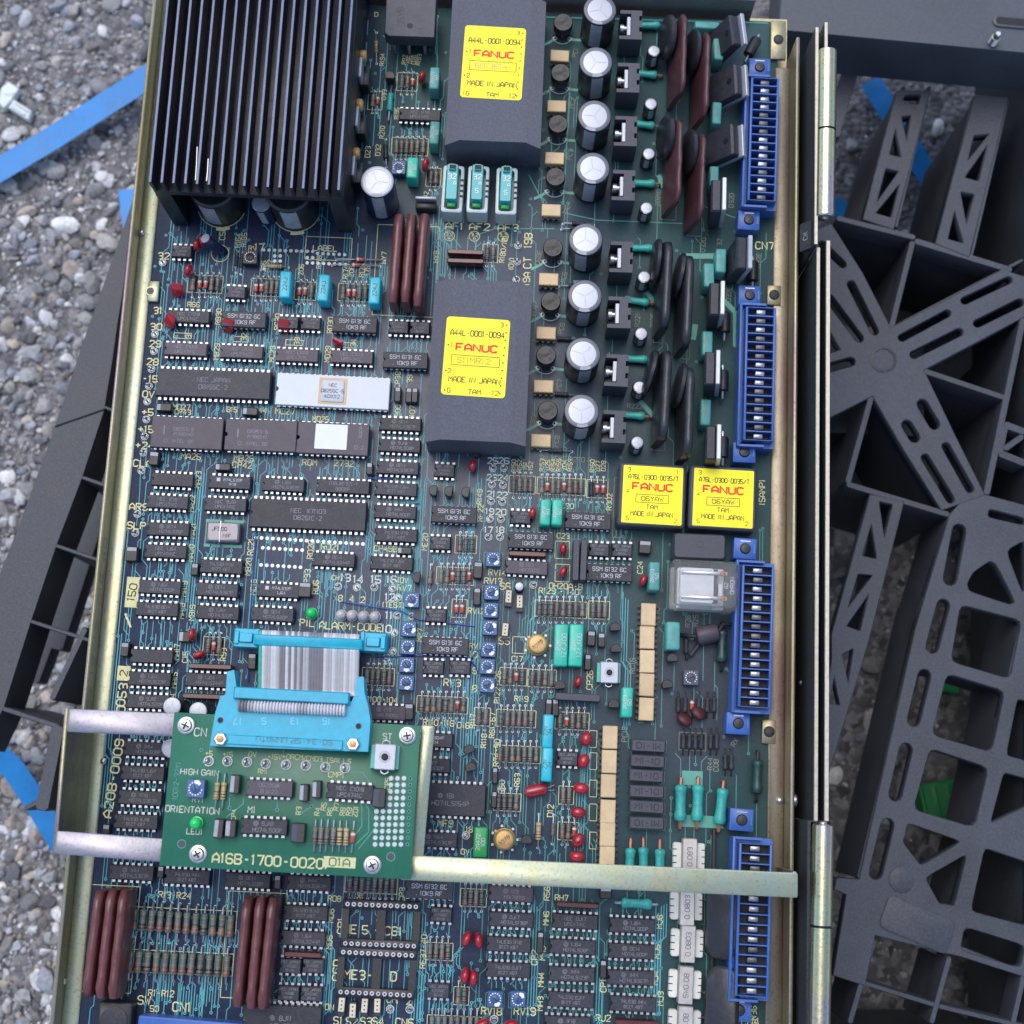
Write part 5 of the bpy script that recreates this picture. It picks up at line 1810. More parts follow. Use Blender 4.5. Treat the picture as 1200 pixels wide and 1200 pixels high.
for (uc, vc, serial, lu, lv, lab) in [(560.5, 418, '511MR12', 557.5, 418.5, 'grey potted transformer with a faint serial box on its yellow label'), (579, 80, '6013614', 578, 73.5, 'grey potted transformer with serial box 6013614 on its yellow label')]:
    H = 26.0
    if vc > 200:
        tl, br = P(507, 328, H), P(618, 517, H)
        hx, hy = (P(616, 516, H).x - P(498, 513, H).x) / 2, (P(507, 326, H).y - P(496, 514, H).y) / 2
        c = Vector(((P(616, 516, H).x + P(498, 513, H).x) / 2, (P(507, 326, H).y + P(496, 514, H).y) / 2, 0))
    else:
        xr = (P(637, 160, H).x + P(517, 158, H).x) / 2
        c = Vector((xr, P(517, 163, H).y + hy, 0))
    ch = 6.8
    mb = MB()
    sec = lambda x, y, z, k: [(x - k, -y, z), (x, -y, z), (x, y, z), (x - k, y, z), (-x + k, y, z), (-x, y, z), (-x, -y, z), (-x + k, -y, z)]
    mb.loops([sec(hx, hy, 0.2, ch), sec(hx, hy, H - 6.0, ch), [(x, y, (H if abs(x) < hx - .1 else H - 6.0)) for x, y, z in sec(hx, hy, H, ch)]], 'potting')
    o = obj('transformer', mb.mesh('transformer', angle=12), pcb, c, jit(.3), label=lab)
    mb = MB()
    label_plate(mb, 14.0, 17.8, H + .02, [
        ('A44L-0001-0094', 0, 10.6, 2.5, 'ink', .15, 23.6), ('FANUC', .2, 4.1, 3.0, 'ink_red', .27, 18.0), (serial, -.8, -1.8, 2.4, 'ink_faint' if vc > 200 else 'band_gold', .14, 14.5),
        ('MADE IN JAPAN', .2, -10.6, 2.3, 'ink', .15, 22.4), ('TAM', .6, -15.8, 2.0, 'ink', .15, 5.4), ('G', -10.6, -15.8, 2.0, 'ink', .14, 1.1), ('12', 9.8, -15.8, 2.0, 'ink', .14, 2.8),
        ('1', -10.8, 4.8, 2.0, 'ink', .14, 1), ('2', -11, -7, 2.0, 'ink', .14, 1), ('3', 10.4, 15.4, 2.0, 'ink', .14, 1.1)], (-10.6, 10.6, -4.1, .4))
    for i in range(10): mb.disc(12.6 - .1 * i, 15.4 - 3.46 * i, H + .18, .35, 'ink', 8)
    for x, y in ((-12.4, -15.8), (-12.4, 4.8), (-12.6, -7)): mb.disc(x, y, H + .18, .35, 'ink', 8)
    p = P(lu, lv, H)
    obj('label_sticker', mb, o, (p.x - c.x, p.y - c.y, 0), RAD(-1.2) + jit(.5), label='yellow label with a red brand name')
    mb = MB(); q = P(558, 535) - c
    if vc > 200:
        mb.lathe([(1.6, .3), (1.6, 3), (1.2, 3.2)], 'hole', n=12, o=(0, -hy - .4, 0)); obj('mounting_ear', mb, o)
for uc, vc, lab in [(764, 580, 'black potted module with the yellow label reading 06YAW, next to the resistor row'), (847, 583.5, 'black potted module with the yellow label reading 06YAW, next to the tray rim')]:
    H = 11.0
    p = P(uc, vc, H)
    mb = MB(); mb.rbox(0, 0, [(14.9, 14.2, .2), (14.9, 14.2, H - .8), (14.2, 13.5, H)], 'frame_grey', r=1.4, n=3)
    o = obj('hybrid_module', mb, pcb, (p.x, p.y, 0), RAD(-.8) + jit(.5), label=lab)
    mb = MB()
    label_plate(mb, 13.2, 12.9, H + .02, [
        ('A76L-0300-0035/T', .2, 7.9, 2.0, 'ink', .16, 22.0), ('FANUC', 0, 3.6, 3.0, 'ink_red', .27, 17.6), ('06YAW', 0, -1.7, 2.0, 'ink', .15, 9.6), ('TAM', 0, -5.4, 1.9, 'ink', .15, 5.0),
        ('MADE IN JAPAN', 0, -8.6, 2.0, 'ink', .15, 18.6), ('3', -10.6, 11, 1.8, 'ink', .13, 1.1), ('1', 10.6, 11, 1.6, 'ink', .12, 1), ('4', -11, 1.2, 1.7, 'ink', .13, 1), ('5', -10.6, -10.9, 1.8, 'ink', .13, 1.1), ('2', 10.6, -10.9, 1.8, 'ink', .13, 1.1)], (-7.2, 7.2, -3.5, .1), .5)
    obj('label_sticker', mb, o, (.2, -.1, 0))

# ---- clear relay
H = 17.0
p = P(826, 685, H)
mb = MB()
mb.rbox(0, 0, [(14.3, 10.6, 1), (14.3, 10.6, H - 1.2), (13.3, 9.6, H)], 'clear_cover', r=1.6, n=3)
o = obj('clear_relay', mb, pcb, (p.x, p.y, 0), jit(), label='relay in a clear plastic cover beside the blue terminal block')
mb = MB()
mb.box(-11, 9, -8, 8, 1.2, 9, 'sip_cream', .4)
obj('coil_block', mb, o)
mb = MB()
mb.rbox(-3, 0, [(7.6, 7.9, 9.01), (7.2, 7.5, 13.4)], 'paper', r=1.2)
mb.rbox(7.2, -3, [(1.0, 4.4, 9.01), (.8, 4, 13)], 'paper', r=.4)
obj('armature', mb, o)
mb = MB()
for q in (-1, 1):
    mb.box(-10, 10, q * 5.4 - .8, q * 5.4 + .8, 13.5, 14.1, 'steel', .1)
    mb.lathe([(1.3, 14.12), (1.3, 14.6), (.6, 14.9)], 'copper_lead', n=10, o=(8, q * 5.4, 0))
mb.box(4, 6, -7.4, 7.4, 9.01, 12.3, 'frame_grey')
obj('contact_spring', mb, o)
mb = MB(); stroke_text(mb, 'OMRON', 11.8, 0, 1.7, 90, 'print_white', H + .03, .15); stroke_text(mb, 'G2', 9.2, 0, 1.5, 90, 'print_white', H + .03, .15); obj('marking', mb, o)

# ---- bridge rectifier on tall leads
p = P(481, 20, 16)
mb = MB()
mb.poly([(-11.8, -8.4), (-9.8, -10), (11.8, -10), (11.8, 10), (-11.8, 10)], 8, 16, 'frame_grey', .5)
for x in (-8, -1, 6.5): mb.tube([(x, -9, 8.5), (x, -9.4, 0)], .9, 'tin', 8)
o = obj('bridge_rectifier', mb, pcb, (p.x, p.y, 0), jit())
mb = MB(); mb.disc(0, -4.4, 16.04, 1.4, 'hole', 14); stroke_text(mb, 'S5VB', -4.6, 0, 3, 97, 'chip', 16.04, .14); stroke_text(mb, 'S', 5, -7, 2.6, 0, 'chip', 16.04, .14); obj('marking', mb, o)

# ---- heat sink with fins, big capacitors under it
H = 49.0
A = P(173, 213.5, H); B = P(399, 222, H)
hs0, hs1, yf = A.x, B.x, (A.y + B.y) / 2
yb = yf + 118
cx, cy = (hs0 + hs1) / 2, (yf + yb) / 2
W_, Lh = (hs1 - hs0) / 2, (yb - yf) / 2
mb = MB()
mb.box(-W_, W_, -Lh, Lh, 36, 39.5, 'heatsink', .3)
mb.box(-W_, -W_ + 6.8, -Lh + .1, Lh, 0.2, 35.98, 'heatsink')
mb.box(W_ - 6.8, W_, -Lh + .1, Lh, 0.2, 35.98, 'heatsink')
sink = obj('heat_sink', mb, pcb, (cx, cy, 0), 0, label='large black finned aluminium heat sink at the top corner of the board')


def fin():
    mb = MB()
    mb.loops([[(.62, -Lh, 39.52), (.62, Lh, 39.52), (-.62, Lh, 39.52), (-.62, -Lh, 39.52)], [(.62, -Lh, H - .5), (.62, Lh, H - .5), (-.62, Lh, H - .5), (-.62, -Lh, H - .5)]], 'heatsink')
    rings = []
    prof = [(.64, H - .49), (.61, H - .12), (.45, H), (.2, H - .02), (.0, H - .1), (-.2, H - .02), (-.45, H), (-.61, H - .12), (-.64, H - .49)]
    mb.loops([[(x, -Lh, z) for x, z in prof], [(x, Lh, z) for x, z in prof]], 'fin_edge')
    return mb.mesh('fin', angle=50)


nf = 17
for i in range(nf):
    obj('fin', cached(('fin',), fin), sink, (-W_ + .9 + i * (2 * W_ - 1.8) / (nf - 1), 0, 0))
for u0_, v0_, u1_, v1_ in [(231, 172, 229, 211), (244, 186, 242, 212)]:
    a, b = P(u0_, v0_, H + .05), P(u1_, v1_, H + .05)
    mb = MB(); mb.ribbon([(a.x - cx, a.y - cy), ((a.x + b.x) / 2 - cx + .12, (a.y + b.y) / 2 - cy), (b.x - cx, b.y - cy)], .4, H + .06, 'shunt_metal'); obj('scratch', mb, sink)
for u, v in [(259, 242), (346, 247)]:
    q = P(u, v + 12)
    mb = MB(); mb.lathe([(10.5, .2), (11, .8), (11, 22), (10, 23)], 'sleeve', n=36)
    o = obj('electrolytic_capacitor', mb, pcb, (q.x, q.y + 6, 0), R.uniform(-.2, .2))
    obj('polarity_stripe', cached(('bigst',), lambda: ecap_stripe(11, 22)), o, rz=-.1)
    pads.ring(q.x, q.y + 6, .2, 11.2, 11.6, 'silk', 30, 200, 340)
    pads.ring(q.x, q.y + 6, .21, 11.2, 13, 'silk', 6, 262, 292)
for v in (70, 127, 184):
    q = P(427, v, 15)
    mb = MB(); mb.lathe([(2.6, 0), (2.9, .6), (2.9, 2.2), (2.2, 3)], 'gold', n=14, axis='X')
    obj('bolt', mb, sink, (W_ + .05, q.y - cy, 18))
    mb = MB(); mb.box(.1, 4.2, -4.8, 4.8, 4, 13, 'black', .3); mb.box(.1, 1.4, -4.8, 4.8, 13.02, 21, 'alu', .2)
    for e in (-2.5, 0, 2.5): mb.tube([(2, e, 4.2), (2.4, e, 0)], .4, 'tin', 5)
    q = P(430, v + 22, 10); obj('power_transistor', mb, sink, (W_ + .02, q.y - cy, 0))
# standing ceramic wire near the sink, metal transistor tab
resistor(441, 55, 'res_tan', .9, 8, rot=RAD(4))
resistor(452, 178, 'black', 1.1, 7, rot=RAD(4))
p = P(499, 234, 8); mb = MB(); mb.box(-4.8, 4.8, 0, 1.2, 1, 9, 'alu', .2); mb.box(-4.8, 4.8, -3.4, -.02, .8, 6, 'black', .3); obj('power_transistor', mb, pcb, (p.x, p.y, 0), jit())

# ---- fuse holders (parts of the board); the fuses plug in
FUSES = []
for i, (u, v) in enumerate([(530.5, 221), (560, 221.5), (593.5, 223.5)]):
    H = 12.0
    p = P(u, v, H)
    hx, hy = 4.8, 11.3
    mb = MB()
    mb.rbox(0, 0, [(hx, hy, 0), (hx, hy, H - .4), (hx - .4, hy - .4, H), (hx - 1.3, hy - 1.3, H), (hx - 1.4, hy - 1.4, H - 5)], 'fuse_white', r=1.2, n=3)
    for k in range(4): mb.box(hx - 1.3, hx + .0, -4 + k * 2.6, -3.1 + k * 2.6, H + .01, H + .25, 'hole')
    o = obj('fuse_holder', mb, pcb, (p.x, p.y, 0), jit(.8))
    FUSES.append((p.x, p.y))
    txt('AF%d' % (i + 1), u + 2, 265 + i * .8, 8.5, 0, 'silk', .18, 1.2)
    q = P(u - 4, 276.5 + i * .5); pads.ring(q.x, q.y, .2, 2.3, 2.6, 'silk', 16); stroke_text(silk, '3.2', q.x, q.y + .8, 1.5, 0, 'silk', .2); stroke_text(silk, 'A', q.x, q.y - 1.1, 1.4, 0, 'silk', .2)

# ---- crystal, LEDs, switches, loops
p = P(261, 623, 5); mb = MB(); mb.rbox(0, 0, [(7.2, 4.4, .4), (7.2, 4.4, 4.3), (6.6, 3.8, 5)], 'crystal_case', r=1.0, n=3)
o = obj('crystal', mb, pcb, (p.x, p.y, 0), jit())
mb = MB(); stroke_text(mb, 'JF000', -1.6, 1.2, 1.6, 0, 'ink', 5.04); stroke_text(mb, 'N1F', 2, -1.8, 1.6, 0, 'ink', 5.04); obj('marking', mb, o)
mb = MB(); mb.tube([(-1.2, -6, .2), (-1.2, -4.6, 4.8), (-1.2, 0, 5.2), (-1.2, 4.6, 4.8), (-1.2, 6, .2)], .3, 'tin', 6); obj('retaining_wire', mb, o)
trc.ribbon([(p.x - 9, p.y + 5.6), (p.x + 8, p.y + 5.6)], 1.3, tz(), 'trace_light'); trc.ribbon([(p.x - 9, p.y - 5.6), (p.x + 8, p.y - 5.6)], 1.3, tz(), 'trace_light')
trc.ribbon([(p.x - 8.6, p.y - 5.6), (p.x - 8.6, p.y + 5.6)], .5, tz(), 'trace_light')


def led_mesh(m, r=2.3, h=6):
    mb = MB(); mb.lathe([(r, 0.3), (r + .35, .5), (r + .35, 1.3), (r, 1.4), (r, h - 2), (r * .85, h - 1), (r * .5, h - .3), (.15, h)], m, n=18); return mb.mesh('indicator_lamp', angle=40)


for u, v, m in [(364, 718, 'led_green'), (399, 720, 'led_clear'), (411.5, 720.5, 'led_clear'), (425, 721.5, 'led_clear'), (438.5, 722, 'led_clear')]:
    p = P(u, v, 5); obj('indicator_lamp', cached(('led', m), lambda: led_mesh(m)), pcb, (p.x, p.y, 0), label='small green indicator lamp' if m == 'led_green' else None)


def slide():
    mb = MB(); mb.rbox(0, 0, [(1.3, 3.4, .2), (1.3, 3.4, 3.2)], 'black', r=.2, n=1); mb.box(-1.1, 1.1, -2.0, 2.8, 3.21, 4.0, 'switch_white', .2)
    for y in (-1, .4, 1.8): mb.disc(0, y, 4.03, .3, 'hole', 8)
    return mb.mesh('slide_switch', angle=30)


for u, v in [(596, 700), (609, 706), (592, 739), (400, 1179), (413, 1186), (427, 1180), (442, 1180)]:
    p = P(u, v, 4); o = obj('slide_switch', cached(('sl',), slide), pcb, (p.x, p.y, 0), jit(3)); o.scale = (1.15, 1.15, 1)


def push(k=1.0):
    mb = MB(); mb.rbox(0, 0, [(3.9, 4.6, .2), (3.9, 4.6, 6), (3.6, 4.3, 6.3)], 'alu', r=.4, n=1); mb.lathe([(1.3, 6.32), (1.3, 7), (1.0, 7.2)], 'hole', n=14); mb.ring(0, 0, 6.34, 1.8, 2.1, 'stripe', 18)
    mb.box(-5.2, -3.92, -4.2, 4.2, .2, 4, 'film_teal'); mb.box(3.92, 5.0, -4.2, 4.2, .2, 4, 'film_dusty')
    for q in (-1, 1): mb.tube([(-1.4, q * 4.4, 3), (-1.2, q * 5.6, 3.2), (0, q * 6.1, 3.2), (1.2, q * 5.6, 3.2), (1.4, q * 4.4, 3)], .35, 'tin', 6)
    return mb.mesh('push_switch', angle=30)


p = P(714, 788, 6); obj('push_switch', cached(('push',), push), pcb, (p.x, p.y, 0), jit())


def loop_mesh():
    mb = MB(); mb.tube([(0, 0, 0)] + [(1.0 * math.sin(RAD(a)) - 0.0, .1, 2.6 - 1.3 * math.cos(RAD(a))) for a in range(20, 350, 30)] + [(0, .2, 0)], .35, 'tin', 6); mb.disc(0, 0, .22, 1.1, 'solder', 12); mb.ring(0, 0, .2, 1.35, 1.75, 'silk_white', 16)
    return mb.mesh('test_point')


def loop(u, v, s=None, su=0, sv=-9, hpx=8.5, parent=None, zb=0.0):
    p = P(u, v, zb + 1); obj('test_point', cached(('loop',), loop_mesh), parent or pcb, (p.x, p.y, zb), R.uniform(-.9, .9))
    if s: txt(s, u + su, v + sv, hpx, 0, 'silk_white' if u > 200 else 'silk', .18, 1.1)


for i, (u, v) in enumerate([(577.5, 548), (590.5, 548), (576.5, 567.5), (589.5, 568), (575.5, 587), (588.5, 588), (574, 607.5), (587, 608), (572.5, 629), (586, 629)]):
    loop(u, v, str((25, 26, 23, 24, 21, 22, 19, 20, 17, 18)[i]), 0, -8, 7)
for u, v, s in [(190, 307, '32'), (181, 391, '30'), (180, 411, '29'), (177, 432, '28'), (174, 452, '-15'), (172, 470, '0V'), (171, 491, '+5'), (169, 511, '+15'), (167.5, 530, '+24'), (165, 551, 'CLA'), (160.5, 602, 'ARS'), (158, 624, 'SLP')]:
    if s: loop(u, v + (0), s, 2, -8 if s != '32' else -7, 8)
txt('31', 185, 364, 8, 0, 'silk', .18, 1.1)
for u, v, s, su, sv in [(396, 687, '13', 9, -10), (418, 688, '14', 2, -9), (438.5, 688, '15', 2, -9), (460, 689, '16', -1, -10), (466, 700, '12', -9, 0), (465, 721, '11', -9, 0), (462, 741, '10', -9, -4), (460, 763, '9', -7, 8)]:
    loop(u, v, s, su, sv, 8.5)
for u, v in [(607, 287), (606, 306), (605, 327), (546, 979), (457, 1183), (480, 1183), (579, 1195), (625, 685)]: loop(u, v)

# ---- silkscreen text
for a in [('LABEL', 381, 291, 7, 0), ('CN7', 896, 288, 9, 0), ('ALARM-CODE', 411, 734, 8.5, 0), ('PIL', 360, 730, 8, 0), ('CH', 393, 677, 5.5, 0), ('8', 399, 701, 7, 0), ('4', 412, 702, 7, 0), ('2', 425, 703, 7, 0),
          ('(TEST)', 461, 709, 6, 0), ('(0V', 472, 680, 6, 0), ('S5', 591, 751, 8, 0), ('S6', 592, 687, 8, 0), ('0H20A-B', 663, 687, 6.5, 0), ('R129 - 140', 655, 693, 6.5, 0), ('R110-116', 514, 847, 6.5, 0), ('D16', 543, 850, 6.5, 0),
          ('R119', 611, 819, 6, 0), ('R13-R24', 205, 1049, 6.5, 0), ('R1-R12', 189, 1164, 6.5, 0), ('SW', 169, 1172, 9, 0), ('CN1', 213, 1180, 9.5, 0), ('50', 181, 1182, 6, 0), ('ME 5 - CB1', 437, 1090, 9, 0), ('ME3-C  D', 434, 1143, 9.5, 0),
          ('CH', 459, 1171, 7, 0), ('1', 466, 1172, 8, 0), ('2', 480, 1172, 9, 0), ('S1', 396, 1196, 8, 0), ('S2', 412, 1197, 8, 0), ('S3', 429, 1197, 8, 0), ('S4', 443, 1197, 8, 0), ('ON', 386, 1180, 6, 0), ('RV18', 576, 1185, 7.5, 0), ('RV19', 615, 1185, 8, 0),
          ('CB1', 400, 1085, 8, 90), ('CCD', 395, 1137, 9, 90), ('MD6', 388, 1073, 6, 90), ('MD5', 386, 1104, 6, 90), ('RD8', 392, 1053, 6, 0), ('CP3', 471, 1048, 6, 90), ('RE37-40', 496, 1115, 6, 90),
          ('R56', 641, 1047, 6, 90), ('RH7', 658, 1052, 6, 0), ('MH6', 640, 1076, 6, 90), ('MH5', 636, 1117, 6, 90), ('MH4', 634, 1148, 6, 90), ('MH3', 633, 1176, 6, 90), ('CP2', 626, 1122, 6.5, 90), ('CP1', 707, 1155, 6.5, 90), ('RJ2', 707, 1193, 6.5, 0),
          ('MJ6', 773, 1080, 6, 90), ('MJ5', 770, 1115, 6, 90), ('MJ4', 768, 1146, 6, 90), ('MJ3', 774, 1170, 6, 90), ('19B', 619, 282, 9, 90), ('CT', 618, 308, 9, 90), ('19A', 617, 327, 8, 90), ('(0V)', 599, 309, 6, 90), ('R180/181', 590, 292, 6, 85), ('HY7', 450, 302, 6, 90), ('HY9', 511, 301, 6, 90),
          ('RV7', 474, 689, 6.5, 0), ('RV3', 530, 800, 8, 0), ('RV14', 583, 671, 7, 0), ('RV13', 578, 681, 7, 0), ('RV12', 558, 716, 6.5, 0), ('RV', 555, 757, 6, 0), ('10', 555, 767, 7, 0), ('9', 556, 786, 7, 0), ('8', 556, 807, 7.5, 0), ('6', 482, 722, 7, 0), ('17', 304, 290, 9, 0), ('RV', 296, 291, 6, 0),
          ('CN4', 879, 1197, 8, 0), ('CN6', 474, 1198, 8, 0), ('R36', 883, 1187, 6, 90), ('ISAMP1', 893, 577, 7, 90), ('CP26', 691, 797, 6.5, 90), ('R117', 554, 845, 6, 90), ('R61-67', 577, 850, 6, 90), ('R74-80', 582, 882, 6, 90), ('R122-126', 583, 805, 6, 90), ('R118', 567, 868, 6, 90), ('C17', 606, 772, 6, 0),
          ('MF9', 522, 965, 7, 0), ('0V', 545, 998, 6, 0), ('18', 550, 972, 6, 0), ('D12', 645, 950, 6.5, 90), ('R63', 606, 914, 6, 90), ('R60', 588, 922, 6, 90), ('R100-104', 447, 820, 6, 0), ('MD27', 213, 477, 6, 0), ('CP43', 214, 483, 6, 0), ('B15', 272, 480, 6, 0), ('44', 308, 481, 6, 0), ('MC27', 334, 482, 7, 0), ('MD25', 376, 491, 6, 0),
          ('MA25', 224, 535, 7, 0), ('MB25', 286, 537, 7, 0), ('CP42', 284, 545, 7, 0), ('ROM', 363, 542, 7, 0), ('2732', 403, 543, 7, 0), ('CP49B', 452, 643, 6.5, 0), ('RD21', 387, 641, 7, 0), ('RC21', 294, 641, 6.5, 90), ('RD20', 364, 644, 6.5, 90), ('CP33', 360, 678, 6.5, 90), ('RD6', 370, 688, 6.5, 90),
          ('MB20', 291, 664, 6, 90), ('MC19', 297, 688, 6, 90), ('MA23', 232, 562, 6, 90), ('MA22', 225, 590, 6, 90), ('MA21', 226, 622, 6, 90), ('MA20', 224, 648, 6, 90), ('MA19', 216, 690, 6, 90), ('MA18', 213, 716, 6, 90), ('MB19', 225, 718, 6, 90), ('MA17', 207, 764, 6, 90), ('MA15', 204, 797, 6, 90), ('MA14', 202, 822, 6, 90), ('R93', 262, 767, 6, 90), ('C15', 217, 770, 6, 90),
          ('C39', 244, 250, 6.5, 90), ('C56', 261, 274, 6.5, 90), ('R164', 279, 282, 6, 90), ('R165', 286, 281, 6, 90), ('R66', 227, 357, 6, 0), ('RD30', 387, 381, 6, 90), ('RC30', 325, 377, 6, 90), ('RB30', 256, 371, 6, 90), ('MB29', 254, 412, 6, 90), ('MC29', 319, 415, 6, 90), ('MD29', 384, 415, 6, 90), ('31', 221, 393, 6, 90), ('32', 286, 395, 6, 90), ('33', 348, 400, 6, 90), ('34', 414, 402, 6, 90),
          ('Z05', 309, 312, 5.5, 90), ('172', 316, 310, 5.5, 90), ('Z06', 353, 316, 5.5, 90), ('R178', 374, 307, 5.5, 90), ('R174', 405, 319, 5.5, 90), ('Z08', 412, 318, 5.5, 90), ('R176', 424, 317, 5.5, 90), ('175', 430, 317, 5.5, 90), ('R300', 466, 484, 6, 90), ('CP38', 466, 445, 6, 90), ('39', 480, 444, 6, 90), ('R107', 483, 484, 6, 90),
          ('MB6', 422, 1053, 6, 90), ('CP', 488, 740, 6, 90), ('MP7', 492, 744, 6, 90), ('ME20', 498, 635, 6, 90), ('RF22', 563, 601, 6, 90), ('R149', 562, 582, 6, 90), ('C30', 665, 593, 6, 0), ('C23', 660, 628, 6, 0), ('C24', 750, 665, 6, 90), ('R302', 714, 588, 6, 90)]:
    txt(*a)
for i, s in enumerate(('R150', 'R152', '151', '152')): txt(s, 602 + i * 6.6, 546, 5, 90, 'silk', .15)
for i, s in enumerate(('R153', 'D25', 'R154', 'R155', 'ZD4', 'R156')): txt(s, 635 + i * 6.6, 545, 5, 90, 'silk', .15)
for i, s in enumerate(('R160', 'D27', 'D28')): txt(s, 694 + i * 6.6, 546, 5, 90, 'silk', .15)
for i, s in enumerate(('R92', '195', 'D26', 'R193')): txt(s, 474 + i * 5.6, 70, 5, 85)
for a in [('R195', 465, 133, 5, 90), ('D33', 450, 111, 5.5, 90), ('D23', 431, 178, 6, 90), ('D32', 443, 176, 6, 90), ('R194', 448, 70, 5.5, 90), ('R210', 448, 155, 5.5, 90), ('D', 441, 17, 6, 0), ('CP42', 498, 232, 5, 80)]: txt(*a)
for i, (u, v) in enumerate([(674, 62), (671, 121), (668, 181), (665, 243), (661, 325), (658, 385), (655, 451), (652, 517)]): txt('PC%d' % (i + 1), u, v, 5.5, 80, 'silk_dim')
for i, (u, v) in enumerate([(628, 302), (623, 365), (627, 425), (622, 492)]): txt('DB%dE' % (8 - i), u + 3, v, 5.5, 80, 'silk_dim')
for a in [('0320', 824, 287, 5.5, 88, 'silk_dim'), ('32', 843, 284, 5.5, 88, 'silk_dim'), ('U32E', 889, 305, 5.5, 88, 'silk_dim'), ('032E', 854, 345, 5.5, 88, 'silk_dim'), ('D32D', 857, 235, 5.5, 88, 'silk_dim'), ('Q31D', 849, 127, 5.5, 88, 'silk_dim'), ('Z0210', 771, 232, 5.5, 88, 'silk_dim'), ('Z02E', 765, 376, 5.5, 88, 'silk_dim'), ('R221', 747, 375, 5.5, 88, 'silk_dim'), ('R222', 744, 476, 5.5, 0, 'silk_dim'), ('2W X5K8 Q2T0 R', 663, 538, 5.5, 0, 'silk_dim'),
          ('PC16', 752, 838, 6, 90, 'silk_dim'), ('PC15', 732, 860, 6, 90, 'silk_dim'), ('RC16', 741, 780, 6, 90, 'silk_dim'), ('R25', 815, 727, 5.5, 90, 'silk_dim'), ('R26', 806, 728, 5.5, 90, 'silk_dim'), ('R44', 832, 895, 5.5, 90, 'silk_dim'), ('C08', 839, 897, 5.5, 90, 'silk_dim'), ('RX', 861, 870, 5.5, 60, 'silk_dim'), ('MR1', 836, 985, 6, 90, 'silk_dim'), ('RN10', 770, 720, 5.5, 90, 'silk_dim')]: txt(*a)
# board number up the left side, with two yellow patches
txt('A20B-0009', 133, 912, 9.5, 86, 'silk', .19, 1.2); txt('-0', 141, 836, 9.5, 86, 'silk', .17, 1.1); txt('053', 143, 814, 9.5, 86, 'silk', .17, 1.1); txt('/', 150, 727, 15, 60, 'silk', .17)
for u, v, w, h_, s in [(145, 789, 15, 17, '2'), (155, 694, 15, 36, '150')]:
    p = P(u, v); silk.rbox(p.x, p.y, [(w / 5.3, h_ / 5.3, .06), (w / 5.3, h_ / 5.3, .1)], 'silk')
    stroke_text(silk, s, p.x, p.y, 3.2, 84, 'ink', .14, .16, stretch=1.1)
for u0, v0, u1, v1 in [(359, 277, 411, 306), (443, 1062 - 800 + 1, 509, 372), (96, 1036, 153, 1164), (268, 1044, 328, 1172), (720, 560, 728, 630)]:
    if v1 - v0 < 400: outline(u0, v0, u1, v1, 'silk' if u0 < 700 else 'silk_dim')
for v in (866, 892, 924, 952, 985): outline(691, v - 10, 699, v + 10, 'silk', .25)
for u, v in [(660, 643), (660, 670)]: outline(u - 9, v - 9, u + 7, v + 12)
for u, v in [(214, 393), (281, 397), (345, 401), (406, 404)]: outline(u - 10, v - 3, u + 10, v + 4)
outline(601, 746, 615, 766)
for u0, v0, u1, v1 in [(766, 375, 778, 402), (797, 400, 808, 421), (764, 505, 779, 528), (774, 240, 792, 258), (806, 250, 822, 277)]: outline(u0, v0, u1, v1, 'silk_dim')
# pairs of bare holes (unused positions)
for u0, v0, du, dv, n in [(309, 293, 6.4, .2, 10), (322, 300, 6.4, 0, 2), (322, 306, 6.4, 0, 2), (360, 302, 6.4, 0, 2), (360, 308, 6.4, .3, 8), (372, 297, 6.4, .3, 6), (300, 630, 6.6, .4, 20), (308, 642, 6.6, .4, 8), (306, 662, 6.6, .4, 8), (310, 314, 6.4, 0, 3)]:
    for i in range(n):
        p = P(u0 + du * i, v0 + dv * i); pad(p.x, p.y, .85, False)

# ---- copper traces
def inb(x, y): return XL + 4 < x < XR - 4 and YB + 4 < y < YT - 4


for (x, y, n, ro, rot) in CHIPS:
    for i in range(n):
        for s in (-1, 1):
            px_ = x + (i - (n - 1) / 2) * 2.54; py_ = y + s * (ro + .1)
            if R.random() < .62:
                a = R.choice((-1, -1, 0, 0, 1, 1)) * R.choice((.6, 1.27))
                l0 = R.uniform(.6, 2.0); l1 = R.uniform(1.4, 5.5)
                pts = [(px_, py_), (px_, py_ + s * l0), (px_ + a, py_ + s * (l0 + abs(a)))]
                if R.random() < .7: pts.append((px_ + a, py_ + s * (l0 + abs(a) + l1)))
                trc.ribbon(pts, .36, tz(), 'trace' if x < 10 else 'trace_green')
                if R.random() < .35: via(*pts[-1])
# running vertical lines on the routing grid
x = XL + 5.5
while x < XR - 5:
    y = YB + 5
    left = x < -8
    while y < YT - 6:
        dens = .40 if left else (.42 if y < 10 and x < 40 else .10)
        if y > 110: dens *= .35 if left else .7
        L_ = R.uniform(8, 46)
        if R.random() < dens:
            pts = [(x, y)]; xx, yy = x, y
            while yy < y + L_:
                st = R.uniform(4, 15); yy += st; pts.append((xx, yy))
                if R.random() < .35:
                    j = R.choice((-1, 1)) * R.choice((1.27, 2.54)); pts.append((xx + j, yy + abs(j))); xx += j; yy += abs(j)
            pts = [p_ for p_ in pts if inb(*p_)]
            if len(pts) > 1:
                m = 'trace' if left else 'trace_green'
                trc.ribbon(pts, .34, tz(), m)
                if R.random() < .55: via(*pts[0], m)
                if R.random() < .55: via(*pts[-1], m)
            y = yy + R.uniform(1, 6)
        else:
            y += L_
    x += 1.27
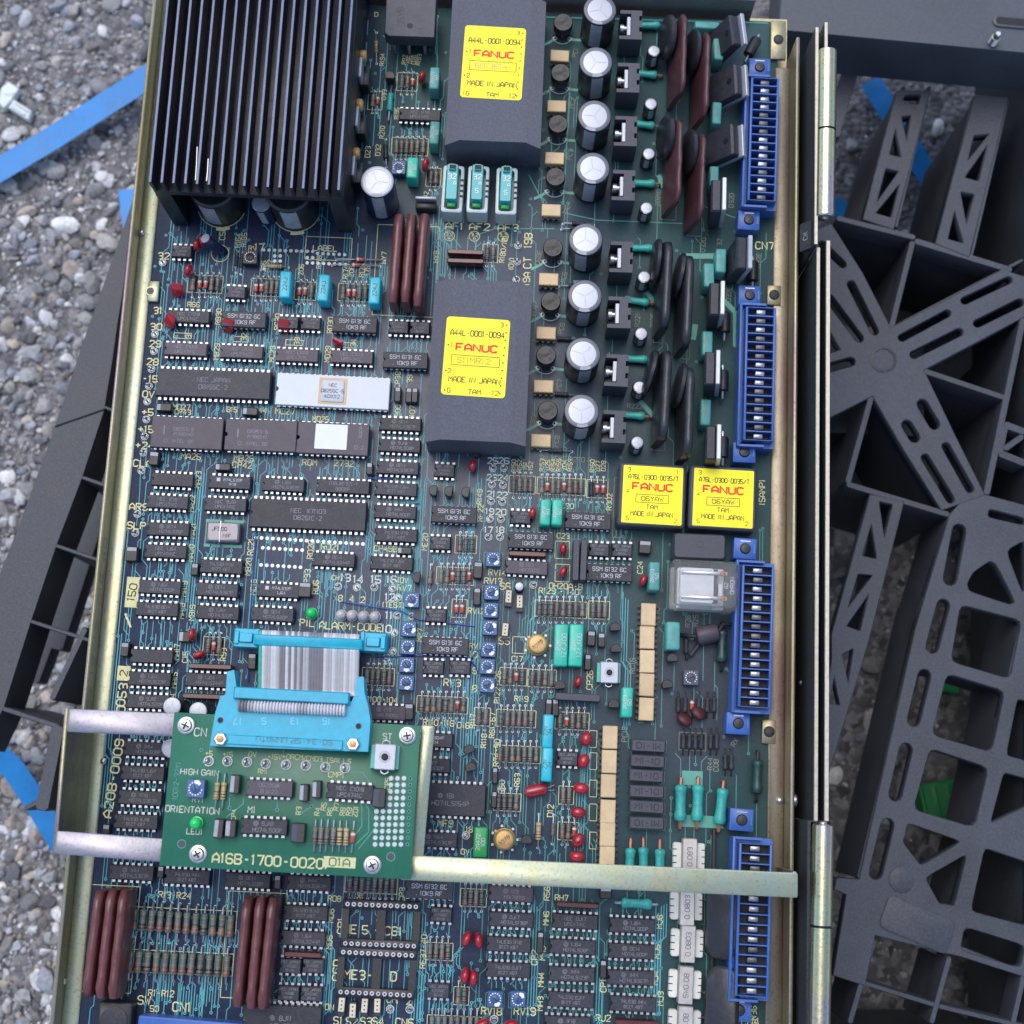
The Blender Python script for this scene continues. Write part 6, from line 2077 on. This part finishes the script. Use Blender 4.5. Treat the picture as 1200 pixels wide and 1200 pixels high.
# dense bundles in the routing channels
for u0, v0, v1, n in [(236, 545, 730, 5), (228, 720, 850, 5), (303, 640, 760, 3), (488, 500, 790, 8), (432, 600, 660, 4), (560, 560, 660, 5), (495, 560, 760, 4), (563, 690, 900, 6), (630, 690, 780, 3), (318, 392, 440, 5), (258, 380, 440, 5), (390, 640, 700, 4), (490, 1060, 1200, 6), (387, 1060, 1190, 4), (630, 1050, 1190, 4), (700, 1060, 1200, 4), (772, 1060, 1190, 4), (780, 1050, 1200, 3), (150, 540, 760, 4), (140, 740, 960, 4), (735, 690, 860, 3), (690, 860, 1010, 4), (200, 1090, 1190, 6), (252, 1090, 1190, 6), (226, 1150, 1195, 10), (452, 300, 370, 4), (520, 255, 330, 6), (540, 325, 345, 8)]:
    a, b = P(u0, v0), P(u0, v1)
    off = 0; prev = None
    jy = R.uniform(.3, .7)
    j = R.choice((-2.0, 2.0, 0))
    for i in range(n):
        xx = a.x + (i - n / 2) * 1.15
        ya = a.y - R.uniform(0, 6); yb_ = b.y + R.uniform(0, 6); ym = ya + (yb_ - ya) * jy + i * .5
        pts = [(xx, ya), (xx, ym), (xx + j, ym - abs(j)), (xx + j, yb_)] if j else [(xx, ya), (xx, yb_)]
        trc.ribbon(pts, .4, tz(), 'trace')
        if R.random() < .5: via(pts[-1][0], pts[-1][1])
# wide power tracks on the power half
for pts, w in [([(797, 300), (835, 300), (843, 308)], 2.6), ([(848, 352), (862, 366), (862, 404), (868, 408)], 2.4), ([(757, 342), (772, 360)], 2.2), ([(750, 470), (770, 492)], 2.2), ([(772, 205), (778, 220)], 2.2), ([(815, 380), (812, 398)], 2.6), ([(820, 240), (880, 262)], .5), ([(640, 20), (900, 27)], .8), ([(644, 100), (648, 230)], .6), ([(668, 100), (660, 240)], .8), ([(672, 330), (690, 330)], 1.2),
              ([(512, 520), (512, 545), (520, 556), (520, 700)], .5), ([(620, 205), (640, 245), (700, 258), (800, 262)], .5), ([(455, 15), (512, 22), (512, 70)], .5), ([(518, 262), (540, 290)], .6), ([(555, 300), (560, 275), (580, 268), (650, 268)], .5)]:
    trc.ribbon([(P(u, v).x, P(u, v).y) for u, v in pts], w, tz(), 'trace_light' if w > 1 else 'trace_green')
p = P(818, 964); trc.poly([(p.x - 8, p.y - 2), (p.x + 11, p.y - 2), (p.x + 9, p.y + 3), (p.x - 7, p.y + 3)], .02, .12, 'trace_light')
p = P(818, 912); trc.poly([(p.x - 7, p.y - 3), (p.x + 2, p.y - 3), (p.x + 2, p.y + 3), (p.x - 7, p.y + 3)], .02, .12, 'trace_light')
for _ in range(170):
    u, v = R.uniform(170, 890), R.uniform(260, 1190)
    q = P(u, v); via(q.x, q.y, 'trace' if u < 600 else 'trace_green')
for _ in range(40):
    u, v = R.uniform(430, 690), R.uniform(20, 280)
    q = P(u, v); via(q.x, q.y, 'trace_green')
# patch wires in blue enamel
for pts in [[(300, 625), (297, 660), (292, 760), (290, 800)], [(440, 770), (500, 768), (540, 769), (551, 773), (558, 782), (560, 790)], [(551, 773), (560, 762), (572, 758)], [(400, 705), (430, 710), (470, 716), (490, 726), (556, 734)], [(430, 561), (460, 562), (436, 556)], [(492, 590), (452, 594), (444, 600)]]:
    wires = MB(); wires.tube([tuple(P(u, v, 1.0 + .8 * math.sin(i))) for i, (u, v) in enumerate(pts)], .28, 'wire_blue', 5)
    obj('patch_wire', wires, pcb)
obj('copper_traces', trc.mesh('copper_traces', smooth=False), pcb, kind='stuff')
obj('solder_pads', pads.mesh('solder_pads', smooth=False), pcb, kind='stuff')
obj('silkscreen_print', silk.mesh('silkscreen_print', smooth=False), pcb, kind='stuff')
# connector CN1 and round buzzer at the lower edge
p = P(310, 1206, 8); mb = MB(); mb.box(-55, 30, -6, 3.4, 0, 8, 'conn_blue', .4)
for i in range(25): mb.box(-52 + i * 3, -50.6 + i * 3, -2, -.8, 8.01, 8.3, 'tin')
q = P(162, 1194, 8); obj('ribbon_connector', mb, pcb, (q.x + 55, q.y - 4, 0), RAD(-2), label='blue header connector at the lower edge')
p = P(133, 1196, 9); mb = MB(); mb.rbox(0, 0, [(7, 7, .2), (7, 7, 8), (6.6, 6.6, 8.4)], 'black', r=1, n=2); mb.lathe([(5.6, 8.41), (5.6, 8.9), (5.2, 9), (.2, 9)], 'chip', n=28); obj('rotary_switch', mb, pcb, (p.x, p.y, 0), jit())

# ---- the three blade fuses (plugged into their holders)
for i, ((x, y), s) in enumerate(zip(FUSES, ('32A', '32AS', '32AS'))):
    lab = ('teal blade fuse in the white holder marked AF1', 'teal blade fuse in the white holder marked AF2', 'teal blade fuse in the white holder marked AF3')[i]
    t = thing('blade_fuse', lab, 'fuse', (x, y, 7.2), 'blade fuses in a row below the transformer')
    mb = MB(); mb.rbox(-.3, 1.6, [(2.6, 8.6, 0), (2.6, 8.6, 8.5), (2.3, 8.3, 9)], 'fuse_teal', r=.5, n=2)
    mb.rbox(-.3, 8.2, [(1.6, 1.4, 9.01), (1.5, 1.3, 10.6)], 'fuse_teal', r=.3)
    b = obj('fuse_body', mb, t)
    mb = MB(); stroke_text(mb, '32', -.3, 4.2, 2.4, 0, 'paper', 9.05, .14); stroke_text(mb, 'A', 1.0, 1.0, 1.6, 0, 'paper', 9.05, .14)
    if i: stroke_text(mb, 'S', -.3, -2.6, 2.2, 0, 'paper', 9.05, .14)
    obj('marking', mb, b)
    mb = MB(); mb.box(-1.6, 1.2, 7.2, 9.0, 10.62, 10.9, 'hole'); mb.box(-2.2, 1.6, -9.4, -7.2, 1, 6.5, 'film_green', .2); obj('window', mb, t)

# ================================================================== SMALL BOARD ON ITS BRACKET
ZB = 42.0
br = thing('mounting_bracket', 'pale zinc plated sheet steel bracket bridging the board and carrying the small green board', 'bracket')
Zs = ZB - 4.2
A = [P(203, 835, ZB), P(494, 850, ZB), P(480, 1031, ZB), P(188, 1014, ZB)]
ctr = sum(A, Vector()) / 4
axu = ((A[1] - A[0]) + (A[2] - A[3])).normalized()
ang = math.atan2(axu.y, axu.x)
hw = ((A[1] - A[0]).length + (A[2] - A[3]).length) / 4
hh_ = ((A[0] - A[3]).length + (A[1] - A[2]).length) / 4


def strip(name, p0, p1, wmm, zt, th=1.6, m='zinc_green', flange=0.0, ex=(0, 0)):
    a, b = Vector(p0), Vector(p1)
    d = b - a; L_ = d.length / 2; c = (a + b) / 2
    mb = MB()
    mb.rbox(0, 0, [(L_, wmm / 2, -th), (L_, wmm / 2, -.4), (L_ - .4, wmm / 2 - .4, 0)], m, r=.8, n=2)
    if flange:
        mb.box(-L_ + .1, L_ - .1, -wmm / 2 + .02, -wmm / 2 + th, -flange, -th - .01, m)
    return obj(name, mb, br, (c.x, c.y, zt), math.atan2(d.y, d.x))


strip('arm', P(79, 844, Zs + 1), P(232, 850.5, Zs + 1), 9.3, Zs + 1, m='zinc_grey', flange=6)
strip('arm', P(64, 987, Zs + 1), P(222, 999, Zs + 1), 9.0, Zs + .98, m='zinc_grey', flange=6)
strip('cross_bar', P(470, 1016.5, Zs), P(935, 1037.5, Zs), 9.6, Zs, flange=7)
strip('upright_strip', P(501.5, 850, Zs), P(488, 1004, Zs), 5.4, Zs - .05)
a, b = P(80, 830, Zs), P(65.5, 1001, Zs)
mb = MB()
c = (a + b) / 2; L_ = (a - b).length / 2
mb.box(-.8, .8, -L_, L_, -Zs - 6, -.2, 'zinc', .3)
obj('end_leg', mb, br, (c.x - .6, c.y, Zs + .5), math.atan2(a.y - b.y, a.x - b.x) - math.pi / 2)
mb = MB(); mb.box(-.8, .8, -5, 5, -Zs - 6, -1.8, 'zinc', .2); q = P(932, 1037, Zs); obj('end_leg', mb, br, (q.x + .1, q.y, Zs), 0)
for u, v in ((217, 850), (231, 1001), (477, 862), (436, 1014)):
    p = P(u, v, ZB - 3); mb = MB(); mb.lathe([(2.2, -2.55), (2.2, 0.85)], 'steel', n=6); obj('spacer', mb, br, (p.x, p.y, ZB - 2.6))

sb = thing('small_circuit_board', 'small bright green circuit board marked A16B-1700-0020 on the bracket', 'circuit board', (ctr.x, ctr.y, ZB))
sb.rotation_euler = (0, 0, ang)
INV = Matrix.Rotation(-ang, 3, 'Z')
mb = MB(); mb.box(-hw, hw, -hh_, hh_, -1.6, 0, 'board_green', .1); obj('board', mb, sb)


def Q(u, v, z=0.0):
    w = INV @ (P(u, v, ZB + z) - Vector((ctr.x, ctr.y, ZB)))
    return w


sk = MB()


def txb(s, u, v, hpx, rot=0.0, m='silk', sw=.15, st=1.0):
    p = Q(u, v); stroke_text(sk, s, p.x, p.y, hpx / 2.86, rot, m, .1, sw, stretch=st)


for a in [('CN', 235, 858, 9, 0, 'silk_white'), ('ST', 454, 863, 6.5, 0, 'silk_white'), ('HIGH GAIN', 234, 905, 6.5, 0, 'silk_white'), ('RV1', 232, 937, 6, 0, 'silk_white'), ('ORIENTATION', 225.5, 949, 7, 0, 'silk_white'), ('LED1', 228, 974.5, 6, 0, 'silk_white'), ('M1', 295, 949, 7, 0, 'silk_white'),
          ('A16B-1700-0020/', 319, 1009, 10.5, 0, 'silk', .18, 1.05), ('CMP1', 394, 908, 6, 0), ('+5', 245, 883, 5.5, 0), ('+15', 267, 884, 5.5, 0), ('0V', 296, 884, 5.5, 0), ('-15V', 322, 887, 5.5, 0), ('*ORCM', 343, 887, 5.5, 0), ('VCMD3', 366, 889, 5.5, 0), ('TSA1', 390, 891, 5.5, 0), ('LS', 407, 892, 5.5, 0), ('RM1', 308, 904, 5, 0), ('CP5', 454, 918, 5.5, 90), ('CP6', 351, 980, 5, 90), ('R3', 350, 950, 5.5, 90), ('CP4', 274, 955, 5, 90), ('10012-32Y1', 207, 915, 5.5, 90, 'film_dusty')]: txb(*a)
for i, s in enumerate(('R4', 'R5', 'R6', 'R7', 'R8', 'R9', 'ZD1')): txb(s, 372 + i * 7.4, 951 + (-6 if i in (1, 3) else 0), 5.5, 85)
p = Q(398, 1010.5); sk.rbox(p.x, p.y, [(6.4, 2.1, .05), (6.4, 2.1, .09)], 'silk'); stroke_text(sk, '01A', p.x, p.y, 3.0, 0, 'board_green', .13, .17, stretch=1.3)
k0 = len(sk.v)
tb = MB()
for c_ in range(6):
    for r_ in range(11):
        if c_ == 0 and r_ < 5 or c_ == 1 and r_ < 3 or (c_ == 5 and False): continue
        p = Q(439.5 + c_ * 7.6 + (10 - r_) * .35, 912 + r_ * 7.75)
        if c_ == 5:
            tb.ring(p.x, p.y, .1, .45, .75, 'film_dusty', 10); tb.disc(p.x, p.y, .09, .46, 'hole', 8)
        else: tb.disc(p.x, p.y, .1, .95, 'solder', 12)
def tq(pts, w=.35):
    tb.ribbon([tuple(Q(u, v))[:2] for u, v in pts], w, .04 + .001 * R.randint(0, 40), 'film_dusty')
for pts in [[(405, 905), (425, 905), (433, 916)], [(418, 935), (424, 945), (424, 968), (412, 985)], [(424, 937), (432, 948), (432, 975), (416, 990)], [(430, 937), (440, 950), (440, 970), (420, 995)], [(285, 935), (285, 942), (265, 958)], [(325, 935), (325, 949)], [(350, 955), (365, 945)], [(269, 935), (269, 947)], [(320, 905), (345, 905), (352, 912)], [(246, 875), (246, 889)], [(300, 880), (300, 889)], [(332, 878), (332, 889)]]: tq(pts)
for u, v in [(325, 949), (365, 945), (269, 947), (236, 879), (320, 937)]:
    p = Q(u, v); tb.ring(p.x, p.y, .12, .4, .8, 'film_dusty', 10); tb.disc(p.x, p.y, .11, .42, 'hole', 8)
obj('copper_traces', tb.mesh('copper_traces', smooth=False), sb, kind='stuff')


def onb(o, u, v, z=0.0, rz=None):
    """re-place a part in the small board's own frame"""
    p = Q(u, v, z); o.location = Vector((p.x, p.y, 0)) * .001
    o.rotation_euler[2] = jit(1) if rz is None else rz
    return o


for u, v, k, L_, lg in [(315.6, 924, 'brn14', ['DG201BK', 'B 8122'], None), (309, 969, 'dip14', ['9J18', 'HD74LS00P'], 'ring'), (410, 928, 'dip14', ['NEC  C1018', 'UPC4741C'], None)]:
    onb(chip(u, v, k, L_, lg, 1.5, parent=sb), u, v, 4.5)
p_ = Q(229, 924, 4.7)
o = obj('trimmer', cached(('pot', 'pot_blue'), lambda: pot_body('pot_blue')), sb, (p_.x, p_.y, 0)); o.scale = (1.1, 1.1, 1)
obj('dial', cached(('dial', 'pot_blue'), lambda: pot_dial('pot_blue')), o, rz=1.9)
p_ = Q(228, 965, 5); obj('indicator_lamp', cached(('led', 'led_green'), lambda: led_mesh('led_green')), sb, (p_.x, p_.y, 0))
for u, v, t_ in [(254, 927, 'res_tan'), (262, 927, 'res_tan')]:
    o = resistor(u, v, t_, 1.05, 7, parent=sb); p_ = Q(u, v, 1.5); o.location = Vector((p_.x, p_.y, 1.5)) * .001
for i, u in enumerate([369, 376, 383, 390.5, 398, 405.5, 413.5]):
    o = resistor(u, 979 + i * .3, 'res_tan' if i in (4, 5) else ('glass_red' if i == 6 else 'res_body'), 1.05, 6.4, parent=sb); p_ = Q(u, 979 + i * .3, 1.5); o.location = Vector((p_.x, p_.y, 1.5)) * .001
for u, v, w, h_ in [(275, 919, 11, 22), (270, 971, 12, 20), (256, 971, 11, 22), (356, 929, 10, 20), (371, 925, 10, 20), (444, 935, 15, 22), (349, 976, 16, 22)]:
    p_ = Q(u, v, 5)

    def mk(w=w, h_=h_):
        mb = MB(); mb.rbox(0, 0, [(w / 5.8, h_ / 5.8, .3), (w / 5.8, h_ / 5.8, 4.6), (w / 5.8 - .3, h_ / 5.8 - .3, 5)], 'black', r=.5, n=2); mb.rbox(-w / 5.8 * .5, 0, [(w / 14, h_ / 5.8 - .6, 5.01), (w / 14, h_ / 5.8 - .6, 5.06)], 'stripe' if w < 13 else 'sleeve_blue', r=.2); return mb.mesh('block_capacitor', angle=30)
    obj('block_capacitor', cached(('sbk', w, h_), mk), sb, (p_.x, p_.y, 0), jit(2))
for u, v in [(244, 892), (266, 892), (289, 893), (311, 895), (335, 896), (358, 897), (381, 899), (404, 900)]:
    p_ = Q(u, v, 1); o = obj('test_point', cached(('loop',), loop_mesh), sb, (p_.x, p_.y, 0), R.uniform(.9, 1.6)); o.scale = (1.2, 1.2, 1.1)
p_ = Q(451, 887, 6); o = obj('push_switch', cached(('push',), push), sb, (p_.x, p_.y, 0)); o.scale = (1.1, 1.1, 1)


def screw():
    mb = MB(); mb.lathe([(3.6, 0.02), (3.6, .5), (3.3, .7), (2.6, .71), (2.6, 1.6), (2.2, 2.2), (.2, 2.5)], 'steel', n=22)
    for a in (0, 90):
        st = len(mb.v); mb.rbox(0, 0, [(1.6, .35, 2.3), (1.6, .35, 2.56)], 'hole'); mb.xform(Matrix.Rotation(RAD(a), 4, 'Z') @ Matrix.Translation((0, 0, .002 * a / 90)), st)
    return mb.mesh('screw', angle=40)


for u, v in [(217, 850), (231, 1001), (477, 862), (436, 1014)]:
    p_ = Q(u, v, 2); obj('screw', cached(('scr',), screw), sb, (p_.x, p_.y, 0), R.uniform(0, 1.5))
for u, v in [(213, 989), (458, 1004)]:
    p_ = Q(u, v); mb = MB(); mb.ring(0, 0, .08, 1.5, 1.8, 'film_dusty', 16); mb.disc(0, 0, .06, 1.5, 'frame_grey', 14); obj('hole', mb, sb, (p_.x, p_.y, 0))
obj('silkscreen_print', sk.mesh('silkscreen_print', smooth=False), sb, kind='stuff')
# header on the small board
hd = [(245.5, 874), (252, 835), (258, 816), (264, 814), (266, 787), (274, 785), (277, 806), (279, 815), (412, 822), (416, 812), (418, 793), (426, 793), (427, 812), (431, 826), (434, 845), (431, 881)]
pp = [Q(u, v, 9) for u, v in hd]
if sum(pp[i].x * pp[(i + 1) % len(pp)].y - pp[(i + 1) % len(pp)].x * pp[i].y for i in range(len(pp))) < 0: pp.reverse()
hx0 = sum(p.x for p in pp) / len(pp); hy0 = sum(p.y for p in pp) / len(pp)
mb = MB(); mb.poly([(p.x - hx0, p.y - hy0) for p in pp], .1, 8.6, 'cyan_plastic')
hdr = obj('header_connector', mb.mesh('header_connector', angle=20), sb, (hx0, hy0, 0), label='bright cyan locking header with hexagonal nuts')


def hq(u, v, z=9): w = Q(u, v, z); return (w.x - hx0, w.y - hy0)


mb = MB()
a, b = hq(262, 866), hq(402, 874)
mb.rbox((a[0] + b[0]) / 2, (a[1] + b[1]) / 2, [((b[0] - a[0]) / 2, 2.0, 8.62), ((b[0] - a[0]) / 2 - .4, 1.6, 9.2)], 'cyan_plastic')
a, b = hq(275, 812), hq(410, 819)
mb.rbox((a[0] + b[0]) / 2, (a[1] + b[1]) / 2, [((b[0] - a[0]) / 2, 2.4, 8.62), ((b[0] - a[0]) / 2, 2.4, 11), ((b[0] - a[0]) / 2 - .5, 1.9, 11.6)], 'cyan_plastic')
obj('strain_relief', mb, hdr)
mb = MB()
for s, u in (('5', 309), ('13', 345), ('15', 382), ('17', 278)): x_, y_ = hq(u, 845); stroke_text(mb, s, x_, y_, 2.4, 180, 'cyan_mark', 8.64, .14)
x_, y_ = hq(345, 868); stroke_text(mb, 'S0-34-5P UNMATU', x_, y_, 2.0, 180, 'frame_grey', 9.23, .1, stretch=1.2)
obj('marking', mb, hdr)
for u, v in [(259, 866), (414, 872)]:
    mb = MB(); mb.lathe([(2.5, 8.62), (2.7, 9), (2.7, 10.6), (2.3, 11)], 'steel', n=6); mb.lathe([(1.4, 11.01), (1.4, 11.8), (.9, 12)], 'gold', n=12); x_, y_ = hq(u, v); obj('nut', mb, hdr, (x_, y_, 0))
for u, v in [(258, 844), (420, 851)]:
    mb = MB(); mb.disc(0, 0, 8.66, .95, 'hole', 14); mb.ring(0, 0, 8.68, .95, 1.25, 'frame_grey', 14); x_, y_ = hq(u, v); obj('eyelet', mb, hdr, (x_, y_, 0))

# ================================================================== RIBBON CABLE
rc_ = thing('ribbon_cable', 'grey and white ribbon cable with cyan plugs joining the two circuit boards', 'cable', (0, 0, 0))
nw = 34
z0, z1 = 9.0, ZB + 10.5
pa0, pa1 = P(304, 739, 11), P(421, 744, 11)
pb0, pb1 = P(303, 812, z1 - 2), P(419, 817, z1 - 2)
cabm = MB()
names = []
rr_ = random.Random(3)
for i in range(nw):
    names.append('cable_green' if i == 0 else rr_.choice(['cable_white'] * 3 + ['cable_pale'] * 2 + (['cable_grey'] * 5 if 6 < i < 24 else ['cable_pale'])))
steps = 14


pm0, pm1 = P(304, 758, 13), P(420.5, 763, 13)


def cpt(f, s):
    a = pa0.lerp(pa1, f); b = pb0.lerp(pb1, f); m_ = pm0.lerp(pm1, f)
    return a.lerp(m_, s / .3) if s < .3 else m_.lerp(b, (s - .3) / .7)


for i in range(nw):
    k = cabm.mi(names[i])
    base = len(cabm.v)
    for j in range(steps + 1):
        s = j / steps
        for e, dzz in ((0.02, 0), (.25, .35), (.5, .48), (.75, .35), (.98, 0)):
            q = cpt((i + e) / nw, s)
            d = (cpt((i + e) / nw, min(1, s + .01)) - cpt((i + e) / nw, max(0, s - .01))).normalized()
            up = Vector((0, -d.z, d.y)) if d.y > 0 else Vector((0, d.z, -d.y))
            cabm.v.append(tuple(q + up * dzz))
    for j in range(steps):
        for e in range(4):
            a = base + j * 5 + e
            cabm.face((a, a + 1, a + 6, a + 5), k)
o = obj('flat_cable', cabm.mesh('flat_cable', angle=80), rc_)
for p_ in (o,):
    md = p_.modifiers.new('thickness', 'SOLIDIFY'); md.thickness = 0.0005; md.offset = -1
# folded loop of the cable lying in the header
mb = MB()
a, b = P(279, 827, ZB + 10), P(405, 832.5, ZB + 10)
n = 34
for i in range(n):
    q = a.lerp(b, (i + .5) / n)
    nm = 'cable_white' if i > 4 else ('cable_grey' if i < 3 else 'cable_pale')
    if 18 < i < 22: nm = 'cable_pale'
    mb.lathe([(1.2, -.62), (2.2, -.45), (2.5, 0), (2.2, .45), (1.2, .62)], nm, n=10, axis='X', o=(q.x, q.y, ZB + 10.2))
obj('cable_fold', mb, rc_)
# plug on the main board
mb = MB()
a, b = P(298, 750, 12), P(425, 756, 12)
c = (a + b) / 2; d = b - a
mb.rbox(0, 0, [(d.length / 2, 2.4, 11.6), (d.length / 2, 2.4, 14), (d.length / 2 - .6, 1.9, 14.6)], 'cyan_plastic', r=.6, n=2)
mb.rbox(0, .2, [(d.length / 2 - 2, 4.2, .2), (d.length / 2 - 2, 4.2, 9.6)], 'cyan_plastic')
plug = obj('plug', mb, rc_, (c.x, c.y, 0), math.atan2(d.y, d.x))
for u, v in [(288, 747), (437, 752)]:
    p = P(u, v, 11); mb = MB(); mb.rbox(0, 0, [(5.8, 4.2, .2), (5.8, 4.2, 8), (5.2, 3.8, 9)], 'cyan_plastic', r=.6, n=2); mb.rbox(0, 0, [(3.2, 2.2, 9.01), (2.6, 1.8, 11)], 'cyan_plastic', r=.5)
    sgn = -1 if u < 350 else 1
    mb.rbox(sgn * 4.2, 0, [(1.0, 3, 9.01), (.8, 2.6, 10)], 'cyan_plastic', r=.3)
    mb.rbox(-sgn * 4.8, 0, [(.8, 4.1, 9.01), (.7, 4, 10.4)], 'cyan_plastic', r=.3)
    obj('latch', mb, rc_, (p.x, p.y, 0), ang)
